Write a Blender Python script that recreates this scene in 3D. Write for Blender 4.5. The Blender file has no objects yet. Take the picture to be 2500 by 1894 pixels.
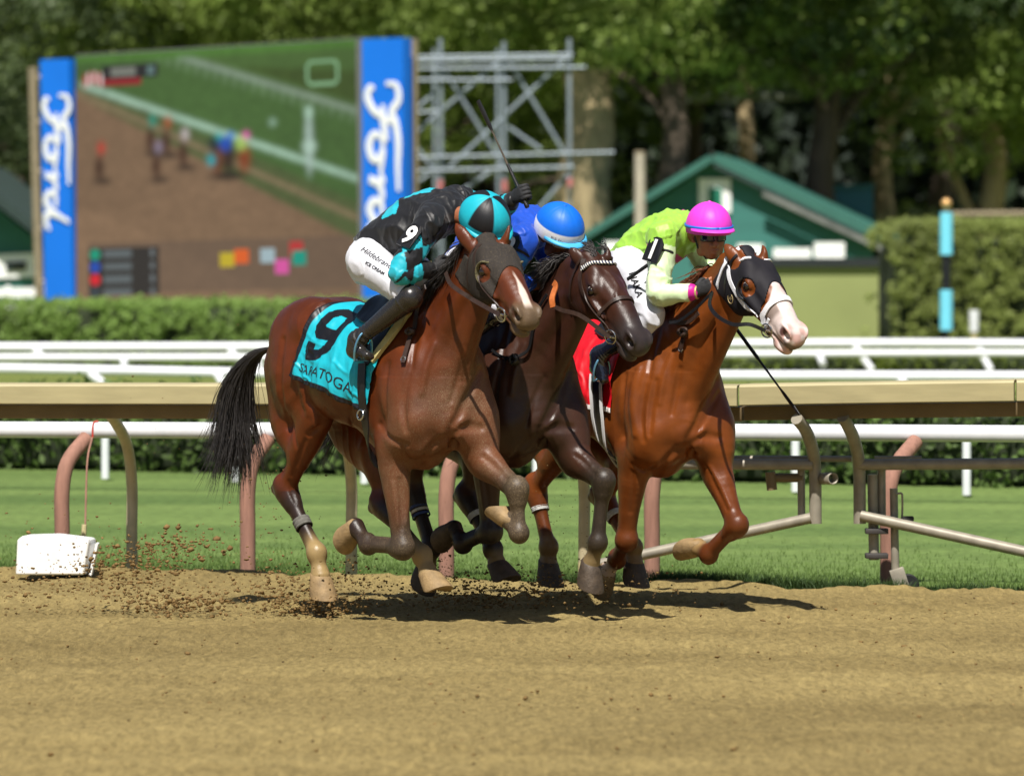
import bpy, bmesh, math, random
import numpy as np
from mathutils import Vector, Matrix
from mathutils.bvhtree import BVHTree

# ------------------------------------------------------------------ camera, sky, sun, exposure
scene = bpy.context.scene
COL = scene.collection
R = math.radians
LENS, CAM_H, CAM_D, HORIZON = 200.0, 1.95, 30.86, 612.0      # photograph pixels are 2500 x 1894
FPX = LENS/36*2500
PITCH = math.atan((947-HORIZON)/FPX)
cam_d = bpy.data.cameras.new('camera'); cam = bpy.data.objects.new('camera', cam_d); COL.objects.link(cam)
cam.location = (0, -CAM_D, CAM_H); cam.rotation_euler = (R(90)-PITCH, 0, 0)
cam_d.lens = LENS; cam_d.sensor_width = 36; cam_d.clip_start = 0.5; cam_d.clip_end = 3000
cam_d.dof.use_dof = True; cam_d.dof.focus_distance = CAM_D-1.1; cam_d.dof.aperture_fstop = 3.4
scene.camera = cam
SUN_DIR = Vector((0.10, 0.62, -1.0)).normalized()              # the way the light travels
SUN_EL = math.asin(-SUN_DIR.z)
SUN_AZ = math.atan2(-SUN_DIR.x, -SUN_DIR.y)                    # clockwise from +Y
world = bpy.data.worlds.new('World'); scene.world = world; world.use_nodes = True
wn = world.node_tree.nodes; wl = world.node_tree.links; wn.clear()
sky = wn.new('ShaderNodeTexSky'); sky.sky_type = 'NISHITA'; sky.sun_disc = False
sky.sun_elevation = SUN_EL; sky.sun_rotation = SUN_AZ
bg = wn.new('ShaderNodeBackground'); bg.inputs['Strength'].default_value = 0.05
wo = wn.new('ShaderNodeOutputWorld'); wl.new(sky.outputs[0], bg.inputs[0]); wl.new(bg.outputs[0], wo.inputs[0])
sun_d = bpy.data.lights.new('sun', 'SUN'); sun_d.energy = 4.8; sun_d.angle = R(0.55); sun_d.color = (1.0, 0.95, 0.88)
sun = bpy.data.objects.new('sun', sun_d); COL.objects.link(sun)
sun.rotation_euler = SUN_DIR.to_track_quat('-Z', 'Y').to_euler(); sun.location = (-20, -40, 60)
scene.view_settings.view_transform = 'Standard'; scene.view_settings.look = 'None'
scene.view_settings.exposure = 0.50; scene.view_settings.gamma = 1.0
scene.render.engine = 'CYCLES'
scene.cycles.max_bounces = 6; scene.cycles.transparent_max_bounces = 12
scene.cycles.use_denoising = True

# ------------------------------------------------------------------ helpers
CAMP = np.array([0.0, -CAM_D, CAM_H])
FW = np.array([0, math.cos(PITCH), -math.sin(PITCH)]); UPV = np.array([0, math.sin(PITCH), math.cos(PITCH)]); RT = np.array([1.0, 0, 0])
def ray(u, v): return FW + RT*(u-1250)/FPX - UPV*(v-947)/FPX
def at(u, v, Y):
    d = ray(u, v); return CAMP + d*((Y+CAM_D)/d[1])
def gy(v):                                                     # ground depth seen at picture row v
    d = ray(1250, v); return float((CAMP - d*(CAM_H/d[2]))[1])

MATS = {}
def lin(c): return tuple(((x/255)/12.92 if x/255 <= 0.04045 else ((x/255+0.055)/1.055)**2.4) for x in c)
def new_mat(name):
    m = bpy.data.materials.new(name); m.use_nodes = True
    return m, m.node_tree.nodes, m.node_tree.links, m.node_tree.nodes['Principled BSDF']
def mat(name, col, rough=0.6, spec=0.5, metal=0.0, var=0.12, scale=8.0, bump=0.0, bscale=60.0, coat=0.0, sheen=0.0, emit=None, obj=True, trans=0.0, stretch=None):
    if name in MATS: return MATS[name]
    m, n, l, b = new_mat(name)
    tc = n.new('ShaderNodeTexCoord'); co = tc.outputs['Object' if obj else 'Generated']
    if stretch:
        mp = n.new('ShaderNodeMapping'); mp.inputs['Scale'].default_value = stretch; l.new(co, mp.inputs[0]); co = mp.outputs[0]
    if var > 0:
        t = n.new('ShaderNodeTexNoise'); t.inputs['Scale'].default_value = scale; t.inputs['Detail'].default_value = 5; l.new(co, t.inputs['Vector'])
        r = n.new('ShaderNodeMapRange'); r.inputs['From Min'].default_value = 0.3; r.inputs['From Max'].default_value = 0.7
        r.inputs['To Min'].default_value = 1-var; r.inputs['To Max'].default_value = 1+var; l.new(t.outputs['Fac'], r.inputs['Value'])
        x = n.new('ShaderNodeMix'); x.data_type = 'RGBA'; x.blend_type = 'MULTIPLY'; x.inputs['Factor'].default_value = 1
        x.inputs['A'].default_value = (*col, 1); l.new(r.outputs[0], x.inputs['B']); l.new(x.outputs['Result'], b.inputs['Base Color'])
    else: b.inputs['Base Color'].default_value = (*col, 1)
    b.inputs['Roughness'].default_value = rough; b.inputs['Specular IOR Level'].default_value = spec; b.inputs['Metallic'].default_value = metal
    b.inputs['Coat Weight'].default_value = coat; b.inputs['Sheen Weight'].default_value = sheen
    if trans: b.inputs['Transmission Weight'].default_value = trans
    if emit: b.inputs['Emission Color'].default_value = (*col, 1); b.inputs['Emission Strength'].default_value = emit
    if bump > 0:
        t2 = n.new('ShaderNodeTexNoise'); t2.inputs['Scale'].default_value = bscale; t2.inputs['Detail'].default_value = 6; l.new(co, t2.inputs['Vector'])
        bp = n.new('ShaderNodeBump'); bp.inputs['Strength'].default_value = bump; bp.inputs['Distance'].default_value = 0.01
        l.new(t2.outputs['Fac'], bp.inputs['Height']); l.new(bp.outputs[0], b.inputs['Normal'])
    MATS[name] = m
    return m
def attr_mat(name, rough=0.5, spec=0.4, sheen=0.0, bump=0.2, bscale=90, dust=False, var=0.15, vscale=30, coat=0.0):
    """pigment from the mesh's own 'col' attribute, with fine variation; optional thrown-dirt specks where 'dust' is high"""
    if name in MATS: return MATS[name]
    m, n, l, b = new_mat(name)
    a = n.new('ShaderNodeAttribute'); a.attribute_name = 'col'
    tc = n.new('ShaderNodeTexCoord')
    t = n.new('ShaderNodeTexNoise'); t.inputs['Scale'].default_value = vscale; t.inputs['Detail'].default_value = 6; l.new(tc.outputs['Object'], t.inputs['Vector'])
    r = n.new('ShaderNodeMapRange'); r.inputs['From Min'].default_value = 0.3; r.inputs['From Max'].default_value = 0.7
    r.inputs['To Min'].default_value = 1-var; r.inputs['To Max'].default_value = 1+var; l.new(t.outputs['Fac'], r.inputs['Value'])
    x = n.new('ShaderNodeMix'); x.data_type = 'RGBA'; x.blend_type = 'MULTIPLY'; x.inputs['Factor'].default_value = 1
    l.new(a.outputs['Color'], x.inputs['A']); l.new(r.outputs[0], x.inputs['B'])
    out = x.outputs['Result']; rsock = None
    if dust:
        d = n.new('ShaderNodeAttribute'); d.attribute_name = 'dust'
        v = n.new('ShaderNodeTexVoronoi'); v.inputs['Scale'].default_value = 190; v.inputs['Randomness'].default_value = 1; l.new(tc.outputs['Object'], v.inputs['Vector'])
        sep = n.new('ShaderNodeSeparateColor'); l.new(v.outputs['Color'], sep.inputs[0])
        rad = n.new('ShaderNodeMath'); rad.operation = 'MULTIPLY'; l.new(sep.outputs[0], rad.inputs[0]); l.new(d.outputs['Fac'], rad.inputs[1])
        rad2 = n.new('ShaderNodeMath'); rad2.operation = 'MULTIPLY'; l.new(rad.outputs[0], rad2.inputs[0]); rad2.inputs[1].default_value = 0.55
        lt = n.new('ShaderNodeMath'); lt.operation = 'LESS_THAN'; l.new(v.outputs['Distance'], lt.inputs[0]); l.new(rad2.outputs[0], lt.inputs[1])
        # a thin film of dust as well
        n2 = n.new('ShaderNodeTexNoise'); n2.inputs['Scale'].default_value = 160; n2.inputs['Detail'].default_value = 4; l.new(tc.outputs['Object'], n2.inputs['Vector'])
        n3 = n.new('ShaderNodeMapRange'); n3.inputs['From Min'].default_value = 0.42; n3.inputs['From Max'].default_value = 0.7; l.new(n2.outputs['Fac'], n3.inputs['Value'])
        fm = n.new('ShaderNodeMath'); fm.operation = 'MULTIPLY'; d2 = n.new('ShaderNodeMath'); d2.operation = 'MULTIPLY'; l.new(d.outputs['Fac'], d2.inputs[0]); l.new(d.outputs['Fac'], d2.inputs[1]); n3.inputs['To Min'].default_value = .40; l.new(n3.outputs[0], fm.inputs[0]); l.new(d2.outputs[0], fm.inputs[1])
        mx = n.new('ShaderNodeMath'); mx.operation = 'MAXIMUM'; l.new(lt.outputs[0], mx.inputs[0]); l.new(fm.outputs[0], mx.inputs[1])
        cl = n.new('ShaderNodeMath'); cl.operation = 'MULTIPLY'; cl.use_clamp = True; l.new(mx.outputs[0], cl.inputs[0]); cl.inputs[1].default_value = 0.8
        y = n.new('ShaderNodeMix'); y.data_type = 'RGBA'; l.new(cl.outputs[0], y.inputs['Factor']); l.new(out, y.inputs['A']); y.inputs['B'].default_value = (0.27, 0.20, 0.115, 1)
        out = y.outputs['Result']
        rr = n.new('ShaderNodeMapRange'); rr.inputs['To Min'].default_value = rough; rr.inputs['To Max'].default_value = 0.85; l.new(cl.outputs[0], rr.inputs['Value']); l.new(rr.outputs[0], b.inputs['Roughness'])
    else: b.inputs['Roughness'].default_value = rough
    if dust and name == 'horse coat':
        rn = n.new('ShaderNodeTexNoise'); rn.inputs['Scale'].default_value = 11; rn.inputs['Detail'].default_value = 8; l.new(tc.outputs['Object'], rn.inputs['Vector']); r5 = n.new('ShaderNodeMapRange'); r5.inputs['From Min'].default_value = .3; r5.inputs['From Max'].default_value = .7; r5.inputs['To Min'].default_value = rough-.07; r5.inputs['To Max'].default_value = rough+.10; l.new(rn.outputs['Fac'], r5.inputs['Value']); l.new(r5.outputs[0], rr.inputs['To Min'])
    l.new(out, b.inputs['Base Color'])
    b.inputs['Specular IOR Level'].default_value = spec; b.inputs['Sheen Weight'].default_value = sheen; b.inputs['Coat Weight'].default_value = coat
    if bump > 0:
        t2 = n.new('ShaderNodeTexNoise'); t2.inputs['Scale'].default_value = bscale; t2.inputs['Detail'].default_value = 5; l.new(tc.outputs['Object'], t2.inputs['Vector'])
        bp = n.new('ShaderNodeBump'); bp.inputs['Strength'].default_value = bump; bp.inputs['Distance'].default_value = 0.006
        l.new(t2.outputs['Fac'], bp.inputs['Height']); l.new(bp.outputs[0], b.inputs['Normal'])
    MATS[name] = m
    return m

def tag(o, label=None, cat=None, group=None, kind=None):
    if label: o['label'] = label
    if cat: o['category'] = cat
    if group: o['group'] = group
    if kind: o['kind'] = kind
    return o
def empty(name, loc=(0,0,0), rotz=0.0, label=None, cat=None, group=None):
    o = bpy.data.objects.new(name, None); COL.objects.link(o); o.location = loc; o.rotation_euler = (0,0,rotz); o.empty_display_size = 0.2
    return tag(o, label, cat, group)
def mesh_obj(name, verts, faces, material, parent=None, smooth=True, col=None, dust=None):
    me = bpy.data.meshes.new(name)
    verts = np.asarray(verts, dtype=np.float32)
    if isinstance(faces, np.ndarray) and faces.ndim == 2:
        nf, k = faces.shape
        me.vertices.add(len(verts)); me.vertices.foreach_set('co', verts.ravel())
        me.loops.add(nf*k); me.loops.foreach_set('vertex_index', faces.astype(np.int32).ravel())
        me.polygons.add(nf); me.polygons.foreach_set('loop_start', np.arange(0, nf*k, k, dtype=np.int32))
        me.update(calc_edges=True); me.validate()
    else:
        me.from_pydata([tuple(map(float, v)) for v in verts], [], [list(map(int, f)) for f in faces])
    if smooth: me.polygons.foreach_set('use_smooth', np.ones(len(me.polygons), dtype=bool))
    if col is not None:
        a = me.attributes.new('col', 'FLOAT_COLOR', 'POINT'); c = np.ones((len(verts), 4), np.float32); c[:, :3] = col; a.data.foreach_set('color', c.ravel())
    if dust is not None:
        a = me.attributes.new('dust', 'FLOAT', 'POINT'); a.data.foreach_set('value', np.broadcast_to(np.asarray(dust, np.float32), (len(verts),)).copy())
    for mm in (material if isinstance(material, (list, tuple)) else [material]): me.materials.append(mm)
    me.update()
    o = bpy.data.objects.new(name, me); COL.objects.link(o); o.parent = parent
    return o
class MB:
    """collects simple solids, then links them as one mesh"""
    def __init__(s): s.v = []; s.f = []; s.sm = True
    def add(s, v, f):
        k = len(s.v); s.v += [tuple(map(float, p)) for p in v]; s.f += [tuple(i+k for i in q) for q in f]; return s
    def box(s, c, size, rot=None, bev=0.0):
        hx, hy, hz = [x/2 for x in size]
        if bev <= 0:
            v = [(x, y, z) for x in (-hx, hx) for y in (-hy, hy) for z in (-hz, hz)]
            f = [(0,1,3,2), (4,6,7,5), (0,4,5,1), (2,3,7,6), (0,2,6,4), (1,5,7,3)]
        else:
            bm = bmesh.new(); bmesh.ops.create_cube(bm, size=1.0)
            for q in bm.verts: q.co = Vector((q.co.x*size[0], q.co.y*size[1], q.co.z*size[2]))
            bmesh.ops.bevel(bm, geom=bm.edges[:], offset=min(bev, 0.45*min(size)), segments=2, affect='EDGES', profile=0.5)
            v = [tuple(q.co) for q in bm.verts]; f = [[q.index for q in p.verts] for p in bm.faces]; bm.free()
        if rot is not None: v = [tuple(rot @ Vector(p)) for p in v]
        return s.add([(p[0]+c[0], p[1]+c[1], p[2]+c[2]) for p in v], f)
    def tube(s, pts, rad, n=10, cap=True, flat=None, side=None):
        """swept tube; rad number or list; flat = ratio of the second half-axis"""
        P = [Vector(p) for p in pts]; m = len(P)
        rad = [rad]*m if np.isscalar(rad) else list(rad)
        T = [(P[min(i+1, m-1)]-P[max(i-1, 0)]).normalized() for i in range(m)]
        a = Vector(side) if side is not None else (Vector((0,0,1)) if abs(T[0].z) < 0.9 else Vector((1,0,0)))
        v = []; f = []
        for i in range(m):
            a = (a - T[i]*a.dot(T[i])).normalized(); b = T[i].cross(a)
            for j in range(n):
                w = 2*math.pi*j/n; q = P[i] + a*(math.cos(w)*rad[i]) + b*(math.sin(w)*rad[i]*(flat if flat else 1)); v.append(q)
        for i in range(m-1):
            for j in range(n):
                f.append((i*n+j, i*n+(j+1) % n, (i+1)*n+(j+1) % n, (i+1)*n+j))
        if cap: f.append(tuple(range(n-1, -1, -1))); f.append(tuple((m-1)*n+j for j in range(n)))
        return s.add(v, f)
    def lathe(s, prof, n=24, c=(0,0,0), rot=None):
        v = []; f = []; m = len(prof)
        for (r, z) in prof:
            for j in range(n): w = 2*math.pi*j/n; v.append((r*math.cos(w), r*math.sin(w), z))
        for i in range(m-1):
            for j in range(n): f.append((i*n+j, i*n+(j+1) % n, (i+1)*n+(j+1) % n, (i+1)*n+j))
        f.append(tuple(range(n-1, -1, -1))); f.append(tuple((m-1)*n+j for j in range(n)))
        if rot is not None: v = [tuple(rot @ Vector(p)) for p in v]
        return s.add([(p[0]+c[0], p[1]+c[1], p[2]+c[2]) for p in v], f)
    def build(s, name, material, parent=None, smooth=True, angle=35):
        o = mesh_obj(name, s.v, s.f, material, parent, smooth)
        if smooth: smooth_angle(o.data, angle)
        return o
def smooth_angle(me, deg):
    bm = bmesh.new(); bm.from_mesh(me); bmesh.ops.recalc_face_normals(bm, faces=bm.faces[:])
    c = R(deg)
    for e in bm.edges:
        e.smooth = not (len(e.link_faces) == 2 and e.calc_face_angle(0) > c)
    bm.to_mesh(me); bm.free()
def spline(pts, n):
    """Catmull-Rom resample of rows (any width)"""
    P = np.asarray(pts, float); m = len(P)
    if m < 3:
        t = np.linspace(0, 1, n)[:, None]; return P[0]*(1-t)+P[-1]*t
    Q = np.vstack([2*P[0]-P[1], P, 2*P[-1]-P[-2]])
    out = []
    for t in np.linspace(0, m-1, n):
        i = min(int(t), m-2); f = t-i; a, b, c, d = Q[i], Q[i+1], Q[i+2], Q[i+3]
        out.append(0.5*((2*b)+(-a+c)*f+(2*a-5*b+4*c-d)*f*f+(-a+3*b-3*c+d)*f**3))
    return np.array(out)
def unit(v): v = np.asarray(v, float); return v/np.linalg.norm(v)
def sstep(a, b, x): t = np.clip((x-a)/(b-a), 0, 1); return t*t*(3-2*t)
def seg_t(V, A, B):
    A = np.asarray(A, float); B = np.asarray(B, float); d = B-A; t = np.clip(((V-A)@d)/(d@d), 0, 1)
    return t, np.linalg.norm(V-A-t[:, None]*d, axis=1)
def poly_dist(V, pts):
    """distance to a polyline and arc parameter (0..n-1)"""
    best = np.full(len(V), 9.0); arc = np.zeros(len(V))
    for i in range(len(pts)-1):
        t, d = seg_t(V, pts[i], pts[i+1]); k = d < best; best[k] = d[k]; arc[k] = i+t[k]
    return best, arc
_rng = np.random.RandomState(7)
_NL = _rng.rand(32, 32, 32).astype(np.float32)
def vnoise(V, s=1.0, seed=0):
    """smooth value noise in -1..1 for an array of points"""
    q = np.asarray(V)*s + seed*7.31; i = np.floor(q).astype(int); f = q-i; f = f*f*(3-2*f); r = 0
    for dx in (0, 1):
        for dy in (0, 1):
            for dz in (0, 1):
                w = (f[:, 0] if dx else 1-f[:, 0])*(f[:, 1] if dy else 1-f[:, 1])*(f[:, 2] if dz else 1-f[:, 2])
                r = r + w*_NL[(i[:, 0]+dx) % 32, (i[:, 1]+dy) % 32, (i[:, 2]+dz) % 32]
    return r*2-1
def octave_noise(V, s, o=4, seed=0):  # plain sum of noise octaves
    r = 0; a = 1.0
    for k in range(o): r = r + a*vnoise(V, s*2**k, seed+k); a *= 0.5
    return r

# ------------------------------------------------------------------ distance-field sculpting
class Sdf:
    def __init__(s, lo, hi, h):
        s.lo = np.asarray(lo, float); s.h = h; s.n = np.ceil((np.asarray(hi)-s.lo)/h).astype(int)+1
        s.ax = [(s.lo[i]+np.arange(s.n[i])*h).astype(np.float32) for i in range(3)]
        s.g = np.full(tuple(s.n), 0.6, np.float32)
    def win(s, lo, hi):
        a = np.clip(np.floor((np.asarray(lo)-s.lo)/s.h).astype(int), 0, s.n); b = np.clip(np.ceil((np.asarray(hi)-s.lo)/s.h).astype(int)+1, 0, s.n)
        return tuple(slice(int(a[i]), int(max(b[i], a[i]))) for i in range(3))
    def xyz(s, w): return s.ax[0][w[0]][:, None, None], s.ax[1][w[1]][None, :, None], s.ax[2][w[2]][None, None, :]
    def blend(s, w, d, k, sub=False):
        a = s.g[w]
        if a.size == 0: return
        if sub: a = -a
        if k > 0:
            e = np.maximum(k-np.abs(a-d), 0)/k; r = np.minimum(a, d)-e*e*(k*0.25)
        else: r = np.minimum(a, d)
        s.g[w] = -r if sub else r
    @staticmethod
    def _ell(q0, q1, q2, r0, r1, r2):
        a = q0/r0; b = q1/r1; c = q2/r2; k0 = np.sqrt(a*a+b*b+c*c); a = a/r0; b = b/r1; c = c/r2
        k1 = np.sqrt(a*a+b*b+c*c)+1e-6
        return k0*(k0-1)/k1
    def ell(s, c, r, k=0.03, ax=None, sub=False):
        """ellipsoid; ax = rows of an orthonormal frame (optional)"""
        c = np.asarray(c, float); r = np.broadcast_to(np.asarray(r, float), (3,)); m = r.max()+k+4*s.h
        w = s.win(c-m, c+m); X, Y, Z = s.xyz(w)
        if 0 in s.g[w].shape: return
        x, y, z = X-np.float32(c[0]), Y-np.float32(c[1]), Z-np.float32(c[2])
        if ax is not None:
            A = np.asarray(ax, np.float32); x, y, z = A[0,0]*x+A[0,1]*y+A[0,2]*z, A[1,0]*x+A[1,1]*y+A[1,2]*z, A[2,0]*x+A[2,1]*y+A[2,2]*z
        s.blend(w, s._ell(x, y, z, *r).astype(np.float32), k, sub)
    def chain(s, pts, rad, side=(0, 1, 0), k=0.03, sub=False, n=None, smooth=True):
        """swept elliptic tube through pts; rad rows = (half-axis along 'side', half-axis across)"""
        P = np.asarray(pts, float); Rr = np.asarray(rad, float)
        if Rr.ndim == 1: Rr = np.stack([Rr, Rr], 1)
        S = np.asarray(side, float); S = np.broadcast_to(S, P.shape) if S.ndim == 1 else S
        if smooth and len(P) > 2:
            Q = spline(np.hstack([P, Rr, S]), n or (len(P)-1)*3+1); P, Rr, S = Q[:, :3], np.maximum(Q[:, 3:5], 0.004), Q[:, 5:]
        mx = Rr.max()+k+4*s.h; lo = P.min(0)-mx; hi = P.max(0)+mx
        W = s.win(lo, hi); sh = s.g[W].shape
        if 0 in sh: return
        D = np.full(sh, 0.6, np.float32)
        for i in range(len(P)-1):
            A, B = P[i], P[i+1]; d = B-A; L = np.linalg.norm(d)
            if L < 1e-6: continue
            t = d/L; m = max(Rr[i].max(), Rr[i+1].max())+k+4*s.h
            w = s.win(np.minimum(A, B)-m, np.maximum(A, B)+m)
            if 0 in s.g[w].shape: continue
            X, Y, Z = s.xyz(w); x, y, z = X-np.float32(A[0]), Y-np.float32(A[1]), Z-np.float32(A[2])
            sd = S[i]-t*(S[i]@t); sd = sd/(np.linalg.norm(sd)+1e-9); nn = np.cross(t, sd)
            al = np.float32(t[0])*x+np.float32(t[1])*y+np.float32(t[2])*z; u = np.clip(al/np.float32(L), 0, 1); oa = al-u*np.float32(L)
            qs = np.float32(sd[0])*x+np.float32(sd[1])*y+np.float32(sd[2])*z; qn = np.float32(nn[0])*x+np.float32(nn[1])*y+np.float32(nn[2])*z
            rs = np.float32(Rr[i,0])+np.float32(Rr[i+1,0]-Rr[i,0])*u; rn = np.float32(Rr[i,1])+np.float32(Rr[i+1,1]-Rr[i,1])*u
            dd = s._ell(qs, qn, oa, rs, rn, np.minimum(rs, rn))
            lw = tuple(slice(w[j].start-W[j].start, w[j].stop-W[j].start) for j in range(3))
            D[lw] = np.minimum(D[lw], dd)
        s.blend(W, D, k, sub)
    def sample(s, V):
        q = (np.asarray(V)-s.lo)/s.h; i = np.clip(np.floor(q).astype(int), 0, s.n-2); f = np.clip(q-i, 0, 1); r = 0
        for dx in (0, 1):
            for dy in (0, 1):
                for dz in (0, 1):
                    w = (f[:,0] if dx else 1-f[:,0])*(f[:,1] if dy else 1-f[:,1])*(f[:,2] if dz else 1-f[:,2])
                    r = r + w*s.g[i[:,0]+dx, i[:,1]+dy, i[:,2]+dz]
        return r
    def mesh(s, iso=0.0, clip=None):
        """naive surface nets; clip = optional array function added as max(d, clip)"""
        g = s.g-np.float32(iso) if iso else s.g
        if clip is not None: g = np.maximum(g, clip)
        ins = g < 0; c = np.zeros(tuple(s.n-1), np.uint8)
        for dx in (0, 1):
            for dy in (0, 1):
                for dz in (0, 1):
                    c += ins[dx:dx+s.n[0]-1, dy:dy+s.n[1]-1, dz:dz+s.n[2]-1]
        act = np.argwhere((c > 0) & (c < 8)); idx = np.full(tuple(s.n-1), -1, np.int32); idx[tuple(act.T)] = np.arange(len(act))
        corner = np.array([(dx, dy, dz) for dx in (0, 1) for dy in (0, 1) for dz in (0, 1)])
        vals = np.stack([g[tuple((act+k).T)] for k in corner], 1)
        acc = np.zeros((len(act), 3)); cnt = np.zeros(len(act))
        for a in range(8):
            for b in range(a+1, 8):
                if np.abs(corner[a]-corner[b]).sum() == 1:
                    va, vb = vals[:, a], vals[:, b]; m = (va < 0) != (vb < 0); t = va/(va-vb+1e-20)
                    p = corner[a]+t[:, None]*(corner[b]-corner[a]); acc[m] += p[m]; cnt[m] += 1
        V = s.lo+(act+acc/cnt[:, None])*s.h
        Q = []
        for a in range(3):
            sl0 = [slice(1, -1)]*3; sl1 = [slice(1, -1)]*3; sl0[a] = slice(0, -1); sl1[a] = slice(1, None)
            i0 = ins[tuple(sl0)]; i1 = ins[tuple(sl1)]; e = np.argwhere(i0 != i1); off = np.ones(3, int); off[a] = 0; e = e+off
            flip = ~ins[tuple(e.T)]
            b, cc = (a+1) % 3, (a+2) % 3; eb = np.zeros(3, int); eb[b] = 1; ec = np.zeros(3, int); ec[cc] = 1
            q = np.stack([idx[tuple((e-eb-ec).T)], idx[tuple((e-ec).T)], idx[tuple(e.T)], idx[tuple((e-eb).T)]], 1)
            q[flip] = q[flip][:, ::-1]; Q.append(q)
        Q = np.vstack(Q); Q = Q[(Q >= 0).all(1)]
        return V, Q
def relax(V, Q, it=2, lam=0.5):
    """Laplacian smoothing of a quad mesh"""
    n = len(V); E = np.vstack([Q[:, [0, 1]], Q[:, [1, 2]], Q[:, [2, 3]], Q[:, [3, 0]]])
    deg = np.bincount(E[:, 0], minlength=n)+np.bincount(E[:, 1], minlength=n); deg = np.maximum(deg, 1)
    V = V.copy()
    for _ in range(it):
        a = np.zeros_like(V)
        for j in range(3): a[:, j] = np.bincount(E[:, 0], V[E[:, 1], j], n)+np.bincount(E[:, 1], V[E[:, 0], j], n)
        V += lam*(a/deg[:, None]-V)
    return V
def bvh_of(V, Q): return BVHTree.FromPolygons([tuple(map(float, v)) for v in V], [tuple(map(int, q)) for q in Q])

class Frame:
    """local frame of a horse: x forward, y to its left, z up; loc shows at picture point (u, v) at depth Y"""
    def __init__(s, th, u, v, Y, loc):
        t = R(th); s.th = t; s.h = np.array([math.cos(t), -math.sin(t), 0]); s.l = np.array([math.sin(t), math.cos(t), 0])
        P = at(u, v, Y); s.O = P-s.h*loc[0]-s.l*loc[1]; s.O[2] = 0; s.z0 = P[2]
    def P(s, u, v, y):
        d = ray(u, v); t = (y+s.O@s.l-CAMP@s.l)/(d@s.l); q = CAMP+d*t-s.O; return np.array([q@s.h, y, q[2]])
# ------------------------------------------------------------------ the ground
def ground_mat():
    m, n, l, b = new_mat('mown turf'); tc = n.new('ShaderNodeTexCoord'); sx = n.new('ShaderNodeSeparateXYZ'); l.new(tc.outputs['Object'], sx.inputs[0])
    w = n.new('ShaderNodeTexNoise'); w.inputs['Scale'].default_value = .55; w.inputs['Detail'].default_value = 3
    mp = n.new('ShaderNodeMapping'); mp.inputs['Scale'].default_value = (.12, 1.1, 1); l.new(tc.outputs['Object'], mp.inputs[0]); l.new(mp.outputs[0], w.inputs['Vector'])
    r = n.new('ShaderNodeValToRGB'); e = r.color_ramp.elements; e[0].position = .32; e[0].color = (.088, .142, .038, 1); e[1].position = .68; e[1].color = (.155, .222, .062, 1)
    l.new(w.outputs['Fac'], r.inputs[0])
    f = n.new('ShaderNodeTexNoise'); f.inputs['Scale'].default_value = 14; f.inputs['Detail'].default_value = 6; l.new(tc.outputs['Object'], f.inputs['Vector'])
    mr = n.new('ShaderNodeMapRange'); mr.inputs['From Min'].default_value = .3; mr.inputs['From Max'].default_value = .7; mr.inputs['To Min'].default_value = .7; mr.inputs['To Max'].default_value = 1.25; l.new(f.outputs['Fac'], mr.inputs['Value'])
    x = n.new('ShaderNodeMix'); x.data_type = 'RGBA'; x.blend_type = 'MULTIPLY'; x.inputs['Factor'].default_value = 1; l.new(r.outputs[0], x.inputs['A']); l.new(mr.outputs[0], x.inputs['B'])
    # drier, yellower turf far beyond the rails
    yr = n.new('ShaderNodeMapRange'); yr.inputs['From Min'].default_value = 30; yr.inputs['From Max'].default_value = 45; l.new(sx.outputs['Y'], yr.inputs['Value'])
    x2 = n.new('ShaderNodeMix'); x2.data_type = 'RGBA'; l.new(yr.outputs[0], x2.inputs['Factor']); l.new(x.outputs['Result'], x2.inputs['A']); x2.inputs['B'].default_value = (.15, .18, .045, 1)
    l.new(x2.outputs['Result'], b.inputs['Base Color']); b.inputs['Roughness'].default_value = .9; b.inputs['Specular IOR Level'].default_value = .15
    bp = n.new('ShaderNodeBump'); bp.inputs['Strength'].default_value = .6; bp.inputs['Distance'].default_value = .03; l.new(f.outputs['Fac'], bp.inputs['Height']); l.new(bp.outputs[0], b.inputs['Normal'])
    return m
mb = MB(); mb.add([(-900, 1.0, -.02), (900, 1.0, -.02), (900, 1800, -.02), (-900, 1800, -.02)], [(0, 1, 2, 3)])
mb.add([(-900, -300, -.06), (900, -300, -.06), (900, 1.0, -.06), (-900, 1.0, -.06)], [(0, 1, 2, 3)])
tag(mb.build('ground', ground_mat(), smooth=False), kind='structure')
EDGE = [(-300, 1398), (0, 1402), (600, 1408), (1000, 1418), (1250, 1425), (1500, 1432), (1650, 1424), (1800, 1432), (2000, 1446), (2100, 1444), (2300, 1452), (2500, 1458), (2800, 1468)]
EX = np.array([at(u, v, gy(v))[0] for u, v in EDGE]); EY = np.array([gy(v) for u, v in EDGE])
def edge_y(x): return np.interp(x, EX, EY)+np.where(x < EX[0], (EX[0]-x)*.25, 0)-np.where(x > EX[-1], (x-EX[-1])*.30, 0)
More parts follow.
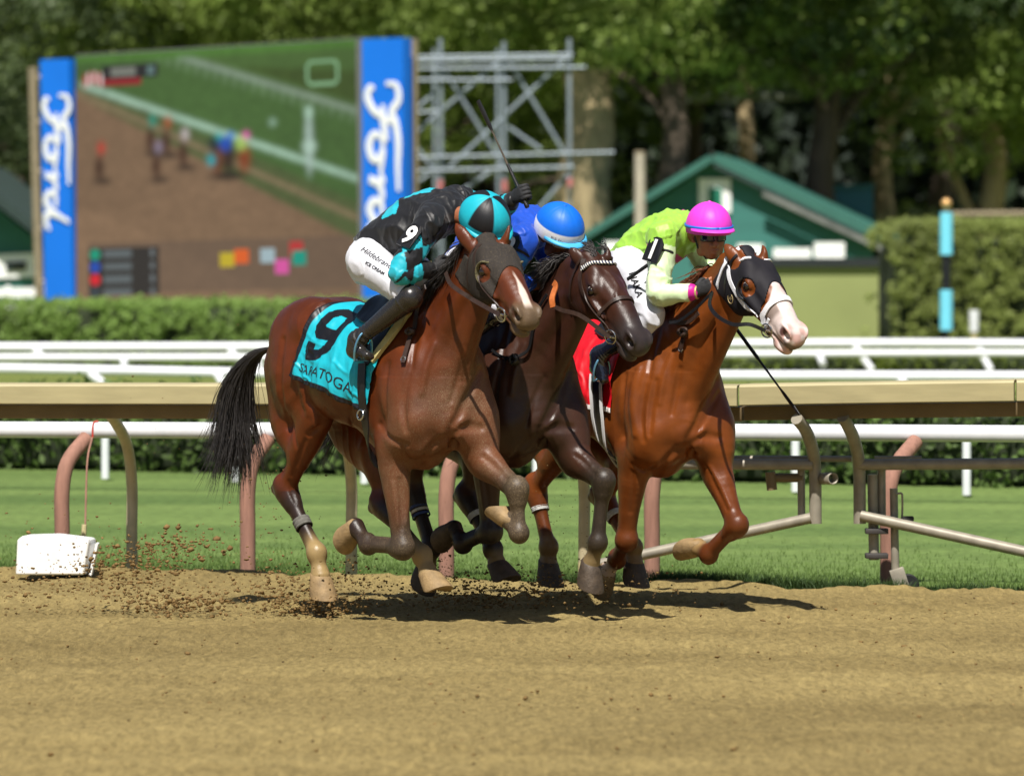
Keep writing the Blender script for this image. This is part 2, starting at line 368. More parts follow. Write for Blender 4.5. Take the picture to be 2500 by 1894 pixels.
def dirt_mat():
    m, n, l, b = new_mat('harrowed sandy loam'); tc = n.new('ShaderNodeTexCoord')
    big = n.new('ShaderNodeTexNoise'); big.inputs['Scale'].default_value = .9; big.inputs['Detail'].default_value = 4; mp = n.new('ShaderNodeMapping'); mp.inputs['Scale'].default_value = (.30, .8, 1); l.new(tc.outputs['Object'], mp.inputs[0]); l.new(mp.outputs[0], big.inputs['Vector'])
    r = n.new('ShaderNodeValToRGB'); e = r.color_ramp.elements; e[0].position = .3; e[0].color = (*lin((126, 110, 70)), 1); e[1].position = .72; e[1].color = (*lin((156, 138, 90)), 1); l.new(big.outputs['Fac'], r.inputs[0])
    fine = n.new('ShaderNodeTexNoise'); fine.inputs['Scale'].default_value = 34; fine.inputs['Detail'].default_value = 10; fine.inputs['Roughness'].default_value = .72; m2 = n.new('ShaderNodeMapping'); m2.inputs['Scale'].default_value = (1.0, .22, 1); l.new(tc.outputs['Object'], m2.inputs[0]); l.new(m2.outputs[0], fine.inputs['Vector'])
    mr = n.new('ShaderNodeMapRange'); mr.inputs['From Min'].default_value = .3; mr.inputs['From Max'].default_value = .7; mr.inputs['To Min'].default_value = .58; mr.inputs['To Max'].default_value = 1.36; l.new(fine.outputs['Fac'], mr.inputs['Value'])
    x = n.new('ShaderNodeMix'); x.data_type = 'RGBA'; x.blend_type = 'MULTIPLY'; x.inputs['Factor'].default_value = 1; l.new(r.outputs[0], x.inputs['A']); l.new(mr.outputs[0], x.inputs['B'])
    v = n.new('ShaderNodeTexVoronoi'); v.inputs['Scale'].default_value = 14; m3 = n.new('ShaderNodeMapping'); m3.inputs['Scale'].default_value = (1, .3, 1); l.new(tc.outputs['Object'], m3.inputs[0]); l.new(m3.outputs[0], v.inputs['Vector']); lt = n.new('ShaderNodeMath'); lt.operation = 'LESS_THAN'; lt.inputs[1].default_value = .10; l.new(v.outputs['Distance'], lt.inputs[0])
    sc = n.new('ShaderNodeSeparateColor'); l.new(v.outputs['Color'], sc.inputs[0]); gt = n.new('ShaderNodeMath'); gt.operation = 'GREATER_THAN'; gt.inputs[1].default_value = .8; l.new(sc.outputs[0], gt.inputs[0]); mm = n.new('ShaderNodeMath'); mm.operation = 'MULTIPLY'; l.new(lt.outputs[0], mm.inputs[0]); l.new(gt.outputs[0], mm.inputs[1])
    x2 = n.new('ShaderNodeMix'); x2.data_type = 'RGBA'; l.new(mm.outputs[0], x2.inputs['Factor']); l.new(x.outputs['Result'], x2.inputs['A']); x2.inputs['B'].default_value = (*lin((78, 62, 38)), 1)
    l.new(x2.outputs['Result'], b.inputs['Base Color']); b.inputs['Roughness'].default_value = .95; b.inputs['Specular IOR Level'].default_value = .1
    bp = n.new('ShaderNodeBump'); bp.inputs['Strength'].default_value = 1.0; bp.inputs['Distance'].default_value = .022; l.new(fine.outputs['Fac'], bp.inputs['Height']); l.new(bp.outputs[0], b.inputs['Normal'])
    return m
DIRT = dirt_mat()
def dirt_sheet():
    nx, ny = 620, 560; xs = np.linspace(-4.6, 4.6, nx); V = np.zeros((ny, nx, 3)); t = np.linspace(0, 1, ny)
    ey = edge_y(xs)+vnoise(np.stack([xs, xs*0, xs*0], 1), 2.5, 3)*.10+vnoise(np.stack([xs, xs*0, xs*0], 1), 9, 5)*.04
    y0 = -11.5; V[..., 0] = xs[None]; V[..., 1] = y0+(ey[None]-y0)*t[:, None]
    P = V.reshape(-1, 3); d = (ey[None]-V[..., 1]).ravel()
    wp = P+np.stack([vnoise(P, 1.5, 21), vnoise(P, 1.5, 22), P[:, 0]*0], 1)*.10
    a = vnoise(wp*np.array([7.5, 3.6, 1]), 1.0, 1)*.50+vnoise(wp*np.array([15, 7, 1]), 1.0, 2)*.42+vnoise(wp*np.array([27, 13, 1]), 1.0, 6)*.30
    rough = .0165+.006*vnoise(P, .5, 8)
    band = np.sin((P[:, 1]+.06*P[:, 0])*2.1+vnoise(P, .35, 4)*1.6)*.012
    z = a*rough*1.55+band+.010+.030*np.exp(-((d-.12)/.13)**2)*(1+.5*vnoise(P, 3, 7))-.075*sstep(.05, 0, d)
    # ground torn up under the hooves
    for u, v, r_, s in ((790, 1490, .35, .05), (1100, 1480, .5, .03), (1350, 1470, .5, .035), (1540, 1468, .35, .025), (660, 1485, .3, .03)):
        c = at(u, v, gy(v)); q = np.exp(-(((P[:, 0]-c[0])/r_)**2+((P[:, 1]-c[1])/(r_*1.2))**2)); z += q*s*(np.abs(vnoise(P, 9, 11))*1.4-.35)
    V[..., 2] = z.reshape(ny, nx)
    idx = np.arange(nx*ny).reshape(ny, nx); F = np.stack([idx[:-1, :-1], idx[:-1, 1:], idx[1:, 1:], idx[1:, :-1]], 2).reshape(-1, 4)
    tag(mesh_obj('dirt_track', V.reshape(-1, 3), F, DIRT), kind='structure')
    # plain continuation of the track to both sides and towards the viewer
    mb = MB(); X = np.concatenate([np.linspace(-120, -4.6, 25), np.linspace(-4.5, 4.5, 19), np.linspace(4.6, 120, 25)]); v = []
    for x in X: v += [(x, -60, -.025), (x, float(edge_y(np.array([x]))[0])-.15 if abs(x) > 4.55 else -11.45, -.025 if abs(x) < 4.55 else -.004)]
    mb.add(v, [(2*i, 2*i+2, 2*i+3, 2*i+1) for i in range(len(X)-1)]); tag(mb.build('track_verge', DIRT, smooth=False), kind='structure')
dirt_sheet()
# clods thrown up by the hooves (loose dirt, too many to count)
def clods():
    rnd = random.Random(5); ico = bmesh.new(); bmesh.ops.create_icosphere(ico, subdivisions=1, radius=1); iv = np.array([v.co for v in ico.verts]); iff = np.array([[v.index for v in f.verts] for f in ico.faces]); ico.free()
    V = []; F = []; k = 0
    def put(c, r):
        nonlocal k
        v = iv*np.array([rnd.uniform(.7, 1.4), rnd.uniform(.7, 1.3), rnd.uniform(.5, .9)])*r*(1+np.array([rnd.uniform(-.5, .4) for _ in iv])[:, None]); V.append(v+c); F.append(iff+k); k += len(iv)
    for u0, v0, su, sv, Y0, cnt, r0, r1 in ((425, 1332, 60, 22, -.2, 240, .003, .016), (320, 1375, 70, 26, -.3, 320, .003, .015), (240, 1420, 90, 30, -.3, 200, .003, .013), (330, 1400, 120, 40, -.3, 260, .003, .014), (440, 1475, 70, 16, -.6, 420, .003, .018), (360, 1440, 130, 26, -.6, 260, .003, .012), (690, 1450, 55, 40, -.6, 700, .002, .013), (780, 1490, 40, 18, -.6, 500, .003, .014), (860, 1440, 45, 36, -.6, 420, .002, .011), (830, 1390, 25, 45, -.5, 160, .002, .008), (1080, 1400, 16, 45, -.4, 200, .002, .008),
        (1150, 1455, 110, 26, -.2, 1100, .002, .012), (1330, 1445, 150, 34, .1, 1300, .002, .011), (1390, 1320, 90, 70, .3, 420, .0015, .004), (1250, 1300, 80, 60, .3, 200, .0015, .004), (660, 1250, 60, 110, -.2, 110, .003, .009), (130, 1330, 130, 80, -.4, 70, .004, .010), (60, 1440, 60, 30, -.5, 120, .003, .012), (560, 1080, 200, 200, -.3, 60, .002, .006), (800, 1020, 220, 120, -.2, 60, .0015, .004)):
        for _ in range(cnt):
            p = at(rnd.gauss(u0, su), rnd.gauss(v0, sv), rnd.gauss(Y0, .25))
            if p[2] > .005: put(p, (r0+(r1-r0)*rnd.random()**2)*rnd.uniform(.6, 1.1))
    for _ in range(700):   # lying clods
        x, y = rnd.uniform(-3.4, 3.4), rnd.uniform(-9, 2); put(np.array([x, y, .012]), rnd.uniform(.003, .009)*rnd.choice([.7, 1, 1, 1.5]))
    tag(mesh_obj('dirt_clods', np.vstack(V), np.vstack(F), mat('clod soil', lin((118, 95, 60)), rough=.95, spec=.1, var=.35, scale=6, bump=.5), smooth=False), 'loose clods of sandy dirt thrown up behind the hooves', 'dirt', kind='stuff')
clods()
# grass
def blades(name, label, spots, m, hgt, wid, seed, lean=.35):
    rnd = np.random.RandomState(seed); n = len(spots); P = np.asarray(spots, float); h = hgt*rnd.uniform(.5, 1.2, n); a = rnd.uniform(0, 6.28, n); w = wid*rnd.uniform(.7, 1.3, n)
    d = np.stack([np.cos(a), np.sin(a)], 1); b = rnd.uniform(0, 6.28, n); ln = np.stack([np.cos(b), np.sin(b)], 1)*(h*lean*rnd.uniform(.2, 1.3, n))[:, None]
    V = np.zeros((n, 5, 3)); z = np.array([0, 0, 0, 0, 0.])
    for j, (t, s) in enumerate(((0, -1), (0, 1), (.55, -.8), (.55, .8), (1, 0))):
        V[:, j, :2] = P[:, :2]+d*(w*s)[:, None]/2+ln*t**1.7; V[:, j, 2] = P[:, 2]+h*t
    k = np.arange(n)*5; F = np.concatenate([np.stack([k, k+1, k+3], 1), np.stack([k, k+3, k+2], 1), np.stack([k+2, k+3, k+4], 1)])
    return tag(mesh_obj(name, V.reshape(-1, 3), F, m, smooth=False), label, 'grass', kind='stuff')
def leaf_mat(name, c, var=.35, tr=.35, scale=1.2):
    m, n, l, b = new_mat(name); tc = n.new('ShaderNodeTexCoord'); t = n.new('ShaderNodeTexNoise'); t.inputs['Scale'].default_value = scale; t.inputs['Detail'].default_value = 4; l.new(tc.outputs['Object'], t.inputs['Vector'])
    r = n.new('ShaderNodeMapRange'); r.inputs['From Min'].default_value = .3; r.inputs['From Max'].default_value = .7; r.inputs['To Min'].default_value = 1-var; r.inputs['To Max'].default_value = 1+var; l.new(t.outputs['Fac'], r.inputs['Value'])
    x = n.new('ShaderNodeMix'); x.data_type = 'RGBA'; x.blend_type = 'MULTIPLY'; x.inputs['Factor'].default_value = 1; x.inputs['A'].default_value = (*c, 1); l.new(r.outputs[0], x.inputs['B'])
    l.new(x.outputs['Result'], b.inputs['Base Color']); b.inputs['Roughness'].default_value = .55; b.inputs['Specular IOR Level'].default_value = .3
    tl = n.new('ShaderNodeBsdfTranslucent'); l.new(x.outputs['Result'], tl.inputs['Color']); mx = n.new('ShaderNodeMixShader'); mx.inputs[0].default_value = tr; l.new(b.outputs[0], mx.inputs[1]); l.new(tl.outputs[0], mx.inputs[2])
    l.new(mx.outputs[0], n['Material Output'].inputs['Surface']); return m
GRASS = leaf_mat('grass blade', (.13, .20, .05), .4, .3, 3.0); TUFT = leaf_mat('shaded rank grass', (.045, .085, .022), .4, .25, 8.0)  # tufts carry the rail's shade in their darker colour
rs = np.random.RandomState(3)
sp = []
x = rs.uniform(-4.2, 4.2, 60000); y = edge_y(x)+.02+rs.exponential(1.1, 60000); k = y < 9; sp = np.stack([x, y, x*0-.02], 1)[k]
blades('turf_grass', 'short mown grass beyond the dirt track', sp, GRASS, .030, .005, 4)
x = np.concatenate([rs.normal(c, w, k) for c, w, k in ((.95, .25, 1500), (1.5, .22, 1500), (2.0, .2, 900), (2.55, .12, 600), (.45, .2, 500))]); y = edge_y(x)+np.abs(rs.normal(0.02, .09, len(x))); cl = vnoise(np.stack([x, y, x*0], 1), 7, 2); k = cl > -.25
blades('grass_tufts', 'dark shaded rank grass tufts along the edge of the dirt', np.stack([x, y, x*0-.01], 1)[k], TUFT, .085, .006, 6, .6)

# ------------------------------------------------------------------ rails beside the track
TAN_P = mat('beige rail cover', lin((168, 158, 118)), rough=.5, var=.10, scale=4, stretch=(.3, 3, 6), bump=.05); TAN_D = mat('shaded rail brown', lin((112, 96, 68)), rough=.6, var=.15, scale=5)
GALV = mat('galvanised tube', lin((146, 139, 124)), rough=.5, metal=.15, var=.18, scale=14); WHITE_P = mat('white rail paint', lin((226, 228, 232)), rough=.4, var=.05, scale=10); WOODP = mat('weathered red-brown post', lin((150, 110, 94)), rough=.85, var=.16, scale=9, stretch=(4, 4, .7), bump=.2)
POSTC = mat('dull cream post', lin((178, 166, 134)), rough=.5, var=.12, scale=12)
CREAM = mat('cream paint', lin((200, 186, 140)), rough=.6, var=.15, scale=20)
def rail_loft(mb, pts, prof):
    """sweep a closed profile (out, up) along a run of points"""
    P = [Vector(p) for p in pts]; n = len(prof); v = []; f = []
    for i, q in enumerate(P):
        t = (P[min(i+1, len(P)-1)]-P[max(i-1, 0)]).normalized(); o = Vector((t.y, -t.x, 0)).normalized()   # towards the track
        for a, b in prof: v.append(q+o*a+Vector((0, 0, b)))
    for i in range(len(P)-1):
        for j in range(n): f.append((i*n+j, i*n+(j+1) % n, (i+1)*n+(j+1) % n, (i+1)*n+j))
    f.append(tuple(range(n))); f.append(tuple((len(P)-1)*n+j for j in range(n-1, -1, -1))); mb.add(v, f)
def rail_Y(u): return float(np.interp(u, [0, 2500], [2.75, 1.05]))     # where the overhanging cover runs
tr = empty('track_rail', at(1250, 985, rail_Y(1250))*np.array([1, 1, 0]), 0, 'beige overhanging safety rail on curved cream posts beside the dirt', 'rail')
def child(o, par):
    o.parent = par; o.matrix_parent_inverse = par.matrix_basis.inverted(); return o
def cover(us, vs, name='cover'):
    pts = [at(u, v, rail_Y(u)) for u, v in zip(us, vs)]; mb = MB()
    rail_loft(mb, pts, [(0, -.118), (.012, -.112), (.014, -.012), (.004, 0), (-.03, .006), (-.30, .004), (-.30, -.01), (-.02, -.012), (-.016, -.118)])
    return child(mb.build(name, TAN_P, None, angle=30), tr), pts
c1_, pA = cover([-500, 0, 600, 1200, 1600, 1800], [939, 938, 938, 939, 941, 942]); c2_, pB = cover([1806, 2000, 2250, 2476], [940, 936, 932, 929]); c3_, pC = cover([2482, 2700, 3100], [929, 927, 924])
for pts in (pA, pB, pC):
    mb = MB(); rail_loft(mb, pts, [(-.11, -.205), (-.10, -.19), (-.10, -.125), (-.22, -.118), (-.24, -.2)]); child(mb.build('beam', TAN_D, None), tr)  # shade under the cover put into the beam's brown
def bent_post(u_top, v_top, u_bot, v_bot, Yt, Yb, r, m, par, name='post', bend=.55, straight=None):
    A, B = at(u_top, v_top, Yt), at(u_bot, v_bot, Yb); mid = np.array([B[0], B[1], B[2]+(A[2]-B[2])*bend]); pts = spline([B, (B+mid)/2, mid, np.array([B[0]*.75+A[0]*.25, B[1]*.75+A[1]*.25, mid[2]+(A[2]-mid[2])*.55]), A], 20)
    mb = MB(); mb.tube(pts, r, 14); return child(mb.build(name, m, None), par)
for ut, ub, vb in ((262, 322, 1402), (800, 858, 1412), (1368, 1426, 1428), (-300, -240, 1400)):
    bent_post(ut, 1000, ub, vb-4, rail_Y(ut)+.15, gy(vb)+.05, .034, POSTC, tr)
    b = at(ub, vb, gy(vb)+.05); mb = MB(); mb.tube([(b[0], b[1], -.01), (b[0], b[1], .13)], .036, 12); child(mb.build('sunlit_foot', CREAM, None), tr)  # lighter cream paints the sunlit lower end onto the post
# the movable gap in the rail
gt = empty('gap_gate', at(2080, 1275, 1.75)*np.array([1, 1, 0]), 0, 'grey tube gate frame with curved posts, braces and a small wheel', 'gate')
def tube_px(L, Y, r, m, par, name, n=12, flat=None):
    pts = [at(u, v, y) for (u, v), y in zip(L, Y)]; mb = MB(); mb.tube(spline(pts, max(len(pts)*4, 2)) if len(pts) > 2 else pts, r, n, flat=flat); return child(mb.build(name, m, None), par)
for L in ([(1945, 1022), (1968, 1052), (1984, 1100), (1990, 1150), (1991, 1278)], [(2058, 1018), (2080, 1060), (2094, 1110), (2098, 1160), (2099, 1278)]):
    tube_px(L, [1.45, 1.55, 1.68, 1.75, 1.75], .036, GALV, gt, 'post')
tube_px([(1440, 1131), (1985, 1134)], [1.95, 1.72], .032, GALV, gt, 'tube'); tube_px([(1440, 1118), (2080, 1120)], [2.15, 1.85], .018, GALV, gt, 'tube'); tube_px([(2096, 1134), (2600, 1131)], [1.72, 1.45], .032, GALV, gt, 'tube'); tube_px([(2135, 1117), (2250, 1117)], [1.8, 1.76], .010, GALV, gt, 'latch_rod')
tube_px([(1440, 1382), (1980, 1264)], [1.95, 1.74], .031, GALV, gt, 'brace'); tube_px([(2102, 1258), (2600, 1368)], [1.72, 1.45], .032, GALV, gt, 'brace')
tube_px([(1956, 1140), (1957, 1262)], [1.8, 1.8], .022, GALV, gt, 'upright'); tube_px([(2152, 1145), (2153, 1270)], [1.8, 1.8], .024, GALV, gt, 'upright')
tube_px([(2130, 1158), (2134, 1366)], [1.78, 1.78], .030, GALV, gt, 'hinge_post'); tube_px([(2182, 1192), (2186, 1392)], [1.75, 1.75], .023, GALV, gt, 'wheel_post')
tube_px([(1878, 1166), (1960, 1166)], [1.82, 1.80], .026, TAN_D, gt, 'socket'); tube_px([(1880, 1152), (1885, 1196)], [1.80, 1.80], .030, TAN_D, gt, 'socket')
mb = MB(); a = at(2008, 1168, 1.74); b = at(2034, 1168, 1.62); mb.tube([a, b], .034, 16, cap=False); o = child(mb.build('pipe_end', GALV, None), gt); md = o.modifiers.new('t', 'SOLIDIFY'); md.thickness = .006
for v in (1296, 1356):
    p_ = at(2140, v, 1.74); mb = MB(); mb.box(p_, (.13, .10, .03), bev=.005); child(mb.build('hinge', mat('dark iron', lin((58, 54, 52)), rough=.6, var=.2), None), gt)
tube_px([(2188, 1206), (2200, 1204), (2203, 1215), (2202, 1262), (2196, 1268)], [1.70]*5, .006, GALV, gt, 'crank_handle', 8); p_ = at(2216, 1266, 1.68); mb = MB(); mb.box(p_, (.07, .04, .03), bev=.008); child(mb.build('crank_grip', mat('black rubber', lin((22, 22, 22)), rough=.7), None), gt)
p_ = at(2196, 1414, 1.72); mb = MB(); mb.box(p_, (.085, .05, .13), Matrix.Rotation(R(-18), 3, 'Y'), bev=.006); child(mb.build('wheel_fork', GALV, None), gt)
p_ = at(2216, 1428, 1.76); mb = MB(); mb.lathe([(.030, -.015), (.058, -.018), (.066, -.010), (.066, .010), (.058, .018), (.030, .015)], 28, c=p_, rot=Matrix.Rotation(R(90), 3, 'X')); wl_ = child(mb.build('wheel', MATS['black rubber'], None), gt)
# white turf rail on weathered posts
tf = empty('turf_rail', at(1250, 1050, 3.3)*np.array([1, 1, 0]), 0, 'white rail on curved weathered brown posts behind the beige rail', 'rail')
def tf_Y(u): return float(np.interp(u, [0, 2500], [4.1, 2.4]))
us = [-600, 0, 600, 1250, 1900, 2500, 3200]; vs = [1028, 1029, 1031, 1033, 1035, 1038, 1041]
mb = MB(); rail_loft(mb, [at(u, v, tf_Y(u)) for u, v in zip(us, vs)], [(.0, -.100), (.02, -.085), (.03, -.05), (.02, -.012), (0, 0), (-.03, -.012), (-.04, -.05), (-.03, -.09)]); child(mb.build('rail', WHITE_P, None, angle=60), tf)
for ut, vt, ub, vb in ((212, 1068, 152, 1404), (655, 1070, 605, 1410), (1140, 1072, 1090, 1418), (1645, 1075, 1592, 1425), (2235, 1078, 2168, 1440)):
    bent_post(ut, vt, ub, vb-2, tf_Y(ut)-.02, gy(vb)+.48, .047, WOODP, tf, bend=.62)
# rope tied to the rail
tg = empty('rope', at(230, 1300, 3.6)*np.array([1, 1, 0]), 0, 'thin dark rope hanging from the white rail with a red loop at its top', 'rope')
tube_px([(240, 1028), (228, 1034), (226, 1068)], [3.82]*3, .006, mat('red tape', lin((196, 60, 44)), rough=.6), tg, 'red_loop', 8); tube_px([(225, 1068), (213, 1130), (208, 1290)], [3.8, 3.7, 3.6], .006, WOODP, tg, 'cord', 6)
tube_px([(206, 1280), (204, 1312)], [3.55, 3.55], .016, CREAM, tg, 'tassel', 8)
# white block at the foot of the rail
A = at(40, 1402, 2.9); wb = empty('marker_block', (A[0], A[1], 0), 0, 'white plastic marker block lying at the grass edge, spattered with dirt', 'block')
c_ = at(133, 1352, 2.85); mb = MB()
w_, h_, d_ = .425, .235, .22
prof = [(-w_/2-.01, -h_/2), (w_/2-.03, -h_/2), (w_/2, h_/2-.045), (w_/2-.01, h_/2-.025), (0, h_/2), (-w_/2+.03, h_/2-.005), (-w_/2, h_/2-.03)]
v = [(c_[0]+x, c_[1]-d_/2, c_[2]+z) for x, z in prof]+[(c_[0]+x+.03, c_[1]+d_/2, c_[2]+z) for x, z in prof]; k = len(prof)
mb.add(v, [tuple(range(k)), tuple(range(2*k-1, k-1, -1))]+[(i, k+i, k+(i+1) % k, (i+1) % k) for i in range(k)])
o = child(mb.build('block', mat('white plastic', lin((236, 236, 234)), rough=.45, var=.05, scale=12), None, angle=40), wb); md = o.modifiers.new('b', 'BEVEL'); md.width = .035; md.segments = 4
mb = MB(); mb.box((c_[0]+.235, c_[1]+.02, c_[2]-.03), (.014, .16, .19), Matrix.Rotation(R(12), 3, 'Y')); child(mb.build('side_flap', MATS['white plastic'], None), wb)
# low white rails farther off
def low_rail(label, pts, r, posts, m=WHITE_P, name='white_rail', lean=None):
    root = empty(name, (float(pts[0][0]), float(pts[0][1]), 0), 0, label, 'rail'); mb = MB(); mb.tube(spline(pts, 24), r, 12); child(mb.build('rail', m, None), root)
    for a, b, rr in posts: mb = MB(); mb.tube([a, b], rr, 10); child(mb.build('post', m, None), root)
    return root
def Yat(v): return gy(v)
low_rail('low white rail on short round posts between the turf and the hedge', [at(-300, 1050, 16.4), at(1250, 1052, 14.7), at(2800, 1062, 12.9)], .045,
    [(at(u, 1056, Yat(vb)), at(u, vb, Yat(vb)), .034) for u, vb in ((257, 1168), (575, 1176), (890, 1180), (1310, 1188), (1942, 1200), (2360, 1208))])
for lab, v0, v1, Y, r, ps in (('long white infield rail standing nearest the low hedge', (898, 900, 915, 918, 920), 0, 38.5, .062, ((220, 912, 255, 938), (530, 912, 545, 938), (1650, 925, 1670, 950), (2200, 928, 2215, 950))),
        ('upper white infield rail with slanted stays', (846, 848, 846, 838, 843), 0, 55, .068, ((560, 855, 588, 884), (85, 855, 105, 872), (2085, 842, 2130, 905), (2390, 852, 2420, 906))),
        ('lower white infield rail running just under the upper one', (872, 873, 872, 863, 863), 0, 54, .055, ((300, 876, 305, 896), (620, 876, 640, 900), (2000, 868, 2010, 890)))):
    low_rail(lab, [at(u, v, Y) for u, v in zip((-400, 0, 900, 2080, 2900), v0)], r, [(at(a, b, Y), at(c, d, Y-.3), .05) for a, b, c, d in ps])
# ------------------------------------------------------------------ hedges
def foliage_mesh(name, m, par, centers, radii, n_per, leaf, seed, up=.25):
    """leaf-sized faces spread through clumps"""
    rnd = np.random.RandomState(seed); C = np.repeat(np.asarray(centers), n_per, 0); Rr = np.repeat(np.asarray(radii), n_per, 0); n = len(C)
    d = rnd.normal(0, 1, (n, 3)); d /= np.linalg.norm(d, axis=1, keepdims=True); rad = rnd.uniform(.25, 1, n)**.45
    P = C+d*Rr*rad[:, None]; nrm = d*.7+rnd.normal(0, .6, (n, 3))+np.array([0, 0, up]); nrm /= np.linalg.norm(nrm, axis=1, keepdims=True)
    a = np.cross(nrm, rnd.normal(0, 1, (n, 3))); a /= np.linalg.norm(a, axis=1, keepdims=True); b = np.cross(nrm, a); s = leaf*rnd.uniform(.6, 1.3, n)[:, None]
    V = np.stack([P-a*s, P+b*s*.55, P+a*s, P-b*s*.55], 1).reshape(-1, 3); F = np.arange(n*4).reshape(n, 4)
    return mesh_obj(name, V, F, m, par, smooth=False)
def hedge_box(name, label, P0, P1, h, thick, m, leaf, dens, seed, dome=False, core=None, clump=.16, per=9):
    P0, P1 = np.asarray(P0, float), np.asarray(P1, float); L = np.linalg.norm(P1-P0); t = (P1-P0)/L; o = np.array([t[1], -t[0], 0]); rnd = np.random.RandomState(seed)
    root = empty(name, P0*np.array([1, 1, 0]), 0, label, 'hedge')
    n = int(dens*L*h); s = rnd.uniform(0, L, n); z = rnd.uniform(0, h, n); dpt = rnd.uniform(-.5, .5, n)*thick
    # keep to the outer skin
    face = rnd.rand(n); dpt = np.where(face < .55, thick*.5, np.where(face < .9, dpt, -thick*.5)); z = np.where((face >= .55) & (face < .9), h, z)
    C = P0+t*s[:, None]+o*dpt[:, None]+np.array([0, 0, 1])*z[:, None]; C += rnd.normal(0, .03, C.shape)
    if dome:   # round the shoulders
        e = np.clip(.55-s, 0, .55); C[:, 2] -= np.where(z > h*.5, (.55-np.sqrt(np.maximum(.55**2-e**2, 0)))*(z/h), 0)
    child(foliage_mesh('leaves', m, None, C, np.full((n, 3), clump), per, leaf, seed), root)
    mb = MB(); c = (P0+P1)/2; mb.box((c[0], c[1], h*.46), (L*.985-(.3 if dome else 0), thick*.8, h*.92-(.12 if dome else 0)), Matrix.Rotation(math.atan2(t[1], t[0]), 3, 'Z'), bev=.3 if dome else .1); child(mb.build('branches', core or mat('hedge wood', (.02, .03, .01), rough=.95, var=.3), None), root)
    return root
HEDGE = leaf_mat('hedge leaf', (.10, .16, .04), .45, .3, 2.0); HEDGE2 = leaf_mat('clipped hedge leaf', (.24, .36, .09), .25, .3, 1.0); HEDGE3 = leaf_mat('dome hedge leaf', (.26, .31, .085), .3, .3, .8)
a, b = at(-300, 1135, Yat(1130)), at(2800, 1180, Yat(1186)); hedge_box('low_hedge', 'low dark leafy hedge behind the turf course', (a[0], a[1], 0), (b[0], b[1], 0), .62, .8, HEDGE, .045, 130, 11)
Y = 64; a, b = at(-200, 800, Y), at(1500, 800, Y+.5); hedge_box('clipped_hedge', 'long clipped green hedge in front of the big screen', (a[0], a[1], 0), (b[0], b[1], 0), float(at(500, 742, Y)[2]), 1.2, HEDGE2, .034, 150, 12, clump=.10, per=26)
Y = 70; a, b = at(2138, 800, Y), at(2900, 800, Y+1); hedge_box('clipped_hedge', 'tall round-shouldered hedge behind the striped pole', (a[0], a[1], 0), (b[0], b[1], 0), float(at(2400, 548, Y)[2]), 2.2, HEDGE3, .034, 150, 13, dome=True, clump=.10, per=26)
Y = 58; a, b = at(1500, 880, Y), at(2900, 880, Y+.5); hedge_box('low_hedge', 'low yellow-green hedge under the far white rails', (a[0], a[1], 0), (b[0], b[1], 0), .34, .7, leaf_mat('yellow hedge leaf', (.15, .20, .03), .35, .3, 1.5), .05, 110, 14)
# ------------------------------------------------------------------ striped pole and small post
P = at(2310, 830, 60); sp_ = empty('furlong_pole', (P[0], P[1], 0), 0, 'pole banded pale blue and black with a gold ball on top', 'pole'); s_ = 1/ (FPX/(60+CAM_D)); 
CY_P = mat('pale cyan paint', lin((120, 214, 238)), rough=.4, var=.04); BK_P = mat('black paint', lin((20, 22, 26)), rough=.5, var=.1)
zz = lambda v: float(at(2310, v, 60)[2])
for nm, v0, v1, r_, m in (('lower_band', 898, 806, .050, BK_P), ('pale_band', 806, 707, .105, CY_P), ('black_band', 707, 622, .075, BK_P), ('pale_band', 622, 518, .105, CY_P)):
    mb = MB(); mb.tube([(P[0], P[1], zz(v0)), (P[0], P[1], zz(v1)-.003)], r_, 16); child(mb.build(nm, m, None), sp_)
bm = bmesh.new(); bmesh.ops.create_uvsphere(bm, u_segments=16, v_segments=10, radius=.085); mb = MB(); mb.add([np.array(v.co)+np.array([P[0], P[1], zz(497)]) for v in bm.verts], [[v.index for v in f.verts] for f in bm.faces]); bm.free(); child(mb.build('ball', mat('gold paint', lin((214, 170, 110)), rough=.35, metal=.4, var=.1), None), sp_)
P = at(2378, 830, 62); wp = empty('marker_post', (P[0], P[1], 0), 0, 'short white post on a cream foot in front of the tall hedge', 'post'); mb = MB(); mb.tube([(P[0], P[1], float(at(2378, 810, 62)[2])), (P[0], P[1], float(at(2378, 757, 62)[2]))], [.075, .085], 12); child(mb.build('head', WHITE_P, None), wp); mb = MB(); mb.tube([(P[0], P[1], 0), (P[0], P[1], float(at(2378, 808, 62)[2]))], .05, 10); child(mb.build('foot', CREAM, None), wp)
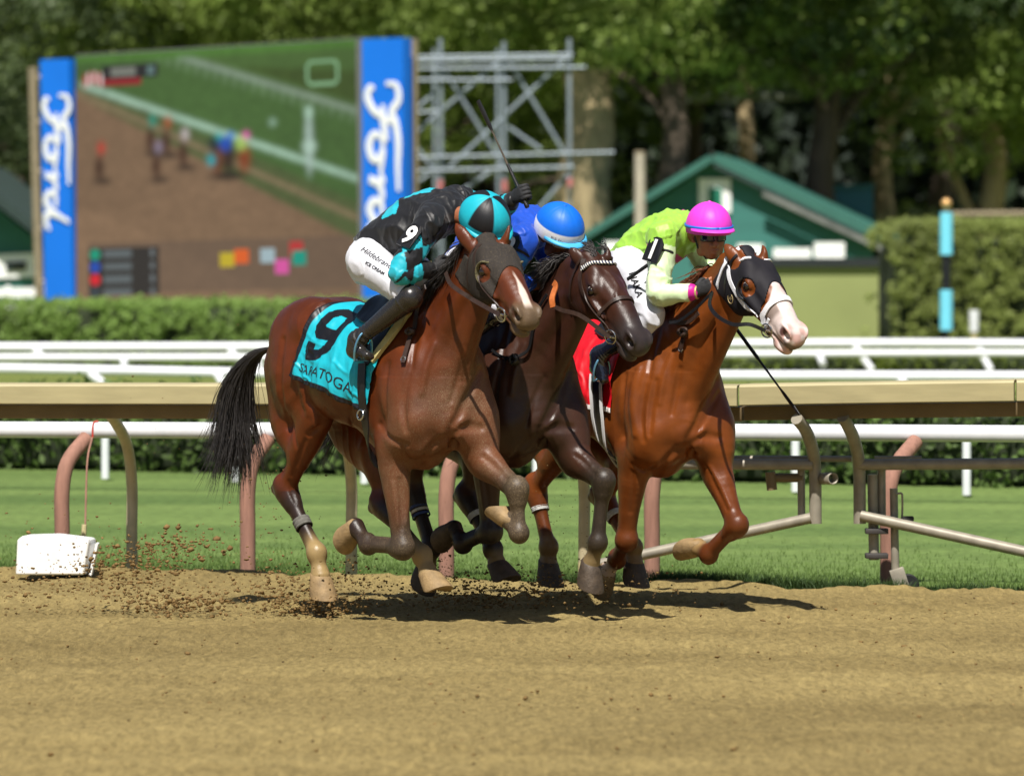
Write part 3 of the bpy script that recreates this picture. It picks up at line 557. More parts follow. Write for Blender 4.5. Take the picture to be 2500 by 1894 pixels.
# ------------------------------------------------------------------ the big screen
YL, YR = 91.5, 86.0                                   # the screen stands at an angle: left end farther off
def scr(u, v):                                        # point of the screen plane seen at a picture position
    A = at(105, 450, YL); B = at(993, 450, YR); n = np.cross(B-A, (0, 0, 1)); d = ray(u, v); return CAMP+d*(((A-CAMP)@n)/(d@n))
c0 = scr(550, 760); scn = empty('video_screen', (c0[0], c0[1], 0), 0, 'giant outdoor video screen showing the race between two blue banners', 'screen')
nS = unit(np.cross(scr(993, 450)-scr(105, 450), (0, 0, 1))); nS = nS if nS[1] < 0 else -nS
QTL, QTR, QBL, QBR = scr(185, 138), scr(876, 96), scr(188, 752), scr(890, 737)
def screen_uv(s, t, off=.0): return (QTL*(1-s)+QTR*s)*(1-t)+(QBL*(1-s)+QBR*s)*t+nS*off
def screen_picture():
    nx, ny = 300, 250; s, t = np.meshgrid(np.linspace(0, 1, nx), np.linspace(0, 1, ny)); S2 = np.stack([s.ravel(), t.ravel(), s.ravel()*0], 1)
    col = np.zeros((ny, nx, 3)); L = lambda c: np.array(lin(c)); nz = (vnoise(S2*np.array([1, 3, 1]), 6, 1)*.5+vnoise(S2*np.array([1, 2.5, 1]), 22, 2)*.3).reshape(ny, nx)
    col[:] = L((116, 92, 70)); col *= (1+.10*nz)[..., None]
    lt = (t > .60) & (t-.60 > (s-.0)*.55-.02); col[lt] *= 1.18
    e1 = .155+s*.62                                     # near edge of the turf: the dirt lies below this line
    g0 = t < e1; col[g0] = L((72, 84, 48)); col[g0] *= (1+.15*nz[g0])[:, None]
    e2 = .085+s*.545; g1 = t < e2; col[g1] = L((62, 90, 44)); col[g1] *= (1+.10*nz[g1])[:, None]
    tan = (t < e2+.07) & (t > e2+.045); col[tan] = L((120, 104, 78))
    rail = np.abs(t-(.085+s*.43+.02)) < .013; col[rail & (s > .02)] = L((150, 180, 160))
    e3 = np.clip(-.02+(s-.26)*.40, -1, 1); far = (t < e3); col[far] = L((66, 92, 44))
    r2 = (np.abs(t-e3) < .012) & (s > .24); col[r2] = L((120, 136, 120)); pst = (t > e3) & (t < e3+.05) & (s > .24) & ((s*30) % 1 < .22); col[pst] = L((116, 140, 110))
    e4 = .055-.02*s+.0; dk = (t < e3-.03) & (t > .02+s*.10) & (s > .45); col[dk] = L((56, 74, 30)); tp = (t < .03) ; col[tp] = L((70, 110, 44))
    def blob(cs, ct, rs, rt, c, soft=.6):
        d = np.sqrt(((s-cs)/rs)**2+((t-ct)/rt)**2); w = np.clip((1-d)/soft, 0, 1)[..., None]; col[:] = col*(1-w)+L(c)*w
    for cs, ct, jc in ((.085, .40, (170, 50, 40)), (.27, .30, (30, 130, 110)), (.325, .31, (150, 80, 50)), (.29, .405, (120, 110, 130)), (.385, .36, (170, 160, 160))):
        blob(cs+.01, ct+.10, .045, .018, (52, 40, 32)); blob(cs, ct+.045, .022, .065, (64, 40, 28)); blob(cs+.008, ct-.03, .018, .035, jc)
    blob(.54, .50, .085, .022, (30, 24, 20))
    for cs, ct, hc, jc, cc in ((.505, .43, (96, 48, 28), (24, 40, 44), (20, 150, 150)), (.545, .43, (48, 30, 24), (20, 70, 170), (30, 110, 200)), (.60, .43, (120, 56, 28), (150, 180, 90), (220, 70, 170))):
        blob(cs, ct+.0, .030, .075, hc); blob(cs-.01, ct-.055, .028, .038, jc); blob(cs+.008, ct-.085, .016, .02, cc)
    blob(.485, .435, .02, .03, (20, 150, 160))
    blob(.825, .385, .016, .15, (150, 170, 160), .3); blob(.825, .27, .016, .03, (160, 190, 170), .3); blob(.825, .40, .028, .03, (160, 185, 170), .3); blob(.70, .30, .016, .02, (140, 170, 150))
    for _ in range(2):                                # a camera picture, not a drawing: soft edges and grain
        P_ = np.pad(col, ((2, 2), (2, 2), (0, 0)), mode='edge'); col[:] = sum(P_[i:i+ny, j:j+nx] for i in range(5) for j in range(5))/25
    gr = vnoise(S2, 90, 9).reshape(ny, nx)*.10+vnoise(S2, 34, 8).reshape(ny, nx)*.10; col *= (1+gr)[..., None]; col *= (1.06-.16*np.abs(s-.5))[..., None]
    def rect(s0, s1, t0, t1, c, a=1.0):
        k = (s > s0) & (s < s1) & (t > t0) & (t < t1); col[k] = col[k]*(1-a)+L(c)*a
    rect(.10, .30, .045, .10, (34, 34, 36)); rect(.10, .24, .10, .125, (130, 30, 36)); rect(.13, .22, .055, .09, (110, 112, 104)); rect(.26, .285, .055, .09, (86, 110, 108))
    for k in range(6): blob(.035+k*.012, .09+.004*abs(k-2.5), .006, .035, (214, 190, 190) if k % 2 else (170, 40, 40), .3)
    d = np.sqrt((np.maximum(np.abs(s-.875)-.035, 0)/.022)**2+(np.maximum(np.abs(t-.12)-.020, 0)/.030)**2); col[(d > .55) & (d < 1)] = L((120, 160, 120))
    rect(.045, .965, .745, .945, (92, 76, 64), .62); rect(.045, .295, .765, .955, (46, 42, 40))
    for k, c in enumerate(((20, 140, 110), (30, 70, 160), (200, 30, 44), (52, 60, 66))):
        blob(.068, .79+k*.05, .022, .026, c, .25); rect(.098, .20, .775+k*.05, .805+k*.05, (96, 104, 106), .8); rect(.265, .28, .775+k*.05, .805+k*.05, (110, 116, 118), .8)
    for cs, ct, c in ((.535, .825, (180, 160, 40)), (.585, .815, (206, 90, 36)), (.675, .815, (150, 170, 176)), (.725, .858, (200, 80, 150)), (.775, .79, (170, 50, 50)), (.785, .825, (20, 140, 120))): rect(cs-.024, cs+.024, ct-.028, ct+.028, c)
    V = np.stack([np.stack([screen_uv(a, b, .02) for a in np.linspace(0, 1, nx)]) for b in np.linspace(0, 1, ny)]).reshape(-1, 3); idx = np.arange(nx*ny).reshape(ny, nx)
    F = np.stack([idx[:-1, :-1], idx[1:, :-1], idx[1:, 1:], idx[:-1, 1:]], 2).reshape(-1, 4)
    m, n, l, b = new_mat('lit screen'); a = n.new('ShaderNodeAttribute'); a.attribute_name = 'col'; l.new(a.outputs['Color'], b.inputs['Emission Color']); b.inputs['Emission Strength'].default_value = .78; b.inputs['Base Color'].default_value = (.01, .01, .01, 1); b.inputs['Roughness'].default_value = .7; b.inputs['Specular IOR Level'].default_value = .1
    return mesh_obj('picture', V-np.array([c0[0], c0[1], 0]), F, m, scn, smooth=False, col=col.reshape(-1, 3))
screen_picture()
def slab(name, px, m, par, depth=.25, off=0.0, fn=None):
    """a flat panel with real thickness whose corners are given in the picture"""
    f = fn or scr; A = [np.asarray(f(u, v))+nS*off for u, v in px]; B = [p-nS*depth for p in A]; k = len(A); mb = MB()
    mb.add(A+B, [tuple(range(k)), tuple(range(2*k-1, k-1, -1))]+[(i, k+i, k+(i+1) % k, (i+1) % k) for i in range(k)]); return child(mb.build(name, m, None, smooth=False), par)
FBLUE = mat('blue banner', lin((8, 112, 222)), rough=.5, var=.04, scale=1.0); GREYM = mat('screen casing', lin((104, 104, 104)), rough=.6, var=.1)
slab('casing', [(183, 134), (880, 92), (892, 741), (186, 757)], GREYM, scn, .5, -.02)
bl_ = slab('banner', [(105, 147), (176, 144), (186, 757), (117, 760)], FBLUE, scn, .3, .10); br_ = slab('banner', [(890, 96), (991, 93), (994, 745), (893, 742)], FBLUE, scn, .3, .10)
slab('side_frame', [(872, 100), (889, 98), (891, 740), (880, 740)], GREYM, scn, .3, .04)
def script_word(par, O, down, right, hgt, lift, m):
    """the flowing script on the banners, read from top to bottom: strokes (along, across) in letter heights"""
    st = [[(-.05, .62), (-.02, .95), (.22, 1.02), (.42, .80), (.62, .92), (.95, 1.0), (1.35, .98), (1.75, 1.0)], [(.62, .86), (.52, .55), (.40, .22), (.18, .02), (.02, .10), (.04, .24)], [(.30, .50), (.62, .54), (.92, .64)],
          [(1.10, .52), (.86, .46), (.80, .22), (.98, .06), (1.20, .16), (1.22, .38), (1.08, .50), (1.30, .46), (1.46, .42)],
          [(1.46, .42), (1.58, .50), (1.60, .30), (1.56, .06), (1.64, .36), (1.82, .48), (1.92, .44)],
          [(2.22, .46), (1.98, .44), (1.92, .20), (2.08, .06), (2.26, .24), (2.40, .62), (2.52, 1.0)], [(2.48, .94), (2.36, .40), (2.36, .10), (2.52, .06), (2.68, .20)]]
    for s in st:
        pts = [O+down*x*hgt+right*y*hgt+nS*lift for x, y in spline(s, len(s)*6)]; mb = MB(); k = len(pts)
        mb.tube(pts, [hgt*.060*(.5+.5*math.sin(math.pi*(i+2)/(k+3))) if False else hgt*(.055+.055*math.sin(math.pi*min(max(i/(k-1), .02), .98))) for i in range(k)], 6, flat=.12, side=np.cross(down, nS)); child(mb.build('lettering', m, None), par)
WL = mat('white lettering', (.78, .80, .83), rough=.5, var=.02)
for px0, px1, pr, hh in (((112, 240), (116, 660), (182, 240), 1.0), ((900, 212), (904, 700), (988, 212), 1.0)):
    O = scr(*px0); dn = unit(scr(*px1)-O); rt_ = unit(scr(*pr)-O); W_ = np.linalg.norm(scr(*pr)-O); script_word(scn, O+rt_*W_*.05, dn*1.55, rt_, W_*.86, .13, WL)
TRUSS = mat('aluminium truss', lin((138, 150, 158)), rough=.5, metal=.2, var=.15); OLDP = mat('weathered timber pole', lin((140, 128, 104)), rough=.85, var=.2)
def poles(par, L, Y, r, m, name):
    for (u0, v0, u1, v1) in L:
        a, b = at(u0, v0, Y), at(u1, v1, Y); mb = MB(); mb.tube([a, b], r, 8); child(mb.build(name, m, None), par)
poles(scn, [(80, 165, 100, 830)], YL+.6, .10, OLDP, 'frame_post'); poles(scn, [(1010, 95, 1012, 830)], YR+.5, .09, OLDP, 'frame_post')
poles(scn, [(90, 190, 110, 188), (92, 300, 112, 298), (94, 420, 114, 418), (96, 560, 116, 558), (98, 690, 118, 688), (1005, 130, 990, 130), (1005, 260, 990, 260)], YL+.4, .06, OLDP, 'bracket')
# ------------------------------------------------------------------ scaffold
P = at(1220, 830, 92); sf = empty('scaffold_tower', (P[0], P[1], 0), 0, 'grey tube scaffold tower with crossed braces beside the screen', 'scaffold')
poles(sf, [(1075, 95, 1080, 840), (1230, 102, 1232, 840), (1390, 95, 1392, 840)], 91.5, .048, TRUSS, 'standard'); poles(sf, [(1060, 120, 1065, 840), (1215, 120, 1218, 840)], 94, .042, TRUSS, 'standard')
poles(sf, [(995, 140, 1398, 134), (995, 150, 1395, 143), (995, 168, 1430, 165), (1000, 196, 1250, 196), (1020, 385, 1500, 372), (1000, 418, 1400, 408), (1000, 276, 1070, 272)], 91.4, .032, TRUSS, 'ledger')
poles(sf, [(1085, 420, 1385, 140), (1080, 165, 1225, 400), (1245, 155, 1385, 385), (1010, 330, 1230, 140), (1010, 350, 1075, 440), (1290, 540, 1400, 410), (1005, 455, 1070, 410), (1080, 500, 1225, 400), (1240, 310, 1320, 365), (1005, 275, 1065, 225)], 91.6, .040, TRUSS, 'brace')
poles(sf, [(1075, 440, 1075, 465), (1232, 440, 1232, 468), (1392, 435, 1392, 455)], 91.3, .062, mat('red tape band', lin((196, 120, 120)), rough=.7), 'red_band')
# ------------------------------------------------------------------ buildings
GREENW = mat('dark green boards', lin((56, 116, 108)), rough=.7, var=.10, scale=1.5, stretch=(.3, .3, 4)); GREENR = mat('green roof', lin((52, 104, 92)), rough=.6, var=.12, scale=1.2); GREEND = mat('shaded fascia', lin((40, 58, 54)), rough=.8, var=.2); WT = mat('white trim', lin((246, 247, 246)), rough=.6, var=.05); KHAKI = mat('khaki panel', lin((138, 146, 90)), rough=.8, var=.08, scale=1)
YB = 97.0
def prism(name, px, Y0, Y1, m, par):
    A = [at(u, v, Y0) for u, v in px]; B = [np.array([p[0], Y1, p[2]]) for p in A]; k = len(A); mb = MB(); mb.add(A+B, [tuple(range(k)), tuple(range(2*k-1, k-1, -1))]+[(i, k+i, k+(i+1) % k, (i+1) % k) for i in range(k)]); return child(mb.build(name, m, None, smooth=False), par)
P = at(1820, 840, YB); bd = empty('barn', (P[0], P[1], 0), 0, 'dark green gabled barn with white framed loft window behind the pink-capped rider', 'building')
prism('wall', [(1440, 860), (1440, 600), (1735, 402), (2130, 600), (2130, 860)], YB, YB+14, GREENW, bd)
def roof_slope(name, pa, pb, Y0, Y1, th, m):
    a, b = at(*pa, Y0), at(*pb, Y0); n = unit(np.array([-(b-a)[2], 0, (b-a)[0]])); n = n if n[2] > 0 else -n; A = [a, b, b+n*th, a+n*th]; B = [np.array([p[0]+(Y1-Y0)*.10, Y1, p[2]]) for p in A]; mb = MB(); mb.add(A+B, [(0,1,2,3), (7,6,5,4)]+[(i, 4+i, 4+(i+1) % 4, (i+1) % 4) for i in range(4)]); return child(mb.build(name, m, None, smooth=False), bd)
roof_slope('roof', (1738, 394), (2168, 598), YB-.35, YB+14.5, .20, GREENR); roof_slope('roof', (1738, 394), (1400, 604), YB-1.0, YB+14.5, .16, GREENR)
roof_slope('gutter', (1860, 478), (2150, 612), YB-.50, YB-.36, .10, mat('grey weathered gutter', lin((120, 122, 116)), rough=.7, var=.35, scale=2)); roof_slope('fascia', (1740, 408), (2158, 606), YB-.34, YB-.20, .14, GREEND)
wf = prism('loft_window', [(1706, 436), (1784, 436), (1784, 520), (1706, 520)], YB-.08, YB+.05, WT, bd); wp_ = prism('shutter', [(1730, 460), (1762, 460), (1762, 512), (1730, 512)], YB-.12, YB, mat('green shutter', lin((24, 120, 96)), rough=.6), bd)
for u0, v0, u1, v1 in ((1800, 596, 1862, 640), (1888, 606, 1980, 636), (1988, 592, 2062, 634), (2480, 590, 2520, 640), (1478, 588, 1524, 650)):
    pass
for u0, v0, u1, v1, lab in ((1800, 596, 1862, 640, 'white sign board nearest the pink cap on the barn wall'), (1888, 606, 1980, 637, 'long white sign board in the middle of the barn wall'), (1988, 592, 2062, 634, 'white sign board at the eaves end of the barn'), (1476, 590, 1524, 652, 'small white sign board behind the dark horse')):
    p_ = at((u0+u1)/2, v1, YB-1.3); o = empty('sign_board', (p_[0], p_[1], 0), 0, lab, 'sign'); q = prism('panel', [(u0, v0), (u1, v0), (u1, v1), (u0, v1)], YB-1.4, YB-1.3, WT, o)
    for uu in (u0+8, u1-8): poles(o, [(uu, v1-3, uu, 842)], YB-1.2, .03, GREEND, 'leg')
kw = empty('panel_wall', at(1990, 840, 78)*np.array([1, 1, 0]), 0, 'plain khaki panel wall with a dark cap rail beside the tall hedge', 'wall'); prism('panel', [(1700, 870), (1700, 652), (2152, 652), (2152, 870)], 78, 78.3, KHAKI, kw); prism('cap_rail', [(1690, 652), (1690, 630), (2158, 630), (2158, 652)], 77.9, 78.5, mat('dark cap', lin((26, 34, 34)), rough=.7), kw)
P = at(2045, 840, 112); sh = empty('shed', (P[0], P[1], 0), 0, 'teal flat sided shed roof rising behind the barn', 'building'); prism('wall', [(1900, 860), (1900, 462), (2132, 458), (2132, 860)], 112, 118, mat('teal metal', lin((40, 112, 130)), rough=.5, var=.06), sh); prism('roof_edge', [(1895, 462), (1895, 454), (2137, 450), (2137, 458)], 111.8, 118.2, mat('teal edge', lin((44, 112, 120)), rough=.5), sh)
P = at(20, 840, 104); b2_ = empty('barn', (P[0], P[1], 0), 0, 'dark green barn end beyond the left side of the screen', 'building'); prism('wall', [(-400, 870), (-400, 640), (-120, 420), (110, 600), (110, 870)], 104, 116, GREENW, b2_)
for a_, b_ in (((-128, 408), (120, 600)), ((-112, 408), (-410, 640))):
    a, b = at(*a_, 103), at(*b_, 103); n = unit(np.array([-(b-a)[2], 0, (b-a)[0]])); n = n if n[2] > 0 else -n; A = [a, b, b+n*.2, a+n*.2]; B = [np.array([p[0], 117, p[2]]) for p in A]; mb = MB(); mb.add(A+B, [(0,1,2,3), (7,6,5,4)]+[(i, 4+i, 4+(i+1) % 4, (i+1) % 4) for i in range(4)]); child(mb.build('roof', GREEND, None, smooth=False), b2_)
w_ = prism('window_frame', [(-10, 622), (84, 618), (86, 676), (-10, 680)], 103.9, 104.05, WT, b2_); prism('pane', [(14, 640), (64, 638), (64, 660), (14, 662)], 103.85, 104, mat('dark pane', lin((40, 52, 52)), rough=.2), b2_)
fn = empty('board_fence', at(50, 760, 96)*np.array([1, 1, 0]), 0, 'white board fence at the foot of the left barn', 'fence')
for v0, v1 in ((702, 726), (741, 762)): prism('board', [(-300, v0+4), (118, v0), (118, v1), (-300, v1+4)], 96, 96.08, WT, fn)
for u in (-150, 20, 110): poles(fn, [(u, 696, u, 850)], 96.2, .06, WT, 'post')
P = at(1562, 840, 88); up_ = empty('utility_pole', (P[0], P[1], 0), 0, 'pale wooden pole standing in front of the barn', 'pole'); mb = MB(); mb.tube([at(1564, 850, 88), at(1562, 374, 88)], [.13, .11], 12); child(mb.build('shaft', mat('pale pole wood', lin((176, 168, 150)), rough=.8, var=.15), None), up_); mb = MB(); mb.tube([at(1562, 375, 88), at(1562, 370, 88)], [.12, .10], 12); child(mb.build('cap', OLDP, None), up_)
fr_ = empty('field_fence', at(2400, 520, 106)*np.array([1, 1, 0]), 0, 'grey pipe fence rail behind the tall hedge', 'fence'); poles(fr_, [(2300, 524, 2700, 520)], 106, .07, OLDP, 'rail'); poles(fr_, [(2340, 520, 2340, 845), (2640, 520, 2640, 845)], 106, .06, OLDP, 'post')
for u0, v0, u1, v1, Y, lab in ((1640, 242, 1955, 236, 118, 'pale metal cross bar hung among the trees above the barn'), (2110, 222, 2190, 212, 120, 'short pale metal bar hung in the shade of the right-hand trees')):
    o = empty('overhead_bar', at(u0, v0, Y), 0, lab, 'bar'); mb = MB(); mb.tube([at(u0, v0, Y)-at(u0, v0, Y), at(u1, v1, Y)-at(u0, v0, Y)], .11, 8, flat=.7); mb.build('bar', mat('pale tin', lin((150, 156, 140)), rough=.5, var=.3, scale=2), o); mb = MB(); mb.tube([(0, 0, 0), (0, .3, 6)], .02, 6); mb.build('hanger', GREEND, o)
# ------------------------------------------------------------------ trees
LEAF_A = leaf_mat('sunlit maple leaf', (.20, .275, .055), .45, .35, .35); LEAF_B = leaf_mat('shaded green leaf', (.065, .105, .034), .5, .35, .35); LEAF_C = leaf_mat('grey green leaf', (.09, .125, .05), .4, .3, .4)  # sunlit and shaded foliage put into separate leaf colours
BARK = mat('pale grey bark', lin((158, 140, 106)), rough=.9, var=.3, scale=3, stretch=(3, 3, .5), bump=.8, bscale=9); BARK_D = mat('dark bark', lin((86, 74, 62)), rough=.9, var=.3, scale=3, stretch=(3, 3, .5), bump=.8, bscale=9)
def crown_data(name, seed, rx, rz, nclump, leaf, per):
    rnd = np.random.RandomState(seed); d = rnd.normal(0, 1, (nclump, 3)); d /= np.linalg.norm(d, axis=1, keepdims=True); rad = rnd.uniform(.35, 1, nclump)**.5
    C = d*rad[:, None]*np.array([rx, rx, rz])*(1+.22*vnoise(d, 2.2, seed)[:, None]); sz = rnd.uniform(.55, 1.25, (nclump, 1))*np.array([[1.0, 1.0, .62]])
    o = foliage_mesh(name, LEAF_A, None, C, sz, per, leaf, seed, up=.6); me = o.data; bpy.data.objects.remove(o); return me
CROWNS = [crown_data('crown', s, 6.2, 4.6, 190, .105, 150) for s in (1, 2, 3)]
def tree(u, Y, vb, crown_z, k, leafm, trunk_r, scale=1.0, lean=0.0, bark=None, label='', limbs=4, rot=0.0, fork=None, ch=1.0):
    P = at(u, vb, Y); z0 = 0.0; rnd = random.Random(int(u*7+Y)); root = empty('tree', (P[0], P[1], 0), rot, label, 'tree', 'trees behind the barns')
    mb = MB(); n = 9; H_ = crown_z+.3; pts = [(lean*(i/(n-1))**1.2*H_+.12*math.sin(i*1.3+u), .1*math.sin(i*.9), H_*i/(n-1)) for i in range(n)]
    mb.tube(pts, [trunk_r*(1.35 if i == 0 else 1.12-.05*i) for i in range(n)], 14); top = pts[-1]
    for j in range(limbs):
        w = rnd.uniform(0, 6.28); h = pts[5+j % 3]; e = (h[0]+math.cos(w)*2.6*scale, h[1]+math.sin(w)*2.6*scale, h[2]+rnd.uniform(1.2, 2.8)); mid = tuple((h[i]+e[i])/2+(0, 0, .5)[i] for i in range(3)); mb.tube(spline([h, mid, e], 7), [trunk_r*.26*(1-.11*i) for i in range(7)], 8)
    if fork: mb.tube(spline([(pts[3][0], 0, pts[3][2]), *fork], 9), [trunk_r*.5*(1-.07*i) for i in range(9)], 10)
    t = mb.build('trunk', bark or BARK, root)
    me = CROWNS[k]
    if leafm is not LEAF_A: me = me.copy(); me.materials.clear(); me.materials.append(leafm)
    c = bpy.data.objects.new('crown', me); COL.objects.link(c); c.parent = root; c.location = (top[0], top[1]+(3.2 if trunk_r > .7 else 0), crown_z+4.2*scale*ch); c.scale = (scale, scale, scale*ch); c.rotation_euler = (0, 0, rnd.uniform(0, 6.28))
    return root
T_ = [(1432, 108, 840, 6.0, 0, LEAF_A, .74, 1.05, .0, BARK, 'huge pale-trunked shade tree beside the scaffold tower', 0), (1792, 122, 840, 6.6, 1, LEAF_B, .24, .9, .06, BARK, 'slim leaning tree rising above the barn roof', 0), (1700, 128, 840, 6.8, 2, LEAF_B, .30, .95, .0, BARK_D, 'dark trunked tree behind the barn peak', 0),
      (2425, 112, 840, 4.9, 1, LEAF_A, .36, 1.0, -.01, BARK, 'broad tree with a forked pale trunk behind the tall hedge', 0), (2160, 126, 840, 6.8, 0, LEAF_B, .30, 1.0, .0, BARK, 'tree with brown trunk at the eaves end of the barn', 3), (2600, 112, 840, 4.4, 2, LEAF_A, .40, 1.0, .0, BARK, 'leafy tree at the far right of the tall hedge', 3),
      (420, 125, 840, 5.6, 0, LEAF_A, .45, 1.1, .0, BARK_D, 'tall leafy tree rising above the middle of the screen', 4), (700, 122, 840, 4.9, 1, LEAF_A, .45, 1.0, .0, BARK_D, 'spreading tree above the right half of the screen', 4), (960, 118, 840, 4.4, 2, LEAF_A, .45, 1.0, .0, BARK_D, 'bushy tree above the right blue banner', 4), (30, 122, 840, 3.6, 2, LEAF_C, .45, 1.05, .0, BARK_D, 'grey-green tree above the left barn', 4),
      (1180, 128, 840, 3.6, 0, LEAF_A, .42, 1.0, .0, BARK_D, 'rounded tree seen through the scaffold', 4), (2010, 110, 840, 6.6, 2, LEAF_B, .40, 1.0, .0, BARK_D, 'high-crowned tree whose branches reach over the barn', 5), (1640, 108, 840, 6.2, 1, LEAF_A, .40, 1.0, .0, BARK_D, 'sunlit tree crowning over the pale pole', 4), (230, 134, 840, 3.6, 1, LEAF_B, .45, 1.1, .0, BARK_D, 'dark tree behind the left end of the screen', 4), (2300, 132, 840, 6.4, 0, LEAF_B, .4, 1.05, .0, BARK_D, 'shadowy tree behind the striped pole', 4)]
for t in T_: tree(t[0], t[1], t[2], t[3], t[4], t[5], t[6], t[7], t[8], t[9], t[10], t[11], fork=[(-.9, 0, 3.6), (-1.6, 0, 5.6)] if t[0] == 2425 else None)
for i, (u, Y, sc, m, lab) in enumerate(((1950, 124, .42, LEAF_C, 'soft green bush behind the barn roof'), (2120, 128, .40, LEAF_A, 'bright green bush beside the teal shed'), (2260, 122, .36, LEAF_C, 'grey-green bush behind the tall hedge'), (1520, 128, .40, LEAF_B, 'dark bush between the great trunk and the barn'), (1110, 126, .45, LEAF_B, 'dark bush low behind the scaffold'), (1290, 130, .45, LEAF_A, 'green bush behind the scaffold braces'))):
    P = at(u, 830, Y); root = empty('bush', (P[0], P[1], 0), i*1.1, lab, 'bush', 'bushes under the trees'); me = CROWNS[i % 3].copy(); me.materials.clear(); me.materials.append(m); c = bpy.data.objects.new('leaves', me); COL.objects.link(c); c.parent = root; c.location = (0, 0, 4.4*sc); c.scale = (sc, sc, sc*.95); mb = MB(); mb.tube([(0, 0, 0), (.05, 0, 1.6*sc), (0, .05, 3.2*sc)], [.09, .06, .03], 8); mb.build('stem', BARK_D, root)
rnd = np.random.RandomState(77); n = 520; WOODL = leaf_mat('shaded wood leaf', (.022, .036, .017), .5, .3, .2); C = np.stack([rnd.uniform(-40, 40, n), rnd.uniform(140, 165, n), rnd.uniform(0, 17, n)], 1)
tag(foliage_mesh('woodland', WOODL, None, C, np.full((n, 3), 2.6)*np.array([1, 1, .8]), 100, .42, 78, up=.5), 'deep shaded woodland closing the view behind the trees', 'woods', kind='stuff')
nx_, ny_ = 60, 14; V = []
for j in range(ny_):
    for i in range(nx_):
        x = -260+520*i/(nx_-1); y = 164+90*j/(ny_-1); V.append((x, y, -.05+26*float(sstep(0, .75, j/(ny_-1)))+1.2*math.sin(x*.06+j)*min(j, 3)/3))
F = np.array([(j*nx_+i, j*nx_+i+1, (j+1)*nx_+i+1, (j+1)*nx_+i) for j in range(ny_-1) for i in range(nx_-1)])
tag(mesh_obj('backdrop_slope', V, F, mat('dark backdrop', (.010, .017, .009), rough=1, var=.4, scale=.2)), kind='structure')  # added backdrop that hides the sky, deep shade put into its colour
# ------------------------------------------------------------------ horses
VOX = 0.0068
def hframe(poll, nose, roll=0.0):
    a = unit(np.asarray(nose)-poll); c = unit(np.cross((0, 0, 1), a)); b = np.cross(a, c)
    cr, sr = math.cos(R(roll)), math.sin(R(roll)); b, c = b*cr+c*sr, c*cr-b*sr
    return dict(o=np.asarray(poll, float), a=a, b=b, c=c, ax=np.stack([a, b, c]))
def HP(hf, a, b, c, s=1.0): return hf['o']+(hf['a']*a+hf['b']*b+hf['c']*c)*s

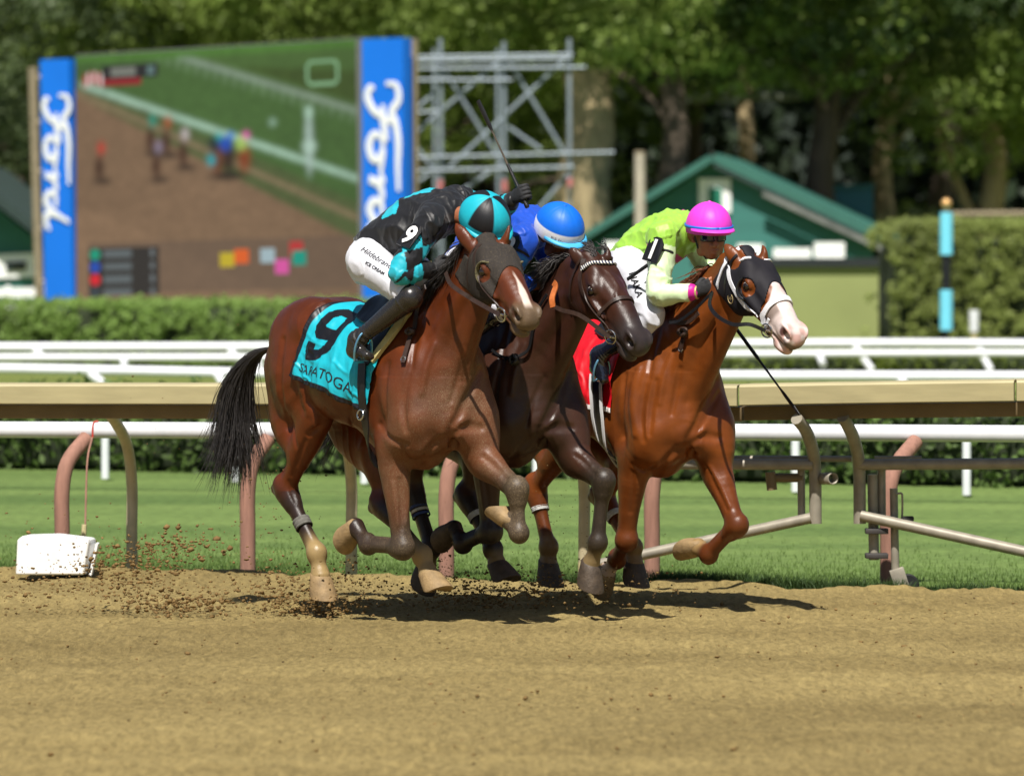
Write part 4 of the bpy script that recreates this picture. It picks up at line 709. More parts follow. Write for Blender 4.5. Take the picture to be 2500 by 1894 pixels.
def sculpt_head(S, hf, s=1.0, ears=None):
    P = lambda a, b, c: HP(hf, a, b, c, s)
    side = hf['c']; ax = hf['ax']
    E = lambda c, r, k=0.02, sub=False, axx=ax: S.ell(P(*c), np.array(r)*s, k=k, ax=axx, sub=sub)
    # skull: forehead to muzzle
    S.chain([P(.0,-.085,0), P(.08,-.078,0), P(.17,-.07,0), P(.26,-.06,0), P(.36,-.052,0), P(.46,-.05,0), P(.555,-.056,0)],
            np.array([(.070,.080),(.090,.094),(.098,.100),(.090,.096),(.077,.086),(.066,.070),(.056,.057)])*s, side=side, k=.05)
    S.chain([P(.10,-.005,0), P(.22,.004,0), P(.36,-.006,0), P(.50,-.022,0)], np.array([(.060,.03),(.058,.025),(.044,.022),(.036,.020)])*s, side=side, k=.03)
    for q in (1, -1):
        E((.145,-.143,q*.052), (.135,.112,.040), .03)                     # round cheek
        E((.075,-.130,q*.056), (.062,.098,.034), .03)
        E((.180,-.024,q*.084), (.050,.030,.024), .025)                    # brow over the eye
        E((.120,-.010,q*.060), (.050,.040,.030), .03)                     # temple
        S.chain([P(.215,-.082,q*.098), P(.28,-.086,q*.092), P(.36,-.086,q*.080)], np.array([.015,.014,.010])*s, k=.018)   # facial crest
        E((.205,-.048,q*.108), (.022,.018,.014), .012, True)              # eye socket
        S.chain([P(.176,-.030,q*.103), P(.200,-.023,q*.108), P(.230,-.038,q*.100)], np.array([.006,.008,.006])*s, k=.010)  # upper lid
        S.chain([P(.182,-.060,q*.103), P(.205,-.069,q*.104), P(.232,-.056,q*.099)], np.array([.005,.006,.005])*s, k=.010)  # lower lid
        E((.33,-.038,q*.094), (.08,.018,.016), .02, True)                 # hollow beside the nose bone
        E((.535,-.044,q*.040), (.056,.044,.028), .022)                     # flared nostril
        S.chain([P(.510,-.014,q*.060), P(.552,-.006,q*.060), P(.588,-.026,q*.056), P(.590,-.058,q*.050)], np.array([.010,.012,.012,.010])*s, k=.014)
        pass
        E((.42,-.110,q*.046), (.08,.026,.018), .02)                       # corner of the mouth
        pass
    S.chain([P(.20,-.165,0), P(.32,-.135,0), P(.43,-.118,0), P(.53,-.120,0)], np.array([(.060,.034),(.048,.032),(.042,.030),(.044,.028)])*s, side=side, k=.04)
    E((.552,-.138,0), (.050,.028,.046), .016); E((.52,-.150,0), (.040,.026,.040), .02)                             # lower lip and chin
    E((.588,-.070,0), (.034,.042,.056), .02)                              # upper lip
    E((.24,-.215,0), (.12,.05,.024), .02, True)                            # hollow between the jaws
    for q in (1, -1):
        S.ell(P(.576,-.038,q*.070), np.array((.038,.023,.026))*s, k=.007, ax=np.stack([unit(hf['a']*.75+hf['c']*q*.65), hf['b'], unit(hf['c']*q*.75-hf['a']*.65)]), sub=True)              # nostril opening
        S.chain([P(.625,-.102,q*.020), P(.575,-.106,q*.052), P(.52,-.110,q*.062), P(.455,-.112,q*.066)], np.array([(.020,.010),(.024,.010),(.022,.009),(.012,.006)])*s, side=side, k=.005, sub=True)
    for (base, mid, tip, side_e) in (ears or []):
        base, mid, tip = map(np.asarray, (base, mid, tip)); sv = unit(side_e)
        S.chain([base, base*.4+mid*.6, mid*.6+tip*.4, tip], np.array([(.030,.026),(.036,.019),(.026,.013),(.004,.004)])*s, side=sv, k=.020)
        nn = np.cross(unit(tip-base), sv)
        S.chain([base*.5+mid*.5+nn*.022, mid+nn*.019, mid*.3+tip*.7+nn*.011], np.array([(.014,.016),(.023,.015),(.010,.008)])*s, side=sv, k=.006, sub=True)

def sculpt_legs(S, J, dz):
    for sd, q in (('r', -1), ('l', 1)):
        # ---- foreleg
        sh, el, kn, ft, co = [np.asarray(J[sd+n], float) for n in ('sh', 'el', 'kn', 'ft', 'co')]
        Y = (0, 1, 0)
        top = np.array([min(sh[0], .75)-.30, q*.125, 1.42+dz])
        S.chain([top, (top+sh)/2+(0, q*.035, .02), sh], [(.05,.16),(.07,.15),(.085,.105)], side=Y, k=.08)             # shoulder blade
        S.chain([sh+(-.01, 0, .0), (sh+el)/2+(.02, q*.01, .0), el+(.02, 0, .02)], [(.085,.095),(.085,.10),(.07,.085)], side=Y, k=.06)   # upper arm
        S.chain([top+(-.07, q*.02, -.12), (top+el)/2+(-.08, q*.05, 0), el+(-.03, q*.01, .03)], [(.04,.10),(.055,.125),(.045,.06)], side=Y, k=.04)  # triceps
        f = unit(kn-el)
        fwd = unit(np.cross((0, 1, 0), -f))
        fa = lambda t: el+(kn-el)*t
        S.chain([el+(0, 0, .05), fa(.12), fa(.32), fa(.6), fa(.85), kn], [(.072,.092),(.075,.096),(.068,.084),(.055,.063),(.050,.057),(.056,.060)], side=Y, k=.05)
        S.chain([fa(.02)+fwd*.045, fa(.25)+fwd*.038+(0, q*.01, 0), fa(.55)+fwd*.02], [.034,.036,.016], k=.025)         # extensor muscle
        S.chain([fa(.06)-fwd*.05, fa(.28)-fwd*.04, fa(.6)-fwd*.016], [(.03,.034),(.03,.030),(.014,.014)], side=Y, k=.025)
        S.chain([fa(.95)+fwd*.008, kn+fwd*.010, kn+unit(ft-kn)*.05], [(.0537,.0561),(.0610,.0647),(.0476,.0512)], side=Y, k=.02)  # knee
        S.ell(kn-fwd*.042-f*.002, (.020, .022, .030), k=.018)
        c = unit(ft-kn); cb = unit(np.cross((0, 1, 0), -c))
        ca = lambda t: kn+(ft-kn)*t
        S.chain([ca(.12), ca(.4), ca(.75), ca(.93)], [(.0415,.0439),(.0342,.0354),(.0342,.0366),(.0415,.0427)], side=Y, k=.025)
        S.chain([ca(.12)-cb*.032, ca(.5)-cb*.034, ca(.92)-cb*.030], [(.0195,.0207),(.0171,.0183),(.0220,.0220)], side=Y, k=.012)  # tendons
        S.ell(ft, (.0512, .0500, .0537), k=.02); S.ell(ft-cb*.026, (.0342, .0378, .0403), k=.015)
        S.chain([ft, ft*.45+co*.55, co], [(.0415,.0415),(.0390,.0390),(.0500,.0525)], side=Y, k=.022)
        # ---- hind leg
        st, hk, ft, co = [np.asarray(J[sd+n], float) for n in ('st', 'hk', 'hf', 'hc')]
        hip = np.array([-.40, q*.14, 1.40+dz]); but = np.array([-.60, q*.095, 1.30+dz])
        S.chain([hip+(.03, 0, 0), hip*.5+st*.5+(-.02, q*.03, .0), st+(-.02, -q*.005, .01)], [(.115,.20),(.105,.19),(.070,.10)], side=Y, k=.07)   # thigh
        S.chain([but+(.04, 0, 0), but*.45+(st*.45+hk*.55)*.55+(-.02, q*.015, -.02), st*.45+hk*.55+(-.02, 0, .03)], [(.09,.11),(.075,.115),(.045,.055)], side=Y, k=.07)
        S.ell(st+(.02, q*.005, -.01), (.05, .048, .06), k=.04)                                                      # stifle
        ga = lambda t: st+(hk-st)*t
        g = unit(hk-st); gb = unit(np.cross((0, 1, 0), -g))
        S.chain([ga(.0), ga(.25), ga(.5), ga(.75), hk], [(.080,.100),(.078,.094),(.064,.074),(.047,.054),(.044,.054)], side=Y, k=.05)
        S.chain([ga(.1)+gb*.04+(0, q*.012, 0), ga(.35)+gb*.036, ga(.65)+gb*.018], [.034,.034,.015], k=.025)
        c = unit(ft-hk); cb = unit(np.cross((0, 1, 0), -c))
        ph = hk-cb*.066-c*.06                                                                                          # point of hock
        S.chain([ga(.45)-gb*.045, ga(.75)-gb*.042, ph], [(.026,.030),(.019,.021),(.024,.026)], side=Y, k=.022)
        S.chain([ph, ph*.5+(hk+c*.06-cb*.03)*.5, hk+c*.10-cb*.024], [(.025,.030),(.031,.031),(.023,.023)], side=Y, k=.022)
        S.chain([hk-c*.04, hk+c*.02, hk+c*.09], [(.0561,.0610),(.0598,.0647),(.0464,.0488)], side=Y, k=.025)
        ca = lambda t: hk+(ft-hk)*t
        S.chain([ca(.15), ca(.45), ca(.75), ca(.93)], [(.0451,.0488),(.0366,.0390),(.0354,.0390),(.0439,.0464)], side=Y, k=.025)
        S.chain([ca(.15)-cb*.032, ca(.5)-cb*.034, ca(.92)-cb*.030], [(.0207,.0207),(.0183,.0183),(.0232,.0232)], side=Y, k=.012)
        S.ell(ft, (.0549, .0525, .0561), k=.02); S.ell(ft-cb*.026, (.0354, .0390, .0415), k=.015)
        S.chain([ft, ft*.45+co*.55, co], [(.0451,.0451),(.0415,.0415),(.0537,.0561)], side=Y, k=.022)

def sculpt_torso(S, dz, J):
    T = [(-.67,1.33,1.16,.08),(-.60,1.47,1.08,.15),(-.48,1.60,1.03,.215),(-.32,1.675,1.03,.255),(-.15,1.655,1.10,.25),(.04,1.60,1.04,.262),
         (.22,1.605,.95,.262),(.38,1.63,.84,.235),(.52,1.56,.81,.215),(.64,1.40,.82,.195),(.75,1.20,.90,.15)]
    S.chain([(x, 0, (t+b)/2+dz) for x, t, b, w in T], [(w, (t-b)/2) for x, t, b, w in T], side=(0, 1, 0), k=.0, n=31)
    S.chain([(.12,0,1.575+dz),(.28,0,1.615+dz),(.40,0,1.625+dz),(.55,0,1.58+dz)], [(.05,.03),(.055,.045),(.055,.05),(.06,.07)], side=(0,1,0), k=.08)  # withers
    for q in (1, -1):
        S.ell((-.36, q*.12, 1.54+dz), (.24, .12, .12), k=.08, ax=[unit((1, 0, .28)), (0, 1, 0), unit((-.28, 0, 1))])             # croup muscle
        S.ell((-.22, q*.19, 1.52+dz), (.09, .06, .07), k=.06)             # point of hip
        S.ell((.07, q*.15, 1.22+dz), (.32, .14, .18), k=.08)              # ribcage
        # breast muscles
        sh = np.asarray(J['rsh' if q < 0 else 'lsh'], float)
        el = np.asarray(J['rel' if q < 0 else 'lel'], float)
        pc = sh*.42+el*.18+np.array([.80*.40, 0, (.95+dz)*.40]); pc[1] = q*.090
        d_ = unit(np.array([.02, -q*.10, 1.02+dz])-np.array([0, el[1]*.8, el[2]-.02])); n_ = unit(np.cross(d_, (1, 0, 0))); f_ = np.cross(n_, d_)
        S.ell(pc+(.01, 0, -.02), (.130, .082, .095), k=.022, ax=[d_, n_, f_])
        S.ell(sh+(.0, -q*.02, .02), (.095, .09, .13), k=.06)
        S.ell((sh[0]*.6+.24, q*.105, 1.235+dz), (.135, .135, .24), k=.09, ax=[unit((1, 0, -.35)), (0, 1, 0), unit((.35, 0, 1))])
    S.ell((.70, 0, 1.14+dz), (.14, .17, .17), k=.08)
    S.ell((.66, 0, 1.30+dz), (.15, .16, .18), k=.08)
    S.ell((.58, -.03, .87+dz), (.13, .09, .075), k=.06)
    S.chain([(.86, 0, 1.06+dz), (.83, 0, .96+dz), (.79, 0, .86+dz)], [.012, .016, .012], k=.02, sub=True)   # groove between the breasts

def sculpt_neck(S, hf, dz, s=1.0, bend=(0, 0, 0)):
    top = HP(hf, .02, -.10, 0, s)+np.array([-.05, 0, -.02]); base = np.array([.44, 0, 1.30+dz])
    d = top-base; bend = np.asarray(bend, float)
    pts = [base, base+d*.22+(.02, 0, -.03), base+d*.5+(.035, 0, -.045)+bend*.6, base+d*.78+(.02, 0, -.03)+bend, top]
    S.chain(pts, [(.185,.33),(.165,.265),(.115,.178),(.090,.138),(.078,.120)], side=(0, 1, 0), k=.07, n=17)
    crest = [np.array([.36, 0, 1.60+dz]), base+d*.35+np.array([-.07, 0, .125]), base+d*.7+np.array([-.05, 0, .085])+bend, HP(hf, -.015, -.03, 0, s)]
    S.chain(crest, [(.05,.05),(.045,.05),(.042,.045),(.045,.04)], side=(0, 1, 0), k=.06)
    for q in (1, -1):   # long neck muscle and the jugular groove in front of it
        S.chain([HP(hf, .06, -.16, q*.04, s), base+d*.55+(.07, q*.075, -.10)+bend*.6, np.array([.74, q*.10, 1.20+dz])], [.026, .04, .055], k=.05)
        S.chain([base+d*.80+(.10, q*.075, -.12)+bend, base+d*.55+(.135, q*.075, -.165)+bend*.6, np.array([.84, q*.07, 1.18+dz])], [.008, .010, .008], k=.03, sub=True)
    S.chain([HP(hf, .14, -.20, 0, s), base+d*.6+(.14, 0, -.185)+bend*.6, np.array([.78, 0, 1.22+dz])], [.045, .055, .075], k=.07)   # windpipe

def carve(S, fr, lines):
    """muscle creases and ridges laid on the sculpted surface, each along a line seen in the photograph"""
    V, Q = S.mesh(); T = bvh_of(V, Q)
    o = CAMP-fr.O; o = Vector((o@fr.h, o@fr.l, o[2]))
    for kind, px, r in lines:
        pts = []
        for (u, v) in px:
            d = ray(u, v); d = Vector((d@fr.h, d@fr.l, d[2])).normalized(); hit = T.ray_cast(o, d)
            if hit[0] is not None:
                n = hit[1] if hit[1].dot(d) < 0 else -hit[1]
                pts.append(np.array(hit[0]+n*(r*.18 if kind == 'g' else -r*.30)))
        if len(pts) < 2: continue
        rr = np.full(len(pts), r); rr[0] *= .55; rr[-1] *= .55
        S.chain(pts, rr, k=r*1.9, sub=(kind == 'g'), n=len(pts)*3)

def hoof(root, co, toe, sc=1.0, m=None, name='hoof'):
    """a sloped hoof wall with a rounded toe, heel bulbs and a sole; co = coronet centre, toe = direction point"""
    co = np.asarray(co, float); toe = np.asarray(toe, float)
    ax = unit(toe-co); y = np.array([0, 1.0, 0]); y = unit(y-ax*(y@ax)); fwd = np.cross(ax, y)
    L = np.linalg.norm(toe-co)
    rings = [(-.012, .032, .034, -.004), (.0, .041, .044, 0.0), (.02, .044, .049, .008), (.05, .050, .056, .018), (.078, .055, .062, .028), (.088, .055, .062, .031), (.090, .046, .052, .030)]
    n = 22; v = []; f = []
    for (d, rs, rf, sh) in rings:
        for j in range(n):
            w = 2*math.pi*j/n; cx, sx = math.cos(w), math.sin(w)
            heel = 1-.20*max(-cx, 0)**2
            dd = d-(.030*max(-cx, 0) if d > .03 else .010*max(-cx, 0))
            v.append(co+ax*dd*sc+fwd*(cx*rf*heel+sh)*sc+y*(sx*rs)*sc)
    m_ = len(rings)
    for i in range(m_-1):
        for j in range(n): f.append((i*n+j, i*n+(j+1) % n, (i+1)*n+(j+1) % n, (i+1)*n+j))
    f.append(tuple((m_-1)*n+j for j in range(n))); f.append(tuple(range(n-1, -1, -1)))
    o = mesh_obj(name, v, f, m, root); smooth_angle(o.data, 50)
    return o

def strands(name, roots, m, parent, rnd, width=.006, seg=7, taper=0.25, droop=0.0):
    """locks of hair: each (list of guide points) becomes a thin tapering 3-sided strand"""
    V = []; F = []
    for g in roots:
        P = spline(g, seg); n = len(P); k0 = len(V)
        w0 = width*rnd.uniform(.6, 1.3); ph = rnd.uniform(0, 6.28)
        for i in range(n):
            t = P[min(i+1, n-1)]-P[max(i-1, 0)]; t = t/(np.linalg.norm(t)+1e-9)
            a = np.cross(t, (0.3, 0.9, 0.2)); a /= np.linalg.norm(a)+1e-9; b = np.cross(t, a)
            r = w0*(1-(1-taper)*(i/(n-1))**1.5)
            if i == n-1: r *= .25
            for j in range(3):
                w = ph+j*2.094; V.append(P[i]+(a*math.cos(w)+b*math.sin(w)*.6)*r)
        for i in range(n-1):
            for j in range(3): F.append((k0+i*3+j, k0+i*3+(j+1) % 3, k0+(i+1)*3+(j+1) % 3, k0+(i+1)*3+j))
    return mesh_obj(name, np.array(V), np.array(F), m, parent)

def make_horse(name, fr, J, dz, hf, hs, ears, bend, colf, label, lines, hoof_m, vox=VOX):
    root = empty(name, fr.O, -fr.th, label, 'horse', 'galloping racehorses')
    pts = np.array([J[k] for k in J] + [hf['o'], HP(hf, .62, -.1, 0, hs)] + [e[2] for e in ears])
    lo = np.minimum(pts.min(0)-.10, (-.92, -.42, .9+dz)); hi = np.maximum(pts.max(0)+.10, (.98, .42, 1.80+dz))
    S = Sdf(lo, hi, vox)
    sculpt_torso(S, dz, J); sculpt_neck(S, hf, dz, hs, bend); sculpt_legs(S, J, dz); sculpt_head(S, hf, hs, ears)
    carve(S, fr, lines)
    V, Q = S.mesh(); V = relax(V, Q, 2, .4)
    e = .008; nv = np.stack([S.sample(V+np.eye(3)[i]*e)-S.sample(V-np.eye(3)[i]*e) for i in range(3)], 1); nv /= np.linalg.norm(nv, axis=1, keepdims=True)+1e-9
    hd_ = sstep(-.10, .0, (V-hf['o'])@hf['a'])*(V[:, 2] > 1.3); und = vnoise(V*np.array([1, 1, .55]), 7.5, 2)*.0045+vnoise(V*np.array([1.2, 1, .5]), 17, 5)*.0016; wv_ = V+np.stack([vnoise(V, 5, 31), vnoise(V, 5, 32), vnoise(V, 5, 33)], 1)*.05; und = und+((1-np.abs(vnoise(wv_*np.array([1, 1, .7]), 6.5, 41)))**9)*.0042*sstep(-.1, .25, vnoise(V, 3, 42))+((1-np.abs(vnoise(wv_*np.array([1.6, 1.6, .5]), 9, 43)))**4)*.0022*sstep(.0, .4, vnoise(V, 2.5, 44)); V = V+nv*(und*(1-.7*hd_)*sstep(.55, .85, V[:, 2]))[:, None]
    col, dust = colf(V)
    m = attr_mat('horse coat', rough=.36, spec=.34, sheen=.0, bump=.20, bscale=190, dust=True, var=.14, vscale=14)
    body = mesh_obj('body', V, Q, m, root, True, col, dust)
    for sd in 'rl':
        hoof(root, J[sd+'co'], J[sd+'to'], 1.34, hoof_m[0]); hoof(root, J[sd+'hc'], J[sd+'ht'], 1.36, hoof_m[1])
    me = mat('horse eye', (.012, .007, .005), rough=.06, spec=.8, var=0); mw = mat('eye white', (.55, .50, .46), rough=.25, var=.1)
    for q in (1, -1):
        c = HP(hf, .204, -.047, q*.0960, hs)
        mb = MB()
        bm = bmesh.new(); bmesh.ops.create_uvsphere(bm, u_segments=20, v_segments=14, radius=.0235*hs)
        mb.add([np.array(v.co)+c for v in bm.verts], [[v.index for v in f.verts] for f in bm.faces]); bm.free()
        e = mb.build('eye', mw, root)
        mb = MB(); bm = bmesh.new(); bmesh.ops.create_uvsphere(bm, u_segments=20, v_segments=14, radius=.0218*hs)
        off = hf['c']*q*.0045*hs+hf['a']*.0022*hs
        mb.add([np.array(v.co)+c+off for v in bm.verts], [[v.index for v in f.verts] for f in bm.faces]); bm.free()
        mb.build('iris', me, e)
    return dict(root=root, S=S, V=V, Q=Q, bvh=bvh_of(V, Q), hf=hf, hs=hs, J=J, fr=fr, dz=dz, body=body)
# ------------------------------------------------------------------ the three horses, posed
def joints(fr, px):
    J = {}
    for k, t in px.items(): J[k] = np.array(t[1:], float) if t[0] == 'L' else fr.P(*t)
    return J
TH = 52.5
f9 = Frame(TH, 1100, 1066, -1.5, (.78, 0, 0))
J9 = joints(f9, dict(
    rsh=(1012, 1030, -.17), rel=(958, 1100, -.17), rkn=(982, 1338, -.15), rft=(899, 1330, -.15), rco=(868, 1287, -.15), rto=(838, 1297, -.15),
    lsh=(1168, 1020, .17), lel=(1168, 1112, .16), lkn=(1262, 1196, .15), lft=(1268, 1302, .15), lco=(1246, 1272, .14), lto=(1232, 1240, .14),
    rst=(770, 1020, -.17), rhk=(699, 1196, -.15), rhf=(774, 1350, -.14), rhc=(782, 1405, -.14), rht=(779, 1466, -.14),
    lst=(925, 1095, .14), lhk=(935, 1232, .12), lhf=(1031, 1355, .12), lhc=(1046, 1400, .12), lht=(1063, 1462, .12)))
hf9 = hframe(f9.P(1195, 583, 0), f9.P(1296, 762, -.09))
def ear(fr, b, t, out, side):
    B, T = np.asarray(b), np.asarray(t); return (B, (B+T)/2+np.asarray(out), T, side)
ears9 = [ear(f9, f9.P(1152, 605, -.065), f9.P(1113, 545, -.10), (0, -.015, .01), (.8, .5, 0)), ear(f9, f9.P(1230, 594, .065), f9.P(1243, 550, .08), (0, .012, 0), (.8, -.6, 0))]
BAY = np.array(lin((93, 42, 14))); BAYD = np.array(lin((46, 20, 10))); BLK = np.array(lin((26, 22, 22))); TAN = np.array(lin((158, 134, 90)))
def mixc(c, t, d): return c*(1-t[:, None])+np.asarray(d)*t[:, None]
def leg_points(V, J, col, s0, black, hind_t=1.0, fore_t=.72):
    """dark lower legs: fade in along the bone"""
    t_all = np.zeros(len(V))
    for sd in 'rl':
        for chain, a0 in ((('el', 'kn', 'ft', 'co', 'to'), fore_t), (('st', 'hk', 'hf', 'hc', 'ht'), hind_t)):
            pts = [np.asarray(J[sd+c]) for c in chain]
            d, arc = poly_dist(V, pts)
            near = (d < .13) & (np.sign(V[:, 1]) == np.sign(pts[1][1]))
            t = sstep(a0-.25, a0+.2, arc+vnoise(V, 14)*.06)*near; t_all = np.maximum(t_all, t)
    return mixc(col, t_all*s0, black), t_all
def col9(V):
    J = J9; col = np.repeat(BAY[None], len(V), 0)
    top = sstep(1.45, 1.7, V[:, 2])*sstep(.6, .2, V[:, 0]); col = mixc(col, top*.45, BAYD)
    col = mixc(col, sstep(-.2, .7, octave_noise(V, 5, 3))*.35, BAYD)
    col, bl = leg_points(V, J, col, .92, BLK)
    h = hf9; q = V-h['o']; a, b, c = q@h['a'], q@h['b'], q@h['c']
    hd = (a > -.05) & (np.abs(c) < .16) & (b > -.26) & (b < .1) & (a < .7)
    col[hd] = mixc(col[hd], sstep(.2, .5, a[hd])*.25, BAYD)
    mz = sstep(.47, .58, a+vnoise(V, 30)*.02)*hd; col = mixc(col, mz*.75, np.array(lin((92, 80, 62))))
    w = .001+.018*sstep(.32, .50, a)+vnoise(V, 16, 3)*.005; bz = hd*sstep(w+.006, w-.004, np.abs(c+.002+vnoise(V, 20)*.004))*sstep(.30, .36, a)*sstep(.58, .53, a)*sstep(-.06, -.045, b); col = mixc(col, bz, np.array(lin((206, 190, 178))))
    no = np.zeros(len(V))
    for s in (1, -1): no = np.maximum(no, sstep(.032, .02, np.linalg.norm(np.stack([a-.560, (b+.036), c-s*.07], 1), axis=1)))
    col = mixc(col, no*.9*hd, np.array(lin((60, 26, 24))))
    eyem = np.zeros(len(V))
    for s in (1, -1): eyem = np.maximum(eyem, sstep(.045, .02, np.linalg.norm(np.stack([a-.203, b+.046, c-s*.1], 1), axis=1)))
    col = mixc(col, eyem*.6*hd, np.array(lin((42, 26, 20))))
    # tan dust on pasterns
    for k, k2 in (('rhf', 'rhc'), ('lhf', 'lhc')):
        d, arc = poly_dist(V, [J[k]*.6+J[k[0]+'hk']*.4, J[k], J[k2], J[k2[0]+'ht']]); col = mixc(col, sstep(.10, .05, d)*sstep(.1, .9, arc)*.85, TAN)
    # dirt thrown on the breast, forearm and muzzle
    dust = sstep(.25, .85, V[:, 0]+(1.25-V[:, 2])*.45+np.clip(V[:, 1], -.1, .2)*.5)*sstep(1.75, 1.10, V[:, 2])*1.0
    dust = np.maximum(dust, hd*sstep(.42, .6, a)*.7); dust = np.maximum(dust, hd*.25)
    dust = np.maximum(dust, bl*.28); d_l, _ = poly_dist(V, [J['lel'], J['lkn'], J['lft']]); dust = np.maximum(dust, sstep(.13, .07, d_l)*.85)
    dust = dust*(.65+.35*np.clip(octave_noise(V, 4, 2)+.5, 0, 1.4))+.02
    ml = hd*sstep(.012, .005, np.abs(b+.106+(a-.55)*-.05))*sstep(.44, .48, a); col = mixc(col, ml*.85, np.array(lin((30, 20, 18)))); return col, np.clip(dust*.8, 0, .78)*(1-ml)
HOOF_TAN = mat('dusty hoof', lin((140, 116, 80)), rough=.7, var=.25, scale=25, bump=.3, bscale=80); HOOF_DK = mat('dark hoof', lin((70, 58, 46)), rough=.6, var=.35, scale=25, bump=.3, bscale=80)

LINES9 = [('g', [(1100,1060),(1104,1090),(1106,1118)], .020), ('g', [(1092,1068),(1062,1084),(1042,1110),(1026,1136)], .016), ('g', [(1104,1062),(1122,1050),(1145,1042),(1174,1044)], .016),
  ('g', [(1100,1045),(1125,1005),(1150,955),(1172,905)], .018), ('g', [(1180,1116),(1205,1136),(1236,1168)], .014), ('g', [(796,1000),(778,1040),(752,1062)], .012),
  ('g', [(700,1010),(716,1050),(722,1090)], .011), ('g', [(948,890),(940,960),(944,1040)], .014), ('g', [(1000,900),(985,980),(990,1050)], .014), ('g', [(978,1085),(992,1112),(1000,1150)], .011),
  ('r', [(800,734),(775,752),(764,772)], .014), ('r', [(958,1180),(966,1230),(972,1280)], .010), ('r', [(992,1170),(996,1220),(990,1280)], .009), ('g', [(975,1170),(980,1230),(982,1290)], .009),
  ('g', [(868,960),(856,1010),(860,1040)], .010), ('r', [(728,900),(742,960),(752,1010)], .016), ('g', [(745,1075),(728,1120),(716,1160)], .009), ('r', [(1060,840),(1040,900),(1030,960)], .012),
  ('g', [(706,1175),(712,1200),(722,1225)], .008), ('g', [(1034,770),(1014,835),(1004,900)], .013), ('g', [(928,1036),(958,1074),(992,1086)], .012), ('g', [(690,830),(682,900),(688,980),(704,1045)], .015), ('r', [(742,980),(764,1004),(772,1034)], .016), ('g', [(1165,800),(1150,860),(1130,930)], .012), ('r', [(1012,1150),(1004,1200),(1000,1260)], .007), ('g', [(1130,870),(1120,920),(1100,980)], .010)]
H9 = make_horse('racehorse', f9, J9, .02, hf9, 1.03, ears9, (0, 0, .01), col9, 'bay racehorse with narrow white blaze in a grey mesh hood', LINES9, (HOOF_TAN, HOOF_TAN))

# ---- the dark bay between the other two
f2 = Frame(TH, 1319, 1066, -.88, (.78, 0, 0))
J2 = joints(f2, dict(
    rsh=(1232, 1035, -.17), rel=(1186, 1100, -.17), rkn=(1197, 1298, -.15), rft=(1130, 1328, -.15), rco=(1108, 1292, -.15), rto=(1074, 1294, -.15),
    lsh=(1388, 1020, .17), lel=(1392, 1110, .16), lkn=(1474, 1176, .15), lft=(1460, 1325, .14), lco=(1442, 1376, .14), lto=(1426, 1436, .14),
    rst=('L', -.10, -.15, 1.0), rhk=(1008, 1196, -.12), rhf=(1054, 1338, -.12), rhc=(1042, 1378, -.12), rht=(1022, 1420, -.12),
    lst=('L', .08, .15, .98), lhk=(1142, 1215, .12), lhf=(1204, 1340, .12), lhc=(1214, 1378, .12), lht=(1229, 1428, .12)))
hf2 = hframe(f2.P(1450, 622, 0), f2.P(1570, 826, 0))
ears2 = [ear(f2, f2.P(1424, 644, -.065), f2.P(1393, 604, -.10), (0, -.015, .01), (.8, .5, 0)), ear(f2, f2.P(1482, 630, .065), f2.P(1478, 600, .08), (0, .012, 0), (.8, -.6, 0))]
DKB = np.array(lin((58, 33, 23))); DKD = np.array(lin((34, 22, 18)))
def face_bits(V, hf, hs=1.0):
    q = (V-hf['o'])/hs; a, b, c = q@hf['a'], q@hf['b'], q@hf['c']
    hd = ((a > -.05) & (np.abs(c) < .16) & (b > -.27) & (b < .1) & (a < .7)).astype(float)
    no = np.zeros(len(V)); ey = np.zeros(len(V))
    for s in (1, -1):
        no = np.maximum(no, sstep(.032, .02, np.linalg.norm(np.stack([a-.560, b+.036, c-s*.07], 1), axis=1)))
        ey = np.maximum(ey, sstep(.045, .02, np.linalg.norm(np.stack([a-.203, b+.046, c-s*.1], 1), axis=1)))
    return a, b, c, hd, no*hd, ey*hd
def col2(V):
    col = np.repeat(DKB[None], len(V), 0)
    col = mixc(col, sstep(1.45, 1.7, V[:, 2])*sstep(.6, .2, V[:, 0])*.5, DKD); col = mixc(col, sstep(-.2, .7, octave_noise(V, 5, 3, 3))*.4, DKD)
    col, bl = leg_points(V, J2, col, .93, BLK)
    a, b, c, hd, no, ey = face_bits(V, hf2)
    col = mixc(col, hd*sstep(.40, .52, a+vnoise(V, 25)*.02)*.8, np.array(lin((50, 46, 46)))); col = mixc(col, ey*.7, np.array(lin((36, 30, 30)))); col = mixc(col, no*.8, np.array(lin((30, 16, 16))))
    for k in ('rhf', 'lhf', 'lft'):
        co = k[0]+('hc' if k[1] == 'h' else 'co'); d, arc = poly_dist(V, [J2[k], J2[co], J2[k[0]+('ht' if k[1] == 'h' else 'to')]]); col = mixc(col, sstep(.09, .05, d)*sstep(-.1, .9, arc)*.55, TAN)
    ml = hd*sstep(.011, .004, np.abs(b+.106))*sstep(.44, .48, a); col = mixc(col, ml*.9, np.array(lin((16, 12, 12))))
    dust = .10+sstep(.3, .8, V[:, 0])*sstep(1.6, 1.1, V[:, 2])*.16+bl*.2
    return col, np.clip(dust*(.7+.3*np.clip(octave_noise(V, 4, 2)+.5, 0, 1.4)), 0, 1)
def shift_lines(L, du, dv): return [(k, [(u+du, v+dv) for u, v in p], r) for k, p, r in L]
CH = LINES9[:4]+[LINES9[7], LINES9[8], LINES9[17], LINES9[19]]
